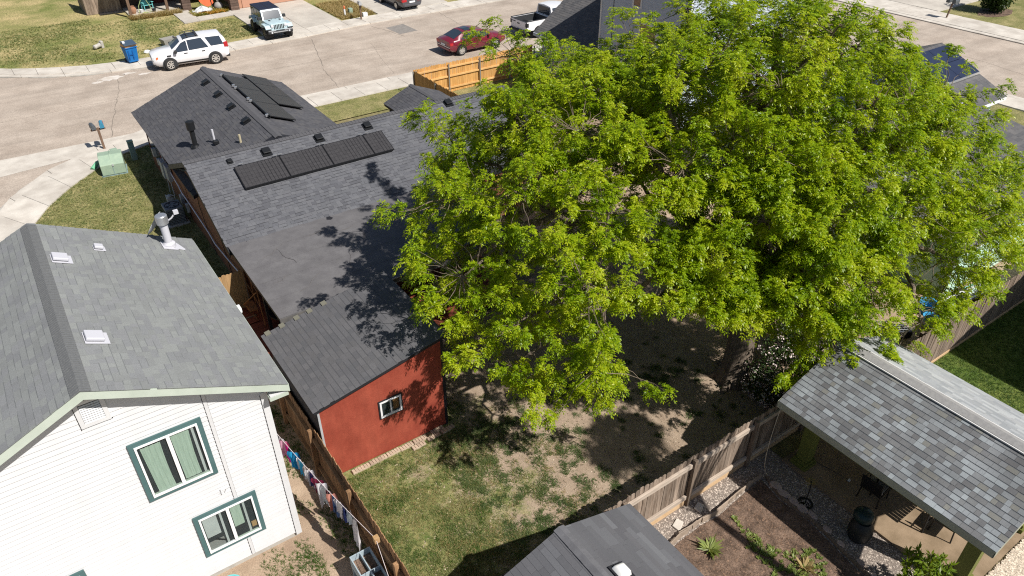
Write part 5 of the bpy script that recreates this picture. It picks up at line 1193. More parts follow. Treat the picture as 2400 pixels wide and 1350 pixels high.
# ------------------------------------------------------------------ vehicles
class Body:
    """a car body as cross sections along its length; ring = six (half width, height) points from sill to roof centre"""
    def __init__(s, st): s.st = sorted(st, key=lambda a: a[0])
    def ring(s, x):
        st = s.st
        if x <= st[0][0]: return [Vector((st[0][0], w_, z)) for w_, z in st[0][1]]
        for a, b in zip(st, st[1:]):
            if x <= b[0]:
                t = (x - a[0]) / (b[0] - a[0]); return [Vector((x, p[0] + (q[0] - p[0]) * t, p[1] + (q[1] - p[1]) * t)) for p, q in zip(a[1], b[1])]
        return [Vector((st[-1][0], w_, z)) for w_, z in st[-1][1]]
    def P(s, x, r, side):
        R_ = s.ring(x); k = min(int(r), len(R_) - 2); p = R_[k].lerp(R_[k + 1], r - k); return Vector((p.x, p.y * side, p.z))
    def mesh(s, extra=()):
        xs = sorted(set([a[0] for a in s.st] + list(extra))); mb = MB(); n = len(s.st[0][1]); vs = []
        for x in xs:
            rg = s.ring(x); vs += [(p.x, p.y, p.z) for p in rg] + [(p.x, -p.y, p.z) for p in rg[-2::-1]]
        m = 2 * n - 1; fs = []
        for i in range(len(xs) - 1):
            for k in range(m): fs.append((i * m + k, i * m + (k + 1) % m, (i + 1) * m + (k + 1) % m, (i + 1) * m + k))
        fs += [tuple(range(m)), tuple(range(len(vs) - 1, len(vs) - 1 - m, -1))]
        return mb.add(vs, fs)
    def side_panel(s, pts, side, off=.016, th=.006):
        """polygon in (x, r) on one flank"""
        q = [s.P(x, r, side) + Vector((0, side * off, 0)) for x, r in pts]; n = len(q)
        return MB().add(q + [p - Vector((0, side * (off + .02), 0)) for p in q], [tuple(range(n)), tuple(range(2 * n - 1, n - 1, -1))] + [(i, (i + 1) % n, n + (i + 1) % n, n + i) for i in range(n)])
    def top_panel(s, xa, xb, fa, fb, off=.008, r0=4, n=6):
        """strip over the top between ring point r0 on both sides, fa/fb = share of the half width at xa/xb"""
        mb = MB(); vs = []
        for i in range(4):
            x = xa + (xb - xa) * i / 3; f = fa + (fb - fa) * i / 3
            for j in range(n + 1):
                t = -1 + 2 * j / n; p = s.P(x, r0 + 1 - abs(t * f), 1 if t >= 0 else -1); vs.append(p + Vector((0, 0, off)))
        return mb.add(vs, [(i * (n + 1) + j, i * (n + 1) + j + 1, (i + 1) * (n + 1) + j + 1, (i + 1) * (n + 1) + j) for i in range(3) for j in range(n)])
def wheel(t, x, y, r, wd, rimm, spokes=7, steer=0., rr=.66):
    side = 1 if y > 0 else -1
    M = Matrix.Translation((x, y, r)) @ Matrix.Rotation(steer, 4, 'Z') @ Matrix.Rotation(math.pi / 2, 4, 'X')
    w_ = MB().lathe([(r * rr, -wd / 2), (r * .93, -wd / 2), (r, -wd * .36), (r, wd * .36), (r * .93, wd / 2), (r * rr, wd / 2)], n=26, M=M, cap=False).build('wheel', M_TYRE, t, smooth=35)
    o = MB().lathe([(r * rr, -wd * .42), (r * rr, wd * .42)], n=22, M=M).build('rim_barrel', M_BLACKTRIM, w_, smooth=40)
    mb = MB(); f = -side * wd * .47
    mb.lathe([(r * rr * .86, f * .94), (r * rr, f * .94), (r * rr, f * 1.04), (r * rr * .86, f * 1.04)], n=22, M=M, cap=False)
    mb.lathe([(r * .16, f * .86), (r * .16, f * 1.03)], n=12, M=M)
    for k in range(spokes):
        a = 2 * math.pi * k / spokes; c, s_ = math.cos(a), math.sin(a); hw = r * .062
        q = [(r * .1 * c - hw * s_, r * .1 * s_ + hw * c), (r * rr * .92 * c - hw * 1.3 * s_, r * rr * .92 * s_ + hw * 1.3 * c), (r * rr * .92 * c + hw * 1.3 * s_, r * rr * .92 * s_ - hw * 1.3 * c), (r * .1 * c + hw * s_, r * .1 * s_ - hw * c)]
        vs = [M @ Vector((p[0], p[1], f * .92)) for p in q] + [M @ Vector((p[0], p[1], f * 1.03)) for p in q]
        mb.add(vs, [(0, 1, 2, 3), (7, 6, 5, 4), (0, 4, 5, 1), (1, 5, 6, 2), (2, 6, 7, 3), (3, 7, 4, 0)])
    mb.build('rim', rimm, w_, smooth=30)
def arch(t, x, y, r, m=M_PLASTIC, dep=.3):
    side = 1 if y > 0 else -1
    pts = [(x + r * math.cos(a), max(.18, .36 + r * math.sin(a))) for a in [math.pi * k / 14 for k in range(15)]] + [(x - r, .2), (x + r, .2)]
    MB().prism(pts, y - side * dep, y, 'y').build('wheel_arch', m, t)
def car(name, label, loc, rz, scale=1.06):
    t = thing(name, label, 'car', loc, rz); t.scale = (scale,) * 3; return t

# white SUV by the far kerb, nose to the left
suv = car('parked_suv', 'white SUV with roof rails and black sunroof parked along the far kerb', (10.55, 52.38, -.02), R(174.5))
ST = [(-2.22, [(.62, .42), (.82, .5), (.86, .72), (.83, .98), (.70, 1.12), (0, 1.16)]), (-2.12, [(.74, .34), (.9, .46), (.92, .74), (.9, 1.02), (.66, 1.42), (0, 1.48)]),
      (-1.93, [(.78, .28), (.92, .44), (.94, .74), (.91, 1.04), (.66, 1.68), (0, 1.73)]), (-1.0, [(.8, .26), (.93, .42), (.95, .74), (.92, 1.04), (.68, 1.7), (0, 1.76)]),
      (-.1, [(.8, .26), (.93, .42), (.95, .74), (.92, 1.02), (.68, 1.69), (0, 1.75)]), (.42, [(.8, .26), (.93, .42), (.95, .74), (.92, 1.0), (.66, 1.6), (0, 1.67)]),
      (1.12, [(.8, .26), (.93, .42), (.95, .74), (.91, .99), (.76, 1.1), (0, 1.14)]), (1.75, [(.79, .27), (.92, .44), (.94, .74), (.88, .96), (.72, 1.03), (0, 1.07)]),
      (2.1, [(.74, .3), (.88, .46), (.9, .72), (.84, .9), (.68, .97), (0, 1.0)]), (2.27, [(.5, .38), (.72, .48), (.76, .68), (.7, .84), (.5, .9), (0, .93)])]
B_ = Body(ST)
B_.mesh([-1.5, .8]).build('body', M_CARWHITE, suv, smooth=38)
for sd in (1, -1):
    B_.side_panel([(1.05, 3.12), (.46, 3.86), (.16, 3.92), (.16, 3.06)], sd).build('side_window', M_CARGLASS, suv)
    B_.side_panel([(.1, 3.06), (.1, 3.92), (-.74, 3.92), (-1.06, 3.08)], sd).build('side_window', M_CARGLASS, suv)
    B_.side_panel([(-1.22, 3.14), (-.98, 3.9), (-1.84, 3.9), (-1.98, 3.18)], sd).build('side_window', M_CARGLASS, suv)
    B_.side_panel([(-1.0, .3), (-1.0, 1.02), (1.0, 1.02), (1.0, .3)], sd, .012).build('sill_cladding', M_PLASTIC, suv)
    for x in (.12, -.95): B_.side_panel([(x, 1.05), (x, 3.05), (x - .012, 3.05), (x - .012, 1.05)], sd, .006).build('door_seam', M_GREYBOX, suv)
    for x in (.32, -.72): MB().box(x - .1, x + .1, sd * .955 - .012, sd * .955 + .012, .9, .94).build('door_handle', M_PLASTIC, suv)
    MB().box(1.18, 1.42, sd * .945 - .012, sd * .945 + .012, .84, .92).build('fender_vent', M_PLASTIC, suv)
    MB().box(.82, 1.0, min(sd * .93, sd * 1.12), max(sd * .93, sd * 1.12), 1.0, 1.18).build('mirror', M_PLASTIC, suv, bevel=.03)
    MB().prism([(2.1, .7), (2.255, .7), (2.2, .86), (2.05, .88)], min(sd * .5, sd * .845), max(sd * .5, sd * .845), 'y').build('headlight', M_LAMP, suv, bevel=.015)
    MB().prism([(1.94, .72), (2.09, .72), (2.05, .87), (1.93, .88)], min(sd * .8, sd * .905), max(sd * .8, sd * .905), 'y').build('indicator_lamp', M_AMBER, suv)
    MB().box(-2.22, -1.98, min(sd * .7, sd * .925), max(sd * .7, sd * .925), .95, 1.25).build('tail_lamp', M_TAIL, suv, bevel=.02)
    MB().tube([(.3, sd * .63, 1.66), (.2, sd * .62, 1.77), (-.55, sd * .62, 1.82), (-.65, sd * .62, 1.73)], .022, 6).build('roof_rail', M_PLASTIC, suv)
    for x, st_ in ((1.34, .22 if True else 0), (-1.33, 0)):
        arch(suv, x, sd * .956, .43); wheel(suv, x, sd * .882, .365, .23, M_RIM, 7, st_)
B_.top_panel(1.04, .5, .92, .9).build('windscreen', M_CARGLASS, suv, fix=False)
B_.top_panel(.3, -.55, .78, .78, .012).build('sunroof', M_CARGLASS, suv, fix=False)
B_.top_panel(-1.96, -2.14, .85, .85, .012).build('rear_window', M_CARGLASS, suv, fix=False)
MB().box(-.05, .0, -.6, .6, 1.77, 1.8).box(-.62, -.5, -.62, .62, 1.77, 1.8).build('roof_bar', M_PLASTIC, suv)
MB().box(2.2, 2.285, -.45, .45, .6, .82).build('grille', M_GREYBOX, suv, bevel=.02)
MB().box(2.0, 2.24, -.78, .78, .28, .42).box(-2.26, -2.0, -.82, .82, .32, .5).build('bumper_trim', M_PLASTIC, suv, bevel=.03)

# pale blue off-roader in the driveway, nose to the street
jp = car('parked_offroader', 'pale blue boxy off-road car with navy hard top standing in the driveway', (17.35, 55.85, .02), R(-91), 1.06)
MB().box(-1.95, .62, -.72, .72, .55, 1.12).build('tub', M_JEEP, jp, bevel=.04)
MB().prism([(-1.9, .5), (1.75, .5), (1.75, .62), (-1.9, .62)], -.6, .6, 'y').build('frame', M_PLASTIC, jp)
hb = [(.6, .7, 1.16), (1.3, .64, 1.13), (1.72, .55, 1.09)]
vs = []; 
for x, w_, z in hb: vs += [(x, w_, .7), (x, w_, z - .05), (x, w_ * .85, z), (x, -w_ * .85, z), (x, -w_, z - .05), (x, -w_, .7)]
MB().add(vs, [(i * 6 + k, i * 6 + k + 1, i * 6 + 7 + k, i * 6 + 6 + k) for i in range(2) for k in range(5)] + [(0, 1, 2, 3, 4, 5), (17, 16, 15, 14, 13, 12), (0, 6, 11, 5), (6, 12, 17, 11)]).build('hood', M_JEEP, jp, smooth=25)
for s in (-1, 1):
    MB().box(.85, 1.12, s * .36 - .07, s * .36 + .07, 1.1, 1.155).build('hood_vent', M_PLASTIC, jp)
    MB().box(.78, .84, s * .16 - .02, s * .16 + .02, 1.13, 1.165).build('washer_nozzle', M_PLASTIC, jp)
gl = MB().box(1.72, 1.78, -.56, .56, .66, 1.08).build('grille', M_JEEP, jp, bevel=.02)
for k in range(7): MB().box(1.775, 1.786, -.33 + k * .105 - .03, -.33 + k * .105 + .03, .74, 1.03).build('grille_slot', M_BLACK, gl)
for s in (-1, 1):
    MB().lathe([(.1, 0), (.1, .03), (.07, .045), (0, .045)], n=16, M=Matrix.Translation((1.775, s * .465, .95)) @ Matrix.Rotation(math.pi / 2, 4, 'Y')).build('headlight', M_LAMP, jp, smooth=40)
    # flat-topped flares
    MB().prism([(.68, .78), (.86, 1.0), (1.62, 1.0), (1.82, .84), (1.82, .78), (1.6, .93), (.9, .93), (.74, .72)], min(s * .58, s * .94), max(s * .58, s * .94), 'y').build('fender_flare', M_JEEP, jp, bevel=.015)
    MB().prism([(-1.92, .78), (-1.72, 1.0), (-1.0, 1.0), (-.78, .74), (-.84, .7), (-1.05, .93), (-1.68, .93), (-1.86, .74)], min(s * .66, s * .94), max(s * .66, s * .94), 'y').build('fender_flare', M_JEEP, jp, bevel=.015)
    MB().prism([(1.55, .72), (1.84, .72), (1.84, .78), (1.6, .92)], min(s * .6, s * .93), max(s * .6, s * .93), 'y').build('flare_liner', M_PLASTIC, jp)
    arch(jp, 1.25, s * .72, .42, M_BLACK); arch(jp, -1.35, s * .74, .42, M_BLACK)
    wheel(jp, 1.25, s * .8, .41, .26, M_DARKRIM, 8); wheel(jp, -1.35, s * .8, .41, .26, M_DARKRIM, 8)
    for (a, b) in ((.38, -.34), (-.42, -1.02), (-1.1, -1.8)):
        MB().prism([(a, 1.16), (a - (.16 if a > .3 else .04), 1.62), (b + .03, 1.62), (b, 1.16)], min(s * .66, s * .705), max(s * .66, s * .705), 'y').build('side_window', M_CARGLASS, jp)
    MB().box(.3, .48, min(s * .72, s * .98), max(s * .72, s * .98), 1.12, 1.32).build('mirror', M_PLASTIC, jp, bevel=.03)
    for x in (.44, -.38, -1.06): MB().box(x - .008, x + .008, s * .722 - .004, s * .722 + .004, .6, 1.1).build('door_seam', M_GREYBOX, jp)
    for x in (-.22, -.9): MB().box(x - .09, x + .09, s * .73 - .015, s * .73 + .015, .98, 1.02).build('door_handle', M_PLASTIC, jp)
MB().prism([(.42, 1.12), (.2, 1.66), (-1.86, 1.66), (-1.92, 1.12)], -.69, .69, 'y').build('cabin', M_JEEP, jp, bevel=.02)
MB().prism([(.22, 1.655), (.2, 1.73), (-1.9, 1.73), (-1.92, 1.655)], -.7, .7, 'y').build('hard_top', M_NAVYTOP, jp, bevel=.02)
MB().box(-1.9, .15, -.01, .01, 1.731, 1.738).box(-.5, -.48, -.68, .68, 1.731, 1.738).build('top_seam', M_PLASTIC, jp)
wf = MB().add([(.66, -.7, 1.1), (.66, .7, 1.1), (.3, .64, 1.7), (.3, -.64, 1.7), (.6, -.7, 1.1), (.6, .7, 1.1), (.22, .64, 1.7), (.22, -.64, 1.7)], [(0, 1, 2, 3), (7, 6, 5, 4), (0, 4, 5, 1), (1, 5, 6, 2), (2, 6, 7, 3), (3, 7, 4, 0)]).build('windscreen_frame', M_JEEP, jp)
MB().add([(.64, -.61, 1.16), (.64, .61, 1.16), (.348, .57, 1.64), (.348, -.57, 1.64), (.62, -.61, 1.16), (.62, .61, 1.16), (.328, .57, 1.64), (.328, -.57, 1.64)], [(0, 1, 2, 3), (7, 6, 5, 4), (0, 4, 5, 1), (1, 5, 6, 2), (2, 6, 7, 3), (3, 7, 4, 0)]).build('windscreen', M_CARGLASS, wf)
MB().tube([(.7, .05, 1.17), (.69, .5, 1.2)], .012, 5).tube([(.7, -.5, 1.17), (.69, -.02, 1.2)], .012, 5).build('wiper', M_BLACK, jp)
bp = MB().box(1.8, 2.02, -.86, .86, .5, .68).build('bumper', M_PLASTIC, jp, bevel=.05)
MB().box(1.82, 1.98, -.8, -.3, .675, .70).box(1.82, 1.98, .3, .8, .675, .70).box(2.015, 2.03, -.5, .5, .58, .63).build('bumper_plate', M_GREYBOX, bp)
for s in (-1, 1): MB().lathe([(.06, 0), (.06, .02)], n=12, M=Matrix.Translation((2.01, s * .6, .6)) @ Matrix.Rotation(math.pi / 2, 4, 'Y')).build('fog_lamp', M_LAMP, bp)
MB().lathe([(.36, 0), (.38, .05), (.38, .18), (.3, .2)], n=22, M=Matrix.Translation((-1.98, .1, 1.0)) @ Matrix.Rotation(-math.pi / 2, 4, 'Y')).build('spare_wheel', M_TYRE, jp, smooth=40)

def saloon(t, paint, hatch=False):
    if hatch:
        st = [(-2.15, [(.6, .4), (.78, .48), (.82, .66), (.78, .86), (.66, .93), (0, .95)]), (-2.0, [(.7, .3), (.84, .42), (.86, .66), (.82, .92), (.68, 1.0), (0, 1.03)]), (-1.75, [(.74, .26), (.86, .4), (.88, .66), (.84, .94), (.68, 1.04), (0, 1.07)]),
              (-.95, [(.76, .24), (.86, .38), (.88, .66), (.84, .94), (.58, 1.36), (0, 1.41)])]
    else:
        st = [(-2.3, [(.6, .42), (.78, .5), (.83, .66), (.8, .9), (.68, .99), (0, 1.02)]), (-2.15, [(.72, .3), (.86, .42), (.88, .68), (.84, .95), (.7, 1.03), (0, 1.06)]), (-1.6, [(.76, .25), (.88, .4), (.9, .68), (.86, .95), (.7, 1.05), (0, 1.09)]),
              (-.9, [(.76, .24), (.88, .38), (.9, .68), (.86, .95), (.6, 1.38), (0, 1.43)])]
    st += [(-.2, [(.76, .24), (.87, .38), (.89, .66), (.85, .94), (.6, 1.4), (0, 1.45)]), (.45, [(.76, .24), (.87, .38), (.89, .66), (.85, .93), (.58, 1.33), (0, 1.38)]), (1.15, [(.76, .24), (.87, .38), (.89, .64), (.84, .9), (.7, .98), (0, 1.02)]),
           (1.8, [(.74, .25), (.86, .4), (.87, .62), (.8, .82), (.66, .88), (0, .91)]), (2.2, [(.6, .32), (.76, .44), (.78, .58), (.7, .7), (.5, .74), (0, .77)])]
    b = Body(st); b.mesh([-1.3, .8]).build('body', paint, t, smooth=40)
    for sd in (1, -1):
        b.side_panel([(1.0, 3.14), (.48, 3.85), (-.18, 3.88), (-.18, 3.1)], sd).build('side_window', M_CARGLASS, t)
        b.side_panel([(-.24, 3.1), (-.24, 3.88), (-.86, 3.85), (-1.3, 3.2)], sd).build('side_window', M_CARGLASS, t)
        for x in (-.2, .95): b.side_panel([(x, 1.05), (x, 3.0), (x - .012, 3.0), (x - .012, 1.05)], sd, .004).build('door_seam', M_BLACK, t)
        MB().box(.72, .88, min(sd * .86, sd * 1.02), max(sd * .86, sd * 1.02), .92, 1.05).build('mirror', paint, t, bevel=.03)
        for x in (-.05, -.95): MB().box(x - .09, x + .09, sd * .885 - .012, sd * .885 + .012, .82, .85).build('door_handle', paint, t)
        x0 = st[0][0]
        MB().box(x0 - .01, x0 + .24, min(sd * .46, sd * .86), max(sd * .46, sd * .86), .7, .88).build('tail_lamp', M_TAIL, t, bevel=.03)
        MB().box(1.9, 2.14, min(sd * .45, sd * .74), max(sd * .45, sd * .74), .56, .7).build('headlight', M_LAMP, t, bevel=.03)
        for x in (1.32, -1.3): arch(t, x, sd * .892, .37, M_BLACK); wheel(t, x, sd * .82, .315, .2, M_RIM, 9)
    b.top_panel(1.08, .54, .92, .9).build('windscreen', M_CARGLASS, t, fix=False)
    b.top_panel(-1.0 if hatch else -.98, -1.72 if hatch else -1.52, .92, .9, .01).build('rear_window', M_CARGLASS, t, fix=False)
    MB().box(x0 - .02, x0 + .02, -.24, .24, .62, .74).build('number_plate', M_TRIMWHITE, t)
    MB().box(x0 - .05, x0 + .3, -.74, .74, .36, .56).build('bumper', paint, t, bevel=.06)
    return b
mr_ = car('maroon_hatchback', 'maroon hatchback with dark sunroof parked behind the yellow cedar fence', (27.55, 44.32, -.02), R(1))
b = saloon(mr_, M_MAROON, True); b.top_panel(-.75, -.25, .75, .75, .012).build('sunroof', M_CARGLASS, mr_, fix=False)
MB().box(-2.19, -2.1, -.78, .78, .58, .61).build('trim_strip', M_CHROME, mr_)
sd_ = car('graphite_saloon', 'dark graphite saloon car nosed into the neighbour driveway at the top edge', (29.0, 58.05, .02), R(91))
saloon(sd_, M_GRAPHITE)
# white pickup
pk = car('white_pickup', 'white pickup truck with empty black bed parked behind the maroon car', (34.9, 44.75, -.02), R(0.5), 1.08)
MB().prism([(-2.75, .55), (-2.75, 1.16), (-.62, 1.16), (-.62, .55)], -.93, -.85, 'y').prism([(-2.75, .55), (-2.75, 1.16), (-.62, 1.16), (-.62, .55)], .85, .93, 'y').box(-.72, -.64, -.85, .85, .55, 1.16).build('bed_side', M_CARWHITE, pk, bevel=.015)
MB().box(-2.8, -2.74, -.84, .84, .58, 1.14).build('tailgate', M_CARWHITE, pk, bevel=.02)
MB().box(-2.74, -.72, -.85, .85, .56, .66).build('bed_floor', mat('worn_bed_liner', (.12, .12, .125), (.26, .26, .27), scale=5, rough=.7), pk)
MB().box(-2.74, -.66, -.846, -.835, .66, 1.12).box(-2.74, -.66, .835, .846, .66, 1.12).box(-.735, -.722, -.835, .835, .66, 1.12).build('bed_liner', M_PLASTIC, pk)
MB().box(-2.77, -.64, -.935, -.84, 1.155, 1.185).box(-2.77, -.64, .84, .935, 1.155, 1.185).box(-2.8, -2.73, -.84, .84, 1.135, 1.16).build('bed_rail', M_PLASTIC, pk)
cb = Body([(-.62, [(.8, .5), (.9, .55), (.93, .8), (.91, 1.15), (.68, 1.78), (0, 1.84)]), (.3, [(.8, .4), (.9, .5), (.93, .8), (.91, 1.15), (.7, 1.82), (0, 1.88)]), (.95, [(.8, .4), (.9, .5), (.93, .8), (.91, 1.14), (.68, 1.74), (0, 1.8)]),
           (1.55, [(.8, .4), (.9, .5), (.93, .8), (.9, 1.1), (.76, 1.2), (0, 1.24)]), (2.5, [(.78, .4), (.9, .5), (.92, .8), (.86, 1.05), (.72, 1.14), (0, 1.17)]), (2.7, [(.7, .45), (.8, .55), (.84, .8), (.78, .98), (.6, 1.05), (0, 1.07)])])
cb.mesh().build('cab', M_CARWHITE, pk, smooth=35)
MB().prism([(-.63, 1.22), (-.61, 1.72), (-.65, 1.72), (-.66, 1.22)], -.62, .62, 'y').build('rear_window', M_CARGLASS, pk)
for sd in (1, -1):
    cb.side_panel([(1.3, 3.15), (.95, 3.85), (.2, 3.88), (.2, 3.1)], sd).build('side_window', M_CARGLASS, pk)
    cb.side_panel([(.12, 3.1), (.12, 3.88), (-.5, 3.86), (-.5, 3.12)], sd).build('side_window', M_CARGLASS, pk)
    MB().box(-2.8, -2.6, min(sd * .72, sd * .94), max(sd * .72, sd * .94), .8, 1.08).build('tail_lamp', M_BLACK, pk, bevel=.02)
    for x in (1.75, -1.75): arch(pk, x, sd * .935, .46, M_BLACK); wheel(pk, x, sd * .83, .39, .25, M_DARKRIM, 6)
cb.top_panel(1.45, 1.0, .92, .9).build('windscreen', M_CARGLASS, pk, fix=False)
MB().box(-2.95, -2.76, -.9, .9, .42, .58).build('rear_bumper', M_PLASTIC, pk, bevel=.04)
MB().box(-2.81, -2.795, -.14, .14, .9, .97).build('tailgate_handle', M_PLASTIC, pk)
MB().box(-2.81, -2.798, .3, .7, .98, 1.03).build('badge', M_PLASTIC, pk)

# ------------------------------------------------------------------ street furniture
bn = thing('blue_bin', 'blue wheeled bin with cardboard sticking out from under its lid by the far kerb', 'bin', (7.3, 54.55, .07), R(8))
MB().add([(-.3, -.32, .08), (.3, -.32, .08), (.3, .3, .08), (-.3, .3, .08), (-.38, -.4, 1.05), (.38, -.4, 1.05), (.38, .42, 1.05), (-.38, .42, 1.05)], [(0, 3, 2, 1), (4, 5, 6, 7), (0, 1, 5, 4), (1, 2, 6, 5), (2, 3, 7, 6), (3, 0, 4, 7)]).build('body', M_BLUEBIN, bn, bevel=.03)
MB().box(-.41, .41, -.44, .44, 1.0, 1.06).build('rim', M_BLUEBIN, bn, bevel=.015)
MB().box(-.26, -.2, -.405, -.37, .3, .85).box(.0, .06, -.405, -.37, .3, .85).box(-.2, .0, -.4, -.37, .55, .6).build('front_rib', mat('deep_blue_plastic', (.004, .07, .25)), bn)
MB().box(-.38, .38, -.4, .3, 1.06, 1.24, M=Matrix.Rotation(R(6), 4, 'Z')).build('cardboard', M_CARD, bn)
MB().box(-.4, .4, -.36, .44, 1.27, 1.33, M=Matrix.Rotation(R(8), 4, 'X')).build('lid', M_BINLID, bn, bevel=.02)
MB().box(-.36, -.22, -.2, .0, 1.27, 1.42).build('carton', M_TRIMWHITE, bn)
for s in (-1, 1): MB().lathe([(.13, -.03), (.13, .03)], n=14, M=Matrix.Translation((s * .32, .32, .13)) @ Matrix.Rotation(math.pi / 2, 4, 'Y')).build('wheel', M_TYRE, bn)
gb = thing('grey_tote', 'grey open plastic tote on the grass behind the white SUV', 'tote', (10.35, 57.3, 0), R(12))
q0, q1, h = (.42, .3), (.52, .38), .5
MB().add([(-q0[0], -q0[1], 0), (q0[0], -q0[1], 0), (q0[0], q0[1], 0), (-q0[0], q0[1], 0), (-q1[0], -q1[1], h), (q1[0], -q1[1], h), (q1[0], q1[1], h), (-q1[0], q1[1], h),
          (-.46, -.33, h), (.46, -.33, h), (.46, .33, h), (-.46, .33, h), (-.38, -.26, .03), (.38, -.26, .03), (.38, .26, .03), (-.38, .26, .03)],
         [(0, 3, 2, 1), (0, 1, 5, 4), (1, 2, 6, 5), (2, 3, 7, 6), (3, 0, 4, 7), (4, 5, 9, 8), (5, 6, 10, 9), (6, 7, 11, 10), (7, 4, 8, 11), (8, 9, 13, 12), (9, 10, 14, 13), (10, 11, 15, 14), (11, 8, 12, 15), (12, 13, 14, 15)]).build('tote', M_GREYBIN, gb)
def mailbox_mesh(L=.5, w_=.17, h=.22):
    pts = [(-w_ / 2, 0), (w_ / 2, 0), (w_ / 2, h * .6)] + [(w_ / 2 * math.cos(a), h * .6 + h * .4 * math.sin(a)) for a in [math.pi * k / 8 for k in range(1, 8)]] + [(-w_ / 2, h * .6)]
    return MB().prism(pts, -L / 2, L / 2, 'x')
mb_ = thing('twin_mailbox', 'wooden post with one dark and one blue mailbox at the near sidewalk', 'mailbox', (2.95, 40.55, .07), 0)
MB().box(-.055, .055, -.055, .055, 0, 1.12).build('post', M_POSTWOOD, mb_, bevel=.01)
MB().box(-.34, .34, -.04, .04, 1.0, 1.08).build('cross_arm', M_POSTWOOD, mb_)
o = mailbox_mesh(.52, .2, .24).build('box', M_BOXDARK, mb_, smooth=40); o.location = (-.2, .12, 1.08); o.rotation_euler = (0, 0, R(95))
o = mailbox_mesh(.52, .2, .25).build('box', M_BOXBLUE, mb_, smooth=40); o.location = (.22, .1, 1.1); o.rotation_euler = (0, 0, R(85))
MB().box(.31, .325, .1, .16, 1.2, 1.34).build('flag', M_TAIL, mb_)
tr = thing('transformer_box', 'pale green utility transformer box on the corner lawn', 'utility box', (2.85, 37.6, 0), R(-8))
MB().box(-.57, .57, -.58, .54, -.02, .04).build('pad', M_UTILD, tr)
cab = MB().prism([(-.52, .06), (.52, .06), (.52, .82), (.16, .98), (-.3, .7), (-.52, .66)], -.5, .5, 'x') if False else MB().prism([(-.54, .06), (.5, .06), (.5, .86), (-.1, .9), (-.54, .56)], -.52, .52, 'x')
cab.build('cabinet', M_UTIL, tr, bevel=.02)
MB().box(-.012, .012, -.548, -.535, .08, .56).build('door_seam', M_UTILD, tr); MB().box(-.014, .014, -.1, .5, .895, .906).build('lid_ridge', M_UTIL, tr)
MB().prism([(-.545, .55), (-.535, .55), (-.1, .915), (-.1, .93)], -.025, .025, 'x').build('lid_strap', M_UTIL, tr)
MB().box(.0, .06, -.57, -.54, .48, .58).build('latch', M_GREYBOX, tr)
p1 = thing('short_pedestal', 'short grey-green utility pedestal between sidewalk and transformer box', 'pedestal', (3.2, 39.05, 0))
MB().box(-.15, .15, -.13, .13, 0, .46).build('case', M_UTIL, p1, bevel=.03); MB().box(-.16, .16, -.14, .14, .46, .52).build('cap', M_UTIL, p1, bevel=.02)
p2 = thing('tall_pedestal', 'tall dark utility pedestal beside the transformer box in the house shade', 'pedestal', (3.95, 38.4, 0))
MB().box(-.13, .13, -.11, .11, 0, .95).build('case', M_UTILD, p2, bevel=.02); MB().box(-.14, .14, -.12, .12, .95, 1.02).build('cap', M_UTIL, p2, bevel=.02)
p3 = thing('green_pipe_stub', 'bright green plastic stub lying left of the transformer box', 'pipe', (2.1, 38.3, 0))
MB().tube([(-.12, -.12, .1), (.2, .2, .24)], .1, 12).build('pipe', M_UTILP, p3, smooth=50); MB().tube([(.2, .2, .24), (.26, .26, .27)], .07, 10).build('coupling', M_UTILD, p3)

# left of the street: porch house across the road
FH = thing('porch_house', 'brown house with shaded porch and pale pink garage wall across the street', 'house', (15, 66, 0))
FO = Vector((15, 66, 0))
def F(mb, name, m, par=None, **k): return sub(mb, name, m, par or FH, FO, **k)
F(MB().box(17.5, 24.6, 64.3, 74, 0, 2.7), 'garage_wall', M_BRICKWALL)
F(MB().box(9.6, 17.49, 69.8, 74, 0, 2.7), 'wall', M_PILLAR)
for (x, y) in ((14.0, 66.5), (17.2, 64.2)):
    pl_ = F(MB().box(x - .32, x + .32, y - .3, y + .3, 0, 2.6), 'pillar', M_PILLAR)
    for k in range(12): F(MB().box(x - .335, x + .335, y - .315, y + .315, .03 + k * .2, .2 + k * .2), 'brick_course', M_PILLAR, pl_)
F(MB().box(9.7, 14.4, 66.6, 69.8, 0, .13), 'porch_slab', M_CONC2)
for (x, y) in ((9.75, 66.55), (12.6, 66.8)): F(MB().box(x - .1, x + .1, y - .1, y + .1, 0, 2.5), 'porch_post', M_POSTWOOD)
F(MB().box(8.7, 25.2, 66.5, 75, 2.7, 2.9), 'roof', M_BLACKTRIM); F(MB().box(17, 25.2, 63.9, 65.98, 2.7, 2.9), 'garage_roof', M_BLACKTRIM)
F(MB().prism([(67, 2.91), (75, 2.91), (71, 4.4)], 8.7, 25.2, 'x'), 'roof_gable', M_BLACKTRIM)
F(MB().box(17.9, 23.0, 64.24, 64.29, .08, 2.2), 'garage_door', mat('garage_door_tan', (.46, .25, .17))); F(MB().box(12.2, 13.1, 69.74, 69.79, .13, 2.2), 'front_door', mat('dark_red_door', (.12, .03, .03)))
ofn = thing('old_plank_fence', 'old brown plank fence beside the porch at the top left', 'fence', (8.4, 69.3, 0))
fence_run(ofn, True, 7.0, 9.6, 69.3, 2.1, M_OLDFENCE, wd=.19, step=.2); fence_run(ofn, False, 69.32, 73, 6.98, 2.1, M_OLDFENCE, wd=.19, step=.2)
bars(ofn, 'rail', M_OLDFENCE, [(7, 9.6, 69.33, 69.4, z, z + .1) for z in (.4, 1.6)])
MB().box(-.55, 1.3, -.35, -.05, 0, .06).build('kerb_board', M_RAILGREY, ofn)
ch = thing('adirondack_chair', 'turquoise slatted garden chair on the shaded porch', 'chair', (11.35, 68.2, .13), R(10))
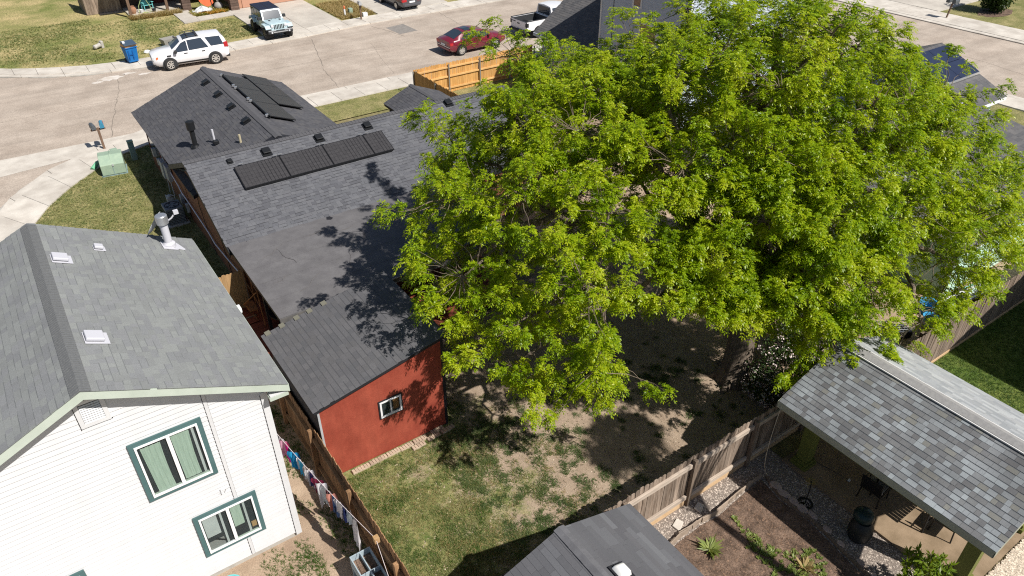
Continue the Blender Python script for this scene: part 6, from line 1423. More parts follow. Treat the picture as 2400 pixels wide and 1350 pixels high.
for k in range(5): MB().box(-.3, .3, -.35 + k * .12, -.25 + k * .12, .34 - k * .02, .36 - k * .02).build('seat_slat', M_TEALPLASTIC, ch)
for k in range(5): MB().add([(-.3 + k * .122, .2, .28), (-.19 + k * .122, .2, .28), (-.19 + k * .122, .55, 1.02 - abs(k - 2) * .05), (-.3 + k * .122, .55, 1.02 - abs(k - 2) * .05), (-.3 + k * .122, .22, .28), (-.19 + k * .122, .22, .28), (-.19 + k * .122, .57, 1.02 - abs(k - 2) * .05), (-.3 + k * .122, .57, 1.02 - abs(k - 2) * .05)], [(0, 1, 2, 3), (7, 6, 5, 4), (0, 4, 5, 1), (1, 5, 6, 2), (2, 6, 7, 3), (3, 7, 4, 0)]).build('back_slat', M_TEALPLASTIC, ch)
for s in (-1, 1):
    MB().box(s * .37 - .07, s * .37 + .07, -.42, .35, .55, .58).build('armrest', M_TEALPLASTIC, ch)
    MB().box(s * .34 - .025, s * .34 + .025, -.36, -.28, 0, .55).box(s * .34 - .025, s * .34 + .025, .2, .28, 0, .55).build('leg', M_TEALPLASTIC, ch)
pt = thing('clay_urn', 'brown clay urn beside the turquoise chair on the porch edge', 'urn', (10.1, 67.3, .13))
MB().lathe([(.14, 0), (.24, .15), (.27, .32), (.2, .48), (.14, .52), (.17, .58), (.13, .58), (.1, .5)], n=18).build('urn', mat('brown_clay', (.3, .15, .09), (.36, .2, .12)), pt, smooth=50)
for (x, y, c, nm, lb) in ((10.7, 67.2, M_TRIMWHITE, 'white_pot', 'small white flower pot on the porch edge by the clay urn'), (11.6, 67.0, M_PLASTIC, 'dark_pot', 'dark round pot at the porch edge in front of the turquoise chair')):
    t = thing(nm, lb, 'flower pot', (x, y, .13)); MB().lathe([(.11, 0), (.16, .22), (.17, .24), (.14, .24), (.12, .05), (0, .05)], n=16).build('pot', c, t, smooth=50)
hh = thing('garden_hose', 'pale green hose looped over the porch edge', 'hose', (11, 67.3, .13))
MB().tube([(-.5, -.2, .03), (-.42, .0, .5), (-.1, .2, .95), (.25, .2, .9), (.42, 0, .4), (.36, -.25, .03), (0, -.4, .03), (-.3, -.3, .03), (.1, -.2, .04)], .02, 6).build('hose', mat('pale_hose', (.4, .5, .22)), hh, smooth=60)
um = thing('orange_canopy', 'orange canvas awning sheet leaning at the brick pillar', 'canopy', (15.3, 65.3, 0))
vs = []
for j in range(6):
    for i in range(9):
        a = i / 8; s_ = j / 5
        vs.append((-.45 + 1.1 * a, .1 + .35 * s_ + .06 * math.sin(a * 9), 1.75 - 1.3 * (1 - s_) + .35 * (a - .5) ** 2 * (1 - s_) * 4 - .25 * a))
MB().add(vs, [(j * 9 + i, j * 9 + i + 1, (j + 1) * 9 + i + 1, (j + 1) * 9 + i) for j in range(5) for i in range(8)]).build('canvas', M_ORANGE, um, smooth=60, fix=False)
MB().tube([(.5, .1, 0), (.45, .3, 1.7)], .03, 6).tube([(-.4, .2, 0), (-.4, .4, 1.7)], .03, 6).build('pole', M_PLASTIC, um)
tp = thing('crumpled_tarp', 'crumpled silver-grey tarp heaped on the flower bed by the pillar', 'tarp', (14.9, 65.2, 0))
vs = [(x_ * .16, y_ * .14, max(0, .5 - .07 * (abs(x_) + abs(y_)) + .16 * mnoise.noise(Vector((x_ * .9, y_ * .8, 2))))) for y_ in range(-4, 5) for x_ in range(-5, 6)]
MB().add(vs, [(j * 11 + i, j * 11 + i + 1, (j + 1) * 11 + i + 1, (j + 1) * 11 + i) for j in range(8) for i in range(10)]).build('tarp', mat('silver_tarp', (.35, .36, .37), (.6, .61, .62), scale=4, rough=.5), tp, fix=False)
ds = thing('dark_sack', 'dark bundle in the shade between the brick pillars', 'sack', (16.3, 65.4, 0))
MB().lathe([(.2, 0), (.36, .1), (.38, .3), (.25, .5), (.08, .58), (.12, .66), (0, .66)], n=14).build('sack', M_GREYBIN, ds, smooth=60)
rk = thing('white_rock', 'small white rock on the grass near the far kerb', 'rock', (8.6, 56.3, 0))
MB().lathe([(.2, 0), (.24, .08), (.15, .18), (0, .2)], n=9).build('rock', M_TRIMWHITE, rk)
ls = thing('stone_ornament', 'tumbled pale stone ornament on the lawn left of the blue bin', 'ornament', (5.9, 59.2, 0), R(20))
MB().lathe([(.1, 0), (.16, .06), (.13, .3), (.16, .5), (.1, .55)], n=12, M=Matrix.Translation((-.2, 0, .16)) @ Matrix.Rotation(R(80), 4, 'Y')).build('stone', M_FOUND, ls, smooth=50)
MB().box(.3, .5, -.16, .12, 0, .5).build('stone', M_FOUND, ls, bevel=.05); MB().box(-.1, .25, .15, .35, 0, .18).build('stone', M_PAVER, ls, bevel=.04)
mb2 = thing('grey_mailbox', 'grey mailbox on a dark post by the far sidewalk', 'mailbox', (24.4, 55.5, .07))
MB().box(-.05, .05, -.05, .05, 0, 1.1).build('post', M_POSTWOOD, mb2); MB().tube([(0, 0, .7), (0, -.22, 1.08)], .03, 6).build('brace', M_POSTWOOD, mb2)
o = mailbox_mesh(.5, .22, .26).build('box', M_GREYBOX, mb2, smooth=40); o.location = (0, 0, 1.1); o.rotation_euler = (0, 0, R(80))
mk = thing('marker_post', 'white marker post with orange top among the weeds by the neighbour driveway', 'marker', (23.75, 57.1, 0))
MB().lathe([(.07, 0), (.07, .62)], n=10).build('post', M_TRIMWHITE, mk); MB().lathe([(.075, .62), (.075, .82), (.05, .86)], n=10).build('cap', M_AMBER, mk)
mk2 = thing('small_pedestal', 'small pale green utility pedestal beside the orange topped marker', 'pedestal', (24.5, 57.7, 0))
MB().box(-.15, .15, -.15, .15, 0, .4).build('case', M_UTIL, mk2, bevel=.03); MB().box(-.16, .16, -.16, .16, .4, .46).build('cap', M_UTIL, mk2, bevel=.02)
mc_ = thing('mailbox_crate', 'small white crate on the concrete beside the grey mailbox', 'crate', (25.1, 56.3, .04))
MB().box(-.18, .18, -.13, .13, 0, .05).box(-.18, -.14, -.13, .13, .05, .28).box(.14, .18, -.13, .13, .05, .28).box(-.14, .14, -.13, -.1, .05, .28).box(-.14, .14, .1, .13, .05, .28).build('crate', M_TRIMWHITE, mc_)
mb3 = thing('double_mailbox', 'dark double mailbox on a leaning post at the right-hand sidewalk', 'mailbox', (62.6, 29.4, .07))
MB().tube([(0, 0, 0), (.06, -.1, 1.15)], .07, 6).build('post', M_POSTWOOD, mb3)
for s in (-1, 1):
    o = mailbox_mesh(.6, .28, .32).build('box', M_BOXDARK, mb3, smooth=40); o.location = (0, -.1 + s * .24, 1.14)

# ------------------------------------------------------------------ grey two-storey house
GHO = Vector((31, 29, 0))
GH = thing('grey_house', 'blue-grey two-storey house with dark lower roof behind the tree', 'house', GHO)
def Q(mb, name, m, par=None, **k): return sub(mb, name, m, par or GH, GHO, **k)
Q(MB().box(28.0, 37, 25.0, 31.45, 0, 8.2), 'upper_wall', M_GREYWALL)
Q(MB().prism([(28.0, 0), (35.2, 0), (35.2, 2.62), (31.6, 4.9), (28.0, 2.62)], 31.46, 36.7, 'y'), 'garage_wall', M_GREYWALL)
for k in range(54):
    z0 = .1 + k * .15
    Q(MB().add([(27.975, 25.06, z0), (27.975, 31.4, z0), (27.99, 31.4, z0 + .155), (27.99, 25.06, z0 + .155), (28.0, 25.06, z0), (28.0, 31.4, z0)], [(0, 1, 2, 3), (0, 4, 5, 1)]), 'siding_board', M_GREYWALL, fix=False)
    Q(MB().add([(28.0, 24.975, z0), (37.0, 24.975, z0), (37.0, 24.99, z0 + .155), (28.0, 24.99, z0 + .155)], [(0, 1, 2, 3)]), 'siding_board', M_GREYWALL, fix=False)
Q(MB().box(27.95, 28.06, 31.36, 31.47, 2.7, 8.2).box(27.95, 28.08, 24.95, 25.08, 0, 8.2), 'corner_board', M_TRIMWHITE)
Q(MB().box(27.965, 28.0, 30.42, 30.45, 0, 8.2), 'joint_gap', M_BLACKTRIM)
Q(MB().box(27.9, 27.96, 31.4, 31.46, 0, 2.6).box(27.9, 27.96, 33.9, 33.96, 0, 2.5), 'downpipe', M_TRIMWHITE)
for (y0, y1, z0, z1) in ((27.0, 28.35, 4.15, 5.25), (33.0, 34.2, 1.3, 2.3), (28.3, 29.0, 5.85, 6.6), (26.0, 27.2, 1.4, 2.4)):
    wn = Q(MB().box(27.94, 28.0, y0, y0 + .1, z0, z1).box(27.94, 28.0, y1 - .1, y1, z0, z1).box(27.942, 28.0, y0 + .1, y1 - .1, z0, z0 + .1).box(27.942, 28.0, y0 + .1, y1 - .1, z1 - .1, z1), 'window', M_TRIMWHITE)
    Q(MB().box(27.965, 27.975, y0 + .1, y1 - .1, z0 + .1, z1 - .1), 'pane', M_SHUTTER, wn)
KH = .70
def zgh(u): return 2.8 + KH * (u - 27.6)
gr_ = Q(MB().add([(27.6, 31.5, 2.76), (27.6, 37.05, 2.76), (31.6, 37.05, zgh(31.6) - .04), (31.6, 31.5, zgh(31.6) - .04), (35.6, 31.5, 2.76), (35.6, 37.05, 2.76)] + [(27.6, 31.5, 2.62), (27.6, 37.05, 2.62), (31.6, 37.05, zgh(31.6) - .18), (31.6, 31.5, zgh(31.6) - .18), (35.6, 31.5, 2.62), (35.6, 37.05, 2.62)],
                 [(0, 3, 2, 1), (3, 4, 5, 2), (6, 7, 8, 9), (9, 8, 11, 10), (0, 1, 7, 6), (1, 2, 8, 7), (2, 5, 11, 8), (4, 10, 11, 5), (0, 6, 9, 3), (3, 9, 10, 4)]), 'roof', M_GREYWALL)
r_ = Roof(gr_)
r_.slope(Vector((27.56, 37.08, 2.74)) - GHO, (0, -1, 0), (1, 0, KH), 5.62, 4.0 * math.hypot(1, KH) + .03, P_GREYHOUSE, exposure=.16, widths=(.25, .33), th=(.01, .014))
r_.done()
Q(MB().box(27.53, 27.57, 31.5, 37.05, 2.6, 2.77), 'gutter', M_GREYWALL)
Q(MB().prism([(24.6, 8.21), (31.9, 8.21), (28.25, 10.2)], 27.6, 37.4, 'x'), 'upper_roof', M_BLACKTRIM)
# ------------------------------------------------------------------ mint house
MO = Vector((33, 14, 0))
MI = thing('mint_house', 'mint green house with grey roof and blue solar panels at the right edge', 'house', MO)
def N(mb, name, m, par=None, **k): return sub(mb, name, m, par or MI, MO, **k)
KM = .43
def zm(v): return 4.62 - KM * abs(v - 18.35)
N(MB().prism([(14.9, 0), (21.8, 0), (21.8, zm(21.8) - .12), (18.35, 4.5), (14.9, zm(14.9) - .12)], 27, 39.1, 'x'), 'wall', M_MINT)
mf_ = N(MB().add([(26.6, 14.55, zm(14.55) - .03), (39.45, 14.55, zm(14.55) - .03), (39.45, 18.35, 4.59), (26.6, 18.35, 4.59), (26.6, 22.1, zm(22.1) - .03), (39.45, 22.1, zm(22.1) - .03)] +
                 [(26.6, 14.55, zm(14.55) - .17), (39.45, 14.55, zm(14.55) - .17), (39.45, 18.35, 4.45), (26.6, 18.35, 4.45), (26.6, 22.1, zm(22.1) - .17), (39.45, 22.1, zm(22.1) - .17)],
                 [(0, 1, 2, 3), (3, 2, 5, 4), (6, 9, 8, 7), (9, 10, 11, 8), (0, 6, 7, 1), (1, 7, 8, 2), (2, 8, 11, 5), (4, 5, 11, 10), (0, 3, 9, 6), (3, 4, 10, 9)]), 'roof', M_TRIMWHITE)
r_ = Roof(mf_)
r_.slope(Vector((26.57, 14.52, zm(14.52) - .025)) - MO, (1, 0, 0), (0, 1, KM), 12.9, 3.83 * math.hypot(1, KM), P_GREYHOUSE, exposure=.17, widths=(.3, .4), th=(.008, .012))
r_.slope(Vector((39.48, 22.1, zm(22.1) - .025)) - MO, (-1, 0, 0), (0, -1, KM), 12.9, 3.75 * math.hypot(1, KM), P_GREYHOUSE, exposure=.33, widths=(.8, 1.2), th=(.008, .012))
r_.done()
N(MB().box(26.6, 39.45, 14.5, 14.54, zm(14.55) - .2, zm(14.55) - .04), 'gutter', M_TRIMWHITE)
for i in range(6):
    for j in range(2):
        ex, ey = Vector((1, 0, 0)), Vector((0, 1, KM)).normalized(); M = Matrix((ex, ey, ex.cross(ey))).transposed().to_4x4(); v_ = 16.1 + j * .98
        M.translation = Vector((39.35 - (i + 1) * 1.72, v_, zm(v_) + .1)) - MO
        me = MB().box(0, 1.7, 0, 1.04, 0, .035).mesh('solar_panel'); me.materials.append(M_SOLARBLUE); o = link('solar_panel', me, MI); o.matrix_local = M
N(MB().box(29.05, 39.35, 16.04, 16.08, zm(16.06) + .03, zm(16.06) + .14), 'panel_edge', M_ALU)
N(MB().box(25.25, 36, 8.9, 14.6, 0, 2.35), 'wing_wall', M_MINT)
N(MB().box(25.2, 25.32, 8.84, 8.98, 0, 2.35), 'corner_board', mat('grey_corner_trim', (.3, .32, .31)))
for k in range(15): N(MB().add([(25.33, 8.86, .1 + k * .15), (36, 8.86, .1 + k * .15), (36, 8.885, .255 + k * .15), (25.33, 8.885, .255 + k * .15), (25.33, 8.9, .1 + k * .15), (36, 8.9, .1 + k * .15)], [(0, 1, 2, 3), (0, 4, 5, 1)]), 'siding_board', M_MINT, fix=False)
wr_ = N(MB().add([(24.9, 8.5, 2.36), (36.3, 8.5, 2.36), (36.3, 14.9, 3.3), (24.9, 14.9, 3.3), (24.9, 8.5, 2.24), (36.3, 8.5, 2.24), (36.3, 14.9, 3.18), (24.9, 14.9, 3.18)], [(0, 1, 2, 3), (7, 6, 5, 4), (0, 4, 5, 1), (1, 5, 6, 2), (2, 6, 7, 3), (3, 7, 4, 0)]), 'wing_roof', M_TRIMWHITE)
r_ = Roof(wr_); r_.slope(Vector((24.87, 8.47, 2.355)) - MO, (1, 0, 0), (0, 1, .147), 11.5, 6.4, P_GREYHOUSE, exposure=.2, widths=(.3, .4)); r_.done()
# things in the mint yard
rk_ = thing('wire_rack', 'steel wire rack with rounded ends lying in the mint house yard', 'rack', (21.9, 8.7, .25), R(-30))
MB().tube([(-.6, -.3, .1), (.5, -.3, .1), (.65, -.15, .12), (.65, .15, .12), (.5, .3, .1), (-.6, .3, .1), (-.6, -.3, .1)], .022, 6).build('frame', M_STEEL, rk_, smooth=60)
g_ = MB()
for k in range(11): g_.tube([(-.5 + k * .1, -.3, .1), (-.5 + k * .1, .3, .1)], .007, 4)
for k in range(4): g_.tube([(-.6, -.18 + k * .12, .1), (.6, -.18 + k * .12, .1)], .007, 4)
g_.build('grid', M_GREYBOX, rk_); MB().box(-.55, .55, -.25, .25, -.22, -.0).build('crate', M_BLACK, rk_)
for (x, y, s, lb) in ((24.1, 8.75, 1.0, 'larger sky blue plastic tub in the mint yard beneath the leaves'), (23.5, 8.3, .8, 'smaller sky blue plastic tub near the weathered back fence')):
    t = thing('blue_tub', lb, 'tub', (x, y, .0), 0, 'blue tubs in the mint yard')
    MB().lathe([(.22 * s, 0), (.3 * s, .4 * s), (.33 * s, .4 * s), (.33 * s, .44 * s), (.27 * s, .43 * s), (.2 * s, .04), (0, .04)], n=20).build('tub', mat('sky_blue_plastic', (.05, .3, .55)), t, smooth=40)
ld = thing('aluminium_ladder', 'pale ladder lying along the inside of the weathered back fence', 'ladder', (25.2, 8.0, .0), R(-6))
for s in (-1, 1): MB().box(-1.4, 1.4, s * .2 - .03, s * .2 + .03, .75, .82).build('rail', M_TRIMWHITE, ld)
for k in range(9): MB().tube([(-1.25 + k * .31, -.2, .785), (-1.25 + k * .31, .2, .785)], .018, 6).build('rung', M_ALU, ld)
for x in (-1.1, 1.1): MB().box(x - .05, x + .05, -.25, .25, 0, .74).build('trestle', M_POSTWOOD, ld)
bk = thing('stored_boards', 'bundle of white and teal boards stacked by the fence next to the ladder', 'boards', (26.4, 8.15, 0), R(-5))
for k, m_ in enumerate((M_TRIMWHITE, M_MINT, M_TRIMWHITE, M_TEALPLASTIC)): MB().box(-1.1 + .1 * k, 1.1 - .15 * k, -.2 + k * .1, -.13 + k * .1, .3, .62 + .05 * (k % 2)).build('board', m_, bk)
MB().box(-.9, .9, -.2, .22, 0, .3).build('base', M_POSTWOOD, bk)

# ------------------------------------------------------------------ two-storey neighbour past the lawn, whose gable shades it
NO = Vector((29, -2, 0))
NH = thing('neighbour_house', 'pale neighbour house past the shaded lawn beyond the right edge', 'house', NO)
sub(MB().prism([(24.6, 0), (33.4, 0), (33.4, 5.7), (29, 7.45), (24.6, 5.7)], -8, 2.3, 'y'), 'wall', M_SAGE, NH, NO)
for s_ in (-1, 1):
    xe = 29 + s_ * 4.6
    sub(MB().add([(29, -8.3, 7.62), (xe, -8.3, 5.85), (xe, 2.5, 5.85), (29, 2.5, 7.62), (29, -8.3, 7.5), (xe, -8.3, 5.73), (xe, 2.5, 5.73), (29, 2.5, 7.5)], [(0, 1, 2, 3), (7, 6, 5, 4), (0, 4, 5, 1), (1, 5, 6, 2), (2, 6, 7, 3), (3, 7, 4, 0)]), 'roof_slope', M_BLACKTRIM, NH, NO)
for z in (1.0, 3.7):
    for x in (26, 30.5):
        wn = sub(MB().box(x, x + .1, 2.3, 2.36, z, z + 1.2).box(x + 1.3, x + 1.4, 2.3, 2.36, z, z + 1.2).box(x + .1, x + 1.3, 2.3, 2.358, z, z + .1).box(x + .1, x + 1.3, 2.3, 2.358, z + 1.1, z + 1.2), 'window', M_TRIMWHITE, NH, NO)
        sub(MB().box(x + .1, x + 1.3, 2.305, 2.32, z + .1, z + 1.1), 'pane', M_DGLASS, wn, NO)
def in_poly(p, poly):
    c = False; n = len(poly); j = n - 1
    for i in range(n):
        if (poly[i][1] > p[1]) != (poly[j][1] > p[1]) and p[0] < (poly[j][0] - poly[i][0]) * (p[1] - poly[i][1]) / (poly[j][1] - poly[i][1]) + poly[i][0]: c = not c
        j = i
    return c
# ------------------------------------------------------------------ the big tree
def perp(d):
    a = np.stack([-d[:, 1], d[:, 0], np.zeros(len(d))], 1); n = np.linalg.norm(a, axis=1, keepdims=True)
    a = np.where(n < 1e-4, np.array([[1., 0, 0]]), a / np.maximum(n, 1e-6)); return a
def norm(a): return a / np.maximum(np.linalg.norm(a, axis=1, keepdims=True), 1e-9)
def leaflets(base, d, L, wd, roll):
    """diamond leaflets: base points, directions, lengths, widths, roll about the direction"""
    s = perp(d); u = np.cross(d, s)
    c, q = np.cos(roll)[:, None], np.sin(roll)[:, None]
    s = s * c + u * q
    L = L[:, None]; wd = wd[:, None]
    return np.stack([base, base + d * L * .45 + s * wd, base + d * L, base + d * L * .45 - s * wd], 1).reshape(-1, 3)
def sprays(org, axis, n, alen, rng, leaflen=.105, leafw=.026, pairs=4, rach=.27, droop=.5, spread=.85):
    """compound leaves along a twig: org (k,3) twig starts, axis (k,3) unit; n leaves each"""
    k = len(org); N = k * n
    o = np.repeat(org, n, 0); a = np.repeat(axis, n, 0); al = np.repeat(alen, n)
    t = rng.random(N) ** .8
    ang = rng.random(N) * 2 * np.pi
    s = perp(a); u = np.cross(a, s)
    rad = s * np.cos(ang)[:, None] + u * np.sin(ang)[:, None]
    d = norm(a * (.35 + .5 * rng.random((N, 1))) + rad * spread + np.array([0, 0, .1]))
    b = o + a * (al * t)[:, None] + rad * .04
    R_ = rach * (.65 + .6 * rng.random(N))
    out = []
    for p in range(pairs):
        f = (p + .6) / pairs
        bend = droop * f * f
        pos = b + d * (R_ * f)[:, None] + np.array([0, 0, -1.]) * (R_ * bend)[:, None]
        dd = norm(d + np.array([0, 0, -1.]) * (2 * droop * f))
        sd = perp(dd)
        for sg in (-1, 1):
            ld = norm(dd * .55 + sd * sg * .8 + np.array([0, 0, -.05]) + rng.normal(0, .18, (N, 3)))
            out.append(leaflets(pos, ld, leaflen * (.7 + .6 * rng.random(N)), leafw * (.8 + .5 * rng.random(N)), rng.normal(0, .38, N)))
    pos = b + d * R_[:, None] + np.array([0, 0, -1.]) * (R_ * droop)[:, None]
    dd = norm(d + np.array([0, 0, -1.]) * (2 * droop)); out.append(leaflets(pos, dd, leaflen * (.8 + .5 * rng.random(N)), leafw * 1.1 * np.ones(N), rng.normal(0, .5, N)))
    return np.concatenate(out)

TB = np.array([15.8, 10.3, 0.]); CC = np.array([15.3, 12.0, 4.6])
TIPS = np.array([[7.1, 15.2, 6.4], [9.3, 17.2, 8], [10.6, 16.2, 8.6], [11.3, 15.2, 8.9], [12.0, 13.9, 9.1], [12.6, 13.6, 8.7], [15.3, 13.8, 9.6], [18.4, 15.8, 10.2], [20.6, 14.2, 10.0], [19.2, 10.4, 10.5],
                 [20.2, 9.8, 9.1], [19.9, 8.8, 8.5], [21.2, 7.0, 7.0], [21.0, 9.2, 7.4], [20.2, 6.2, 4.4], [18.4, 5.9, 3.9], [16.6, 6.5, 3.4], [15.6, 6.9, 3.2], [14.6, 7.5, 3.0], 
                 [10.1, 10.2, 3.2], [8.0, 10.2, 3.6], [6.7, 11.6, 4.4], [6.7, 13.0, 5.4], [7.0, 14.2, 5.8], [9.0, 12.6, 6.6], [12.2, 9.2, 6.6], [15.6, 7.8, 7.6], [18.6, 8.0, 7.8], [15.3, 12.0, 10.8], [17.8, 12.6, 10.9],
                 [23.5, 10.5, 6.6], [25.4, 9.4, 6.6], [24.6, 8.0, 5.6], [23.4, 7.1, 4.5], [23.6, 8.0, 6.2], [24.4, 10.4, 6.6], [23.0, 6.9, 5.2], [22.0, 6.5, 4.3], [22.2, 8.5, 7.4], [24.2, 12.6, 6.4], [14.2, 19.4, 6.2], [18.0, 17.2, 6.2], [21.6, 16.8, 6.2], [22.6, 13.0, 6.2], [11.2, 19.2, 6.0], [10.2, 14.6, 9.0]])
tv = TIPS - CC; tr_ = np.linalg.norm(tv, axis=1); td = tv / tr_[:, None]
def crown_r(d):
    w_ = np.exp((d @ td.T - 1) * 26); return (w_ * tr_).sum(1) / w_.sum(1)
GAP = [(15.0, 15.1), (16.8, 14.4), (17.9, 12.7), (16.9, 11.8), (14.8, 10.6), (12.8, 12.0)]
NC = 5600
dd = norm(nrng.normal(size=(NC, 3)) * np.array([1, 1, .85])); dd[:, 2] = np.abs(dd[:, 2]) * np.where(nrng.random(NC) < .8, 1, -.45); dd = norm(dd)
fr_ = np.where(nrng.random(NC) < .72, .80 + .2 * nrng.random(NC), .45 + .38 * nrng.random(NC))
cl_ = CC + dd * (crown_r(dd) * fr_)[:, None]
keep = []
for i in range(NC):
    p = cl_[i]
    nv = .8 * mnoise.noise(Vector(p * .7)) + .7 * mnoise.noise(Vector(p * 1.5 + 9))
    low = p[2] < 2.5
    hole = (11.4 < p[0] < 14.6 and p[1] < 12.4 and p[2] < 4.6)     # the open view to the trunk and the soil beneath
    g = p[:2] * 15.6 / (15.6 - p[2])
    sight = p[2] < 6 and min(math.hypot(g[0] - 15.5 - 1.5 * q_, g[1] - 10.0 - 1.1 * q_) for q_ in (0, .33, .66, 1)) < .75     # nothing hangs before the trunk foot
    gs_ = (p[0] - .31 * p[2], p[1] + .8 * p[2]); lit = (math.hypot(gs_[0] - 15.5, gs_[1] - 10.6) < .9 or math.hypot(gs_[0] - 16.2, gs_[1] - 9.6) < 1.35) and nrng.random() < .85    # sun reaches the trunk and the lilac
    lil = p[2] < 5.5 and math.hypot(g[0] - 18.0, g[1] - 9.4) < 1.15 and nrng.random() < .75
    thin = gs_[1] < 12.2 and gs_[0] < 15.2 and nrng.random() < .35      # the side towards the sun stays thin over the bare soil
    gap = p[2] < 7 and in_poly(g, GAP)      # the underside rises between the two low lobes
    sight = sight or lit or lil or thin or gap
    keep.append(nv > (-.24 if p[0] > 13.4 else -.12) and not low and not sight and not (hole and nrng.random() < .8))
cl_ = cl_[np.array(keep)]
SHOOTS = [(12.9, 16.6, 9.6), (15.5, 16.8, 10.0), (14.8, 15.4, 9.9), (12.3, 19.1, 9.4), (12.3, 20.3, 9.0), (14.4, 13.6, 10.1), (11.6, 17.3, 9.2), (22.9, 9.7, 8.9), (22.3, 8.3, 8.7), (9.0, 18.3, 7.6)]
sh_ = []
for p in SHOOTS:
    p = np.array(p); v_ = (CC + np.array([0, 0, 3.]) - p); v_ /= np.linalg.norm(v_)
    for k in range(7): sh_.append(p + v_ * .42 * k + nrng.normal(0, .16, 3))
cl_ = np.concatenate([cl_, np.array(sh_), np.repeat(TIPS, 4, 0) + nrng.normal(0, .22, (len(TIPS) * 4, 3))])
NCL = len(cl_)
TREE = thing('shade_tree', 'large spreading shade tree with bright spring foliage over the dirt yard', 'tree', tuple(TB))
# skeleton: trunk -> limbs -> branches -> twigs
def kmeans(P, k, it=12):
    c = P[nrng.choice(len(P), k, replace=False)]
    for _ in range(it):
        lab = np.argmin(((P[:, None] - c[None]) ** 2).sum(2), 1)
        c = np.array([P[lab == j].mean(0) if (lab == j).any() else c[j] for j in range(k)])
    return c, lab
c1, l1 = kmeans(cl_, 13); c2, l2 = kmeans(cl_, 110)
fork = np.array([15.85, 10.45, 2.5])
def bez(a, b, lift, n=9, jit=.12):
    a, b = np.array(a), np.array(b); m = (a + b) / 2 + np.array([0, 0, lift]); out = []
    for i in range(n + 1):
        t = i / n; p = (1 - t) ** 2 * a + 2 * t * (1 - t) * m + t * t * b
        if 0 < i < n: p = p + nrng.normal(0, jit, 3)
        out.append(p)
    return np.array(out)
trunk = MB().tube([Vector(p) for p in ((0, 0, -.15), (.0, .0, .1), (.0, .0, .5), (.02, .03, 1.2), (.04, .08, 1.9), (.05, .15, 2.6), (.05, .25, 3.2))], [.72, .58, .47, .41, .4, .44, .2], 14)
for k in range(6):
    a = k * 1.05 + .3; trunk.tube([(.3 * math.cos(a), .3 * math.sin(a), .45), (.62 * math.cos(a), .62 * math.sin(a), .05), (1.05 * math.cos(a), 1.05 * math.sin(a), -.08)], [.16, .13, .04], 7)
trunk.build('trunk', M_BARK, TREE, smooth=60)
limb_pts = []
for j in range(len(c1)):
    tgt = fork + (c1[j] - fork) * .78
    pl_ = bez(fork - np.array([0, 0, .25]), tgt, .5 + .25 * np.linalg.norm(tgt[:2] - fork[:2]) * .35, 10, .1)
    limb_pts.append(pl_)
    rad = [.22 * (1 - i / 10) ** .8 + .045 for i in range(11)]
    MB().tube([Vector(p - TB) for p in pl_], rad, 8).build('limb', M_BARK, TREE, smooth=60)
allp = np.concatenate(limb_pts)
br2 = MB(); tw2 = MB(); bp_list = []
for j in range(len(c2)):
    d = np.linalg.norm(allp - c2[j], axis=1) + .25 * np.maximum(0, allp[:, 2] - c2[j][2]); k = np.argmin(d); pl_ = bez(allp[k], c2[j], .15 * d[k], 7, .09); bp_list.append(pl_)
    br2.tube([Vector(p - TB) for p in pl_], [.07 * (1 - i / 8) + .016 for i in range(8)], 6)
bo = br2.build('branches', M_BARK, TREE, smooth=60); bo['kind'] = 'stuff'
tax = np.zeros((NCL, 3)); tst = np.zeros((NCL, 3)); tln = np.zeros(NCL)
for i in range(NCL):
    pl_ = bp_list[l2[i]]; d = np.linalg.norm(pl_ - cl_[i], axis=1); k = np.argmin(d[2:]) + 2
    a, b = pl_[k], cl_[i]
    ax = b - a; n_ = np.linalg.norm(ax); out = (b - CC) / np.linalg.norm(b - CC)
    ax = ax / max(n_, 1e-6) * .5 + out * .5 + np.array([0, 0, .35]); ax /= np.linalg.norm(ax)
    L = .26 + .32 * nrng.random(); tax[i] = ax; tst[i] = b - ax * L * .55; tln[i] = L
    pts = bez(a, tst[i], .06, 4, .04); pts = list(pts) + [b + ax * L * .45]
    tw2.tube([Vector(p - TB) for p in pts], [.014, .012, .01, .008, .006, .003], 4, cap=False)
to = tw2.build('twigs', M_TWIG, TREE, smooth=60, fix=False); to['kind'] = 'stuff'
lv = sprays(tst, tax, 25, tln, nrng, leaflen=.078, leafw=.0165, pairs=5, rach=.22, droop=.5, spread=.8)
print('clumps', NCL, 'leaflets', len(lv) // 4)
fo = link('foliage', np_mesh('foliage', lv - TB, 4, M_LEAF), TREE); fo['kind'] = 'stuff'

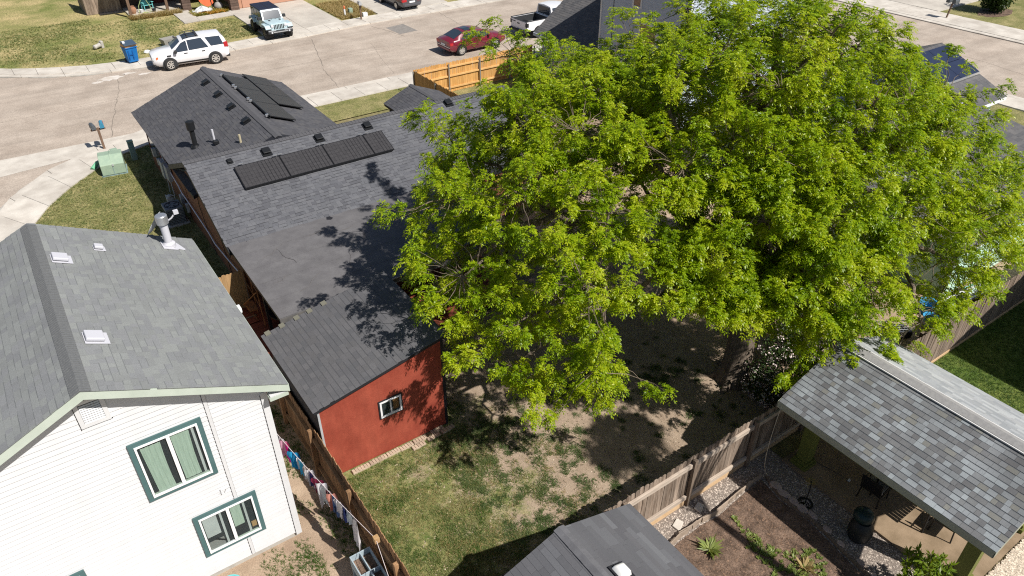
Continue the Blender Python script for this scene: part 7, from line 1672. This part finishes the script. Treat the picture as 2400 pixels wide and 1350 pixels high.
# ------------------------------------------------------------------ other shrubs and plants
def simple_shrub(name, label, cat, base, blobs, m, n, leaf=(.09, .03), stems=8, bloom=0):
    t = thing(name, label, cat, base); rng = np.random.default_rng(len(label))
    st = MB()
    for k in range(stems):
        b = blobs[k % len(blobs)]; st.tube([(rnd.uniform(-.12, .12), rnd.uniform(-.12, .12), 0), (b[0] * .4 + rnd.uniform(-.1, .1), b[1] * .4, b[2] * .5), (b[0] + rnd.uniform(-.2, .2), b[1] + rnd.uniform(-.2, .2), b[2] + b[3] * .3)], [.03, .022, .008], 6)
    st.build('stem', M_TWIG, t)
    P = []; D = []
    for b in blobs:
        q = norm(rng.normal(size=(n, 3))); r = b[3] * (.55 + .5 * rng.random(n)) * (1 + .25 * np.sin(q[:, 0] * 7 + q[:, 2] * 5))
        P.append(np.array(b[:3]) + q * r[:, None] * np.array([1, 1, .9])); D.append(q)
    P, D = np.concatenate(P), np.concatenate(D); ok = P[:, 2] > .03; P, D = P[ok], D[ok]
    d = norm(D + rng.normal(0, .6, D.shape) + np.array([0, 0, .2]))
    o = link('foliage', np_mesh('foliage', leaflets(P, d, leaf[0] * (.7 + .6 * rng.random(len(P))), leaf[1] * np.ones(len(P)), rng.normal(0, 1, len(P))), 4, m), t); o['kind'] = 'stuff'
    if bloom:
        i = rng.choice(len(P), bloom); q = []
        for c, dr in zip(P[i], D[i]):
            for k in range(5):
                w_ = c + dr * .06 + rng.normal(0, .04, 3); q.append((w_, norm(rng.normal(size=(1, 3)) + dr)[0]))
        B0 = np.array([a for a, _ in q]); B1 = np.array([b for _, b in q])
        o = link('blossom', np_mesh('blossom', leaflets(B0, B1, .06 * np.ones(len(B0)), .028 * np.ones(len(B0)), rng.normal(0, 1, len(B0))), 4, M_BLOOM), t); o['kind'] = 'stuff'
    return t
simple_shrub('lilac_bush', 'lilac bush with pale pink blossom between tree trunk and patio roof', 'bush', (16.4, 8.8, 0), [(-.2, .2, 1.1, .8), (.6, .4, 1.6, .8), (.2, -.4, 1.0, .65), (1.2, .6, 1.6, .75), (-.8, .2, .6, .55)], M_DLEAF, 1700, bloom=900, stems=12)
simple_shrub('lilac_bush', 'lilac bush with dusky pink blossom behind the ridge of the patio roof', 'bush', (18.9, 9.6, 0), [(0, 0, 1.1, .8), (.7, .2, 1.0, .7), (-.4, .5, 1.5, .65)], M_DLEAF, 1600, bloom=700, stems=10)
simple_shrub('round_shrub', 'round clipped dark green shrub on the lawn at the top right corner', 'bush', (67.6, 28.3, 0), [(0, 0, 1.5, 1.25), (0, 0, .8, .8), (.1, .1, 2.1, 1.1)], M_DLEAF, 3000, leaf=(.16, .06), stems=3)
mu = MB(); p = blob(67.6, 28.1, 1.9, 1.1, .012, 20, .2); mu.add(p, [tuple(range(20))]); struct('mulch_ring', mu, M_BED)
# leafy young tree top poking in from the bottom edge
vt = thing('young_fruit_tree', 'young tree with long drooping leaves at the bottom edge before the patio', 'tree', (12.9, 2.6, 0))
MB().tube([(0, 0, 0), (.02, .05, .7), (.05, .1, 1.2)], [.045, .035, .02], 8).build('trunk', M_BARK, vt, smooth=50)
rg = np.random.default_rng(5); O = []; A_ = []
for (x, y, z) in ((.25, .75, 1.25), (.55, .62, 1.2), (-.05, .6, 1.15), (.1, .3, 1.35), (.45, .25, 1.3), (.75, .35, 1.15), (-.2, .2, 1.2), (.9, .1, 1.2), (.3, -.05, 1.4), (-.35, .45, 1.0), (.6, -.2, 1.35), (0, -.2, 1.3), (.25, .5, 1.4), (-.3, -.1, 1.25), (1.1, .25, 1.0)):
    O.append((x * .55, y * .55, z - .28)); a = np.array((x * .5, y * .5, .75)); A_.append(a / np.linalg.norm(a))
O, A_ = np.array(O), np.array(A_)
tb_ = MB()
for o_, a_ in zip(O, A_): tb_.tube([(0.03, .06, .75), Vector(o_), Vector(o_ + a_ * .5)], [.018, .012, .005], 5)
tb_.build('branches', M_TWIG, vt)
N = 60; t_ = rg.random((len(O), N)); b_ = (O[:, None] + A_[:, None] * (t_[..., None] * .5)).reshape(-1, 3)
d_ = norm(np.repeat(A_, N, 0) * .4 + rg.normal(0, .8, (len(O) * N, 3)) + np.array([0, 0, -.35]))
o = link('foliage', np_mesh('foliage', leaflets(b_, d_, .14 + .06 * rg.random(len(b_)), .022 * np.ones(len(b_)), rg.normal(0, .4, len(b_))), 4, M_VINE), vt); o['kind'] = 'stuff'
# leafy weeds in the garden bed
def rosette(rng, P, n, L, w_, up=(.25, .9)):
    k = len(P); b = np.repeat(P, n, 0); a = rng.random(k * n) * 2 * np.pi; e = up[0] + (up[1] - up[0]) * rng.random(k * n)
    d = norm(np.stack([np.cos(a), np.sin(a), e], 1)); sc = np.repeat(.6 + .8 * rng.random(k), n)
    return leaflets(b, d, L * sc * (.7 + .6 * rng.random(k * n)), w_ * sc, rng.normal(0, .5, k * n))
rg = np.random.default_rng(8)
P = np.stack([rg.uniform(8.6, 12.9, 2600), rg.uniform(2.5, 6.7, 2600), np.full(2600, .012)], 1)
den = np.array([mnoise.noise(Vector((p[0] * .9, p[1] * .9, 4))) for p in P]) + np.clip((5.9 - P[:, 1]) * .42, -.5, .6) - np.clip((P[:, 0] - 11.6) * .5, 0, 1)
P = P[(den > .2) & (rg.random(len(P)) < .75)]
o = link('garden_weeds', np_mesh('garden_weeds', rosette(rg, P, 12, .075, .017), 4, M_WEED)); o['kind'] = 'stuff'; tag(o, 'sprouting green weeds across the brown garden bed', 'weeds')
for (x, y, s, lb) in ((10.42, 6.35, .3, 'single broad-leaved plant nearest the board edging in the garden bed'), (11.9, 4.7, .24, 'spiky straw coloured plant toward the shaded side of the garden bed')):
    t = thing('garden_plant', lb, 'plant', (x, y, .01)); o = link('leaf_rosette', np_mesh('leaf_rosette', rosette(rg, np.zeros((5, 3)) + rg.normal(0, .03, (5, 3)) * np.array([1, 1, 0]), 12, s, .03, (.1, 1.)), 4, M_WEED if s > .25 else M_STRAW), t); o['kind'] = 'stuff'
# debris on the bed: chips and clods
def chips(name, n, box_, size, m, lab, cat, rng, z=.01, test=None, flat=.5):
    P = np.stack([rng.uniform(box_[0], box_[1], n), rng.uniform(box_[2], box_[3], n), np.full(n, z)], 1)
    if test is not None: P = P[[test(p) for p in P]]
    n = len(P); s = size * (.5 + rng.random(n)); V = []
    u = np.array([[1, 0, 0], [0, 1, 0], [-1, 0, 0], [0, -1, 0]]) ; a = rng.random(n) * 6.28
    ring = []
    for k in range(4):
        ang = a + k * np.pi / 2; r = s * (.7 + .5 * rng.random(n)); ring.append(P + np.stack([np.cos(ang) * r, np.sin(ang) * r, s * .15 * rng.random(n)], 1))
    top = P + np.stack([rng.normal(0, .2, n) * s, rng.normal(0, .2, n) * s, s * flat * (.6 + .6 * rng.random(n))], 1)
    tri = []
    for k in range(4): tri.append(np.stack([ring[k], ring[(k + 1) % 4], top], 1))
    V = np.stack(tri, 1).reshape(-1, 3)
    # keep each stone one island: shared vertices
    me = bpy.data.meshes.new(name); vv = np.stack(ring + [top], 1).reshape(-1, 3)
    me.vertices.add(len(vv)); me.vertices.foreach_set('co', vv.astype(np.float32).ravel())
    idx = (np.arange(n)[:, None, None] * 5 + np.array([[0, 1, 4], [1, 2, 4], [2, 3, 4], [3, 0, 4]])[None]).reshape(-1)
    me.loops.add(len(idx)); me.polygons.add(len(idx) // 3); me.loops.foreach_set('vertex_index', idx.astype(np.int32))
    me.polygons.foreach_set('loop_start', np.arange(0, len(idx), 3, dtype=np.int32)); me.polygons.foreach_set('loop_total', np.full(len(idx) // 3, 3, dtype=np.int32)); me.update(calc_edges=True); me.materials.append(m)
    o = link(name, me); o['kind'] = 'stuff'; return tag(o, lab, cat)
gravel_ok = lambda p: not in_poly(p, BED) and not (4.4 < p[0] < 8.2 and p[1] < 7.15)
chips('gravel', 26000, (8.1, 14.25, 1.5, 7.68), .021, M_STONE, 'grey gravel between the weathered fence and the patio', 'gravel', rg, 0, gravel_ok)
chips('pale_gravel', 9000, (14.4, 17.6, .6, 2.08), .022, M_PALESTONE, 'pale sunlit gravel beyond the patio slab in the corner', 'gravel', rg, .01)
chips('bed_clods', 5000, (8.6, 13.1, 2, 7), .02, mat('soil_clod', (.09, .055, .035), (.22, .14, .095), scale=12, rand=.4, rough=.95), 'loose clods and wood chips on the garden bed', 'soil', rg, .012, lambda p: in_poly(p, BED))
chips('yard_pebbles', 3200, (3.8, 16, 7.9, 14), .017, mat('yard_pebble', (.3, .23, .16), (.5, .42, .33), scale=12, rand=.4, rough=.95), 'scattered pebbles and twigs on the dirt yard', 'pebbles', rg, .01)
# grass
def blades(P, n, L, w_, rng, lean=.7):
    k = len(P) * n; b = np.repeat(P, n, 0) + np.concatenate([rng.normal(0, .028, (k, 2)), np.zeros((k, 1))], 1)
    a = rng.random(k) * 2 * np.pi; d = norm(np.stack([np.cos(a) * lean, np.sin(a) * lean, .35 + .8 * rng.random(k)], 1))
    s = perp(d) * w_; Lk = (L * (.5 + .9 * rng.random(k)))[:, None]
    return np.stack([b - s, b + s, b + d * Lk], 1).reshape(-1, 3)
def grass(name, label, box_, n, per, L, w_, m, seed, dens=None, z=.008):
    rng = np.random.default_rng(seed); P = np.stack([rng.uniform(box_[0], box_[1], n), rng.uniform(box_[2], box_[3], n), np.full(n, z)], 1)
    if dens is not None:
        q = np.array([dens(p) for p in P]); P = P[rng.random(len(P)) < q]
    o = link(name, np_mesh(name, blades(P, per, L, w_, rng), 3, m)); o['kind'] = 'stuff'; return tag(o, label, 'grass')
def yard_d(p):
    f = 1.02 - (p[0] - 3.6) / 6.2 + max(0, (p[1] - 12.3)) * .06
    v_ = mnoise.noise(Vector((p[0] * .75, p[1] * .75, 0))) * .62 + mnoise.noise(Vector((p[0] * 2.6, p[1] * 2.6, 5))) * .5
    if 3.6 < p[0] < 7.4 and p[1] > 13.5: return 0
    return min(1, max(0, (f + v_) * 1.1 - .12))
grass('yard_grass', 'patchy thin grass on the dirt yard in front of the red shed', (3.65, 10.6, 7.9, 17), 30000, 6, .065, .006, M_GRASS, 21, yard_d)
def tuft_d(p):
    v_ = mnoise.noise(Vector((p[0] * 2.1, p[1] * 2.1, 8))); return 1 if v_ > .36 else 0
def clump_centres(n, box_, seed):
    rng = np.random.default_rng(seed); out = []
    while len(out) < n:
        p = (rng.uniform(box_[0], box_[1]), rng.uniform(box_[2], box_[3]))
        if rng.random() < .25 + max(0, 1 - (p[0] - 6.5) / 6) * .75 + mnoise.noise(Vector((p[0] * .8, p[1] * .8, 4))) * .6:
            r = rng.uniform(.04, .17) * (1.2 if p[0] < 10 else 1); m_ = int(30 * (r / .12) ** 2) + 5
            q = rng.normal(0, r * .55, (m_, 2)); out.append(np.column_stack([q + np.array(p), np.full(m_, .008)]))
    return np.concatenate(out), rng
P_, rg2 = clump_centres(300, (6.5, 15.4, 7.95, 13.6), 22)
o = link('grass_tufts', np_mesh('grass_tufts', blades(P_, 4, .065, .007, rg2), 3, leaf_mat('tuft_blades', [(.05, .09, .025), (.09, .14, .04), (.15, .18, .06)], trans=.3, rough=.6))); o['kind'] = 'stuff'; tag(o, 'scattered green grass tufts on the bare soil of the yard', 'grass')
grass('dry_yard_grass', 'straw coloured dry grass among the yard grass', (3.65, 9.5, 7.9, 13.6), 14000, 5, .05, .006, M_STRAW, 26, lambda p: yard_d(p) * (.9 if mnoise.noise(Vector((p[0] * 1.2, p[1] * 1.2, 15))) > .02 else .25))
grass('green_yard_grass', 'greener patches in the yard grass by the brown fence', (3.65, 9.5, 7.9, 14.6), 22000, 5, .06, .007, M_GRASSDARK, 29, lambda p: yard_d(p) * (.9 if mnoise.noise(Vector((p[0] * 1.6, p[1] * 1.6, 25))) + .4 * mnoise.noise(Vector((p[0] * 5, p[1] * 5, 2))) > .08 else .06))
grass('lawn_grass', 'mown green lawn beside the weathered back fence', (18, 30, 1.5, 7.05), 24000, 4, .06, .007, M_GRASSDARK, 23)
def strip_d(p): return min(1, max(0, .35 + 1.1 * mnoise.noise(Vector((p[0] * 1.4, p[1] * .9, 3))) - (.55 if 2.45 < p[0] < 2.95 and p[1] < 13.2 else 0)))
grass('strip_grass', 'rough grass in the narrow strip under the clothes line', (1.2, 3.5, 7, 17.5), 9000, 6, .085, .006, M_GRASSDARK, 24, lambda p: strip_d(p) * (0 if p[0] < 2.38 and p[1] > 12.5 else 1))
def side_d(p): return 1 if in_poly(p, LAWN_L) and not (4.5 < p[0] and p[1] < 37.3) else 0
grass('side_lawn_grass', 'sunlit olive lawn around the corner beside the brown house', (-2.1, 8, 19.5, 40), 34000, 5, .07, .011, M_GRASS, 25, lambda p: side_d(p) * (.75 + .5 * mnoise.noise(Vector((p[0] * .5, p[1] * .5, 1)))), z=.012)
grass('porch_weeds', 'tall dry weeds along the porch edge across the street', (9.6, 13.4, 65.6, 66.5), 500, 8, .34, .02, M_STRAW, 31, z=0)
grass('driveway_weeds', 'rough straw and green weeds between the two driveways across the street', (23.2, 26.1, 56.4, 62), 1500, 6, .3, .018, M_STRAW, 32, z=0)
grass('flower_bed', 'orange and green flower bed between the brick pillars', (13.9, 17.2, 64.0, 65.4), 900, 6, .2, .025, leaf_mat('orange_bed_leaves', [(.08, .14, .02), (.2, .2, .03), (.55, .25, .03), (.6, .3, .05)], trans=.2), 33, z=0)
def roads(p): return 1
grass('far_lawn_grass', 'patchy green and straw lawn in front of the porch house', (-6, 16.6, 55.6, 68), 26000, 4, .1, .018, M_GRASS, 34, lambda p: (0 if (p[1] < 56.2 + max(0, 2.2 - p[0] * .5)) else 1) * (0 if p[1] > 66 and p[0] > 6.8 else 1) * (0 if 12.6 < p[0] and p[1] > 62 else 1) * min(1, max(.1, .55 + 1.3 * mnoise.noise(Vector((p[0] * .22, p[1] * .3, 2))))), z=0)

# ------------------------------------------------------------------ neighbour's tree past the right edge, its boughs dapple the soil
NTB = np.array([13.2, -4.4, 0.])
nt_ = thing('neighbour_tree', 'neighbour tree past the right edge whose boughs dapple the dirt yard', 'tree', tuple(NTB))
rg3 = np.random.default_rng(41); CL = []
while len(CL) < 120:
    q = rg3.uniform(-1, 1, 3)
    if (q ** 2).sum() > 1: continue
    p = np.array([14.3, 1.9, 9.3]) + q * np.array([1.7, 1.7, 1.2])
    if mnoise.noise(Vector(p * .9)) + .5 * mnoise.noise(Vector(p * 2.)) > .02 and p[0] > 13.1 + (10 - p[2]) * .25 and p[0] - .31 * (p[2] - 2.9) < 13.1 and p[1] + .8 * p[2] > 9.3: CL.append(p)
CL = np.array(CL)
MB().tube([(0, 0, 0), (.1, .4, 3), (.3, 1.8, 6), (.6, 5.2, 8.6)], [.3, .24, .18, .1], 10).build('trunk', M_BARK, nt_, smooth=60)
b3 = MB()
for p in CL[::5]: b3.tube([Vector((.5, 4.8, 8.2)), Vector((p - NTB) * np.array([.85, .85, .97])), Vector(p - NTB)], [.05, .03, .01], 5)
o = b3.build('branches', M_BARK, nt_); o['kind'] = 'stuff'
ax3 = norm(rg3.normal(size=CL.shape) * .5 + np.array([-.4, .3, .3]))
o = link('foliage', np_mesh('foliage', sprays(CL - ax3 * .25, ax3, 20, np.full(len(CL), .5), rg3, leaflen=.085, leafw=.019, pairs=4, rach=.24) - NTB, 4, M_LEAF), nt_); o['kind'] = 'stuff'

rg4 = np.random.default_rng(77)
P = np.stack([rg4.uniform(3.8, 16, 3800), rg4.uniform(7.9, 17, 3800), np.full(3800, .02)], 1)
P = P[rg4.random(len(P)) < np.clip(.25 + (P[:, 0] - 8) * .08 + (P[:, 1] - 10) * .06, .15, .9)]
d_ = norm(np.stack([rg4.normal(size=len(P)), rg4.normal(size=len(P)), rg4.normal(0, .25, len(P))], 1))
o = link('leaf_litter', np_mesh('leaf_litter', leaflets(P, d_, .05 + .05 * rg4.random(len(P)), .004 + .012 * rg4.random(len(P)), rg4.normal(0, .8, len(P)) + 1.57), 4, mat('dry_litter', (.12, .08, .045), (.34, .25, .15), scale=14, rand=.4))); o['kind'] = 'stuff'; tag(o, 'dry leaf litter and twigs strewn over the dirt yard', 'leaf litter')
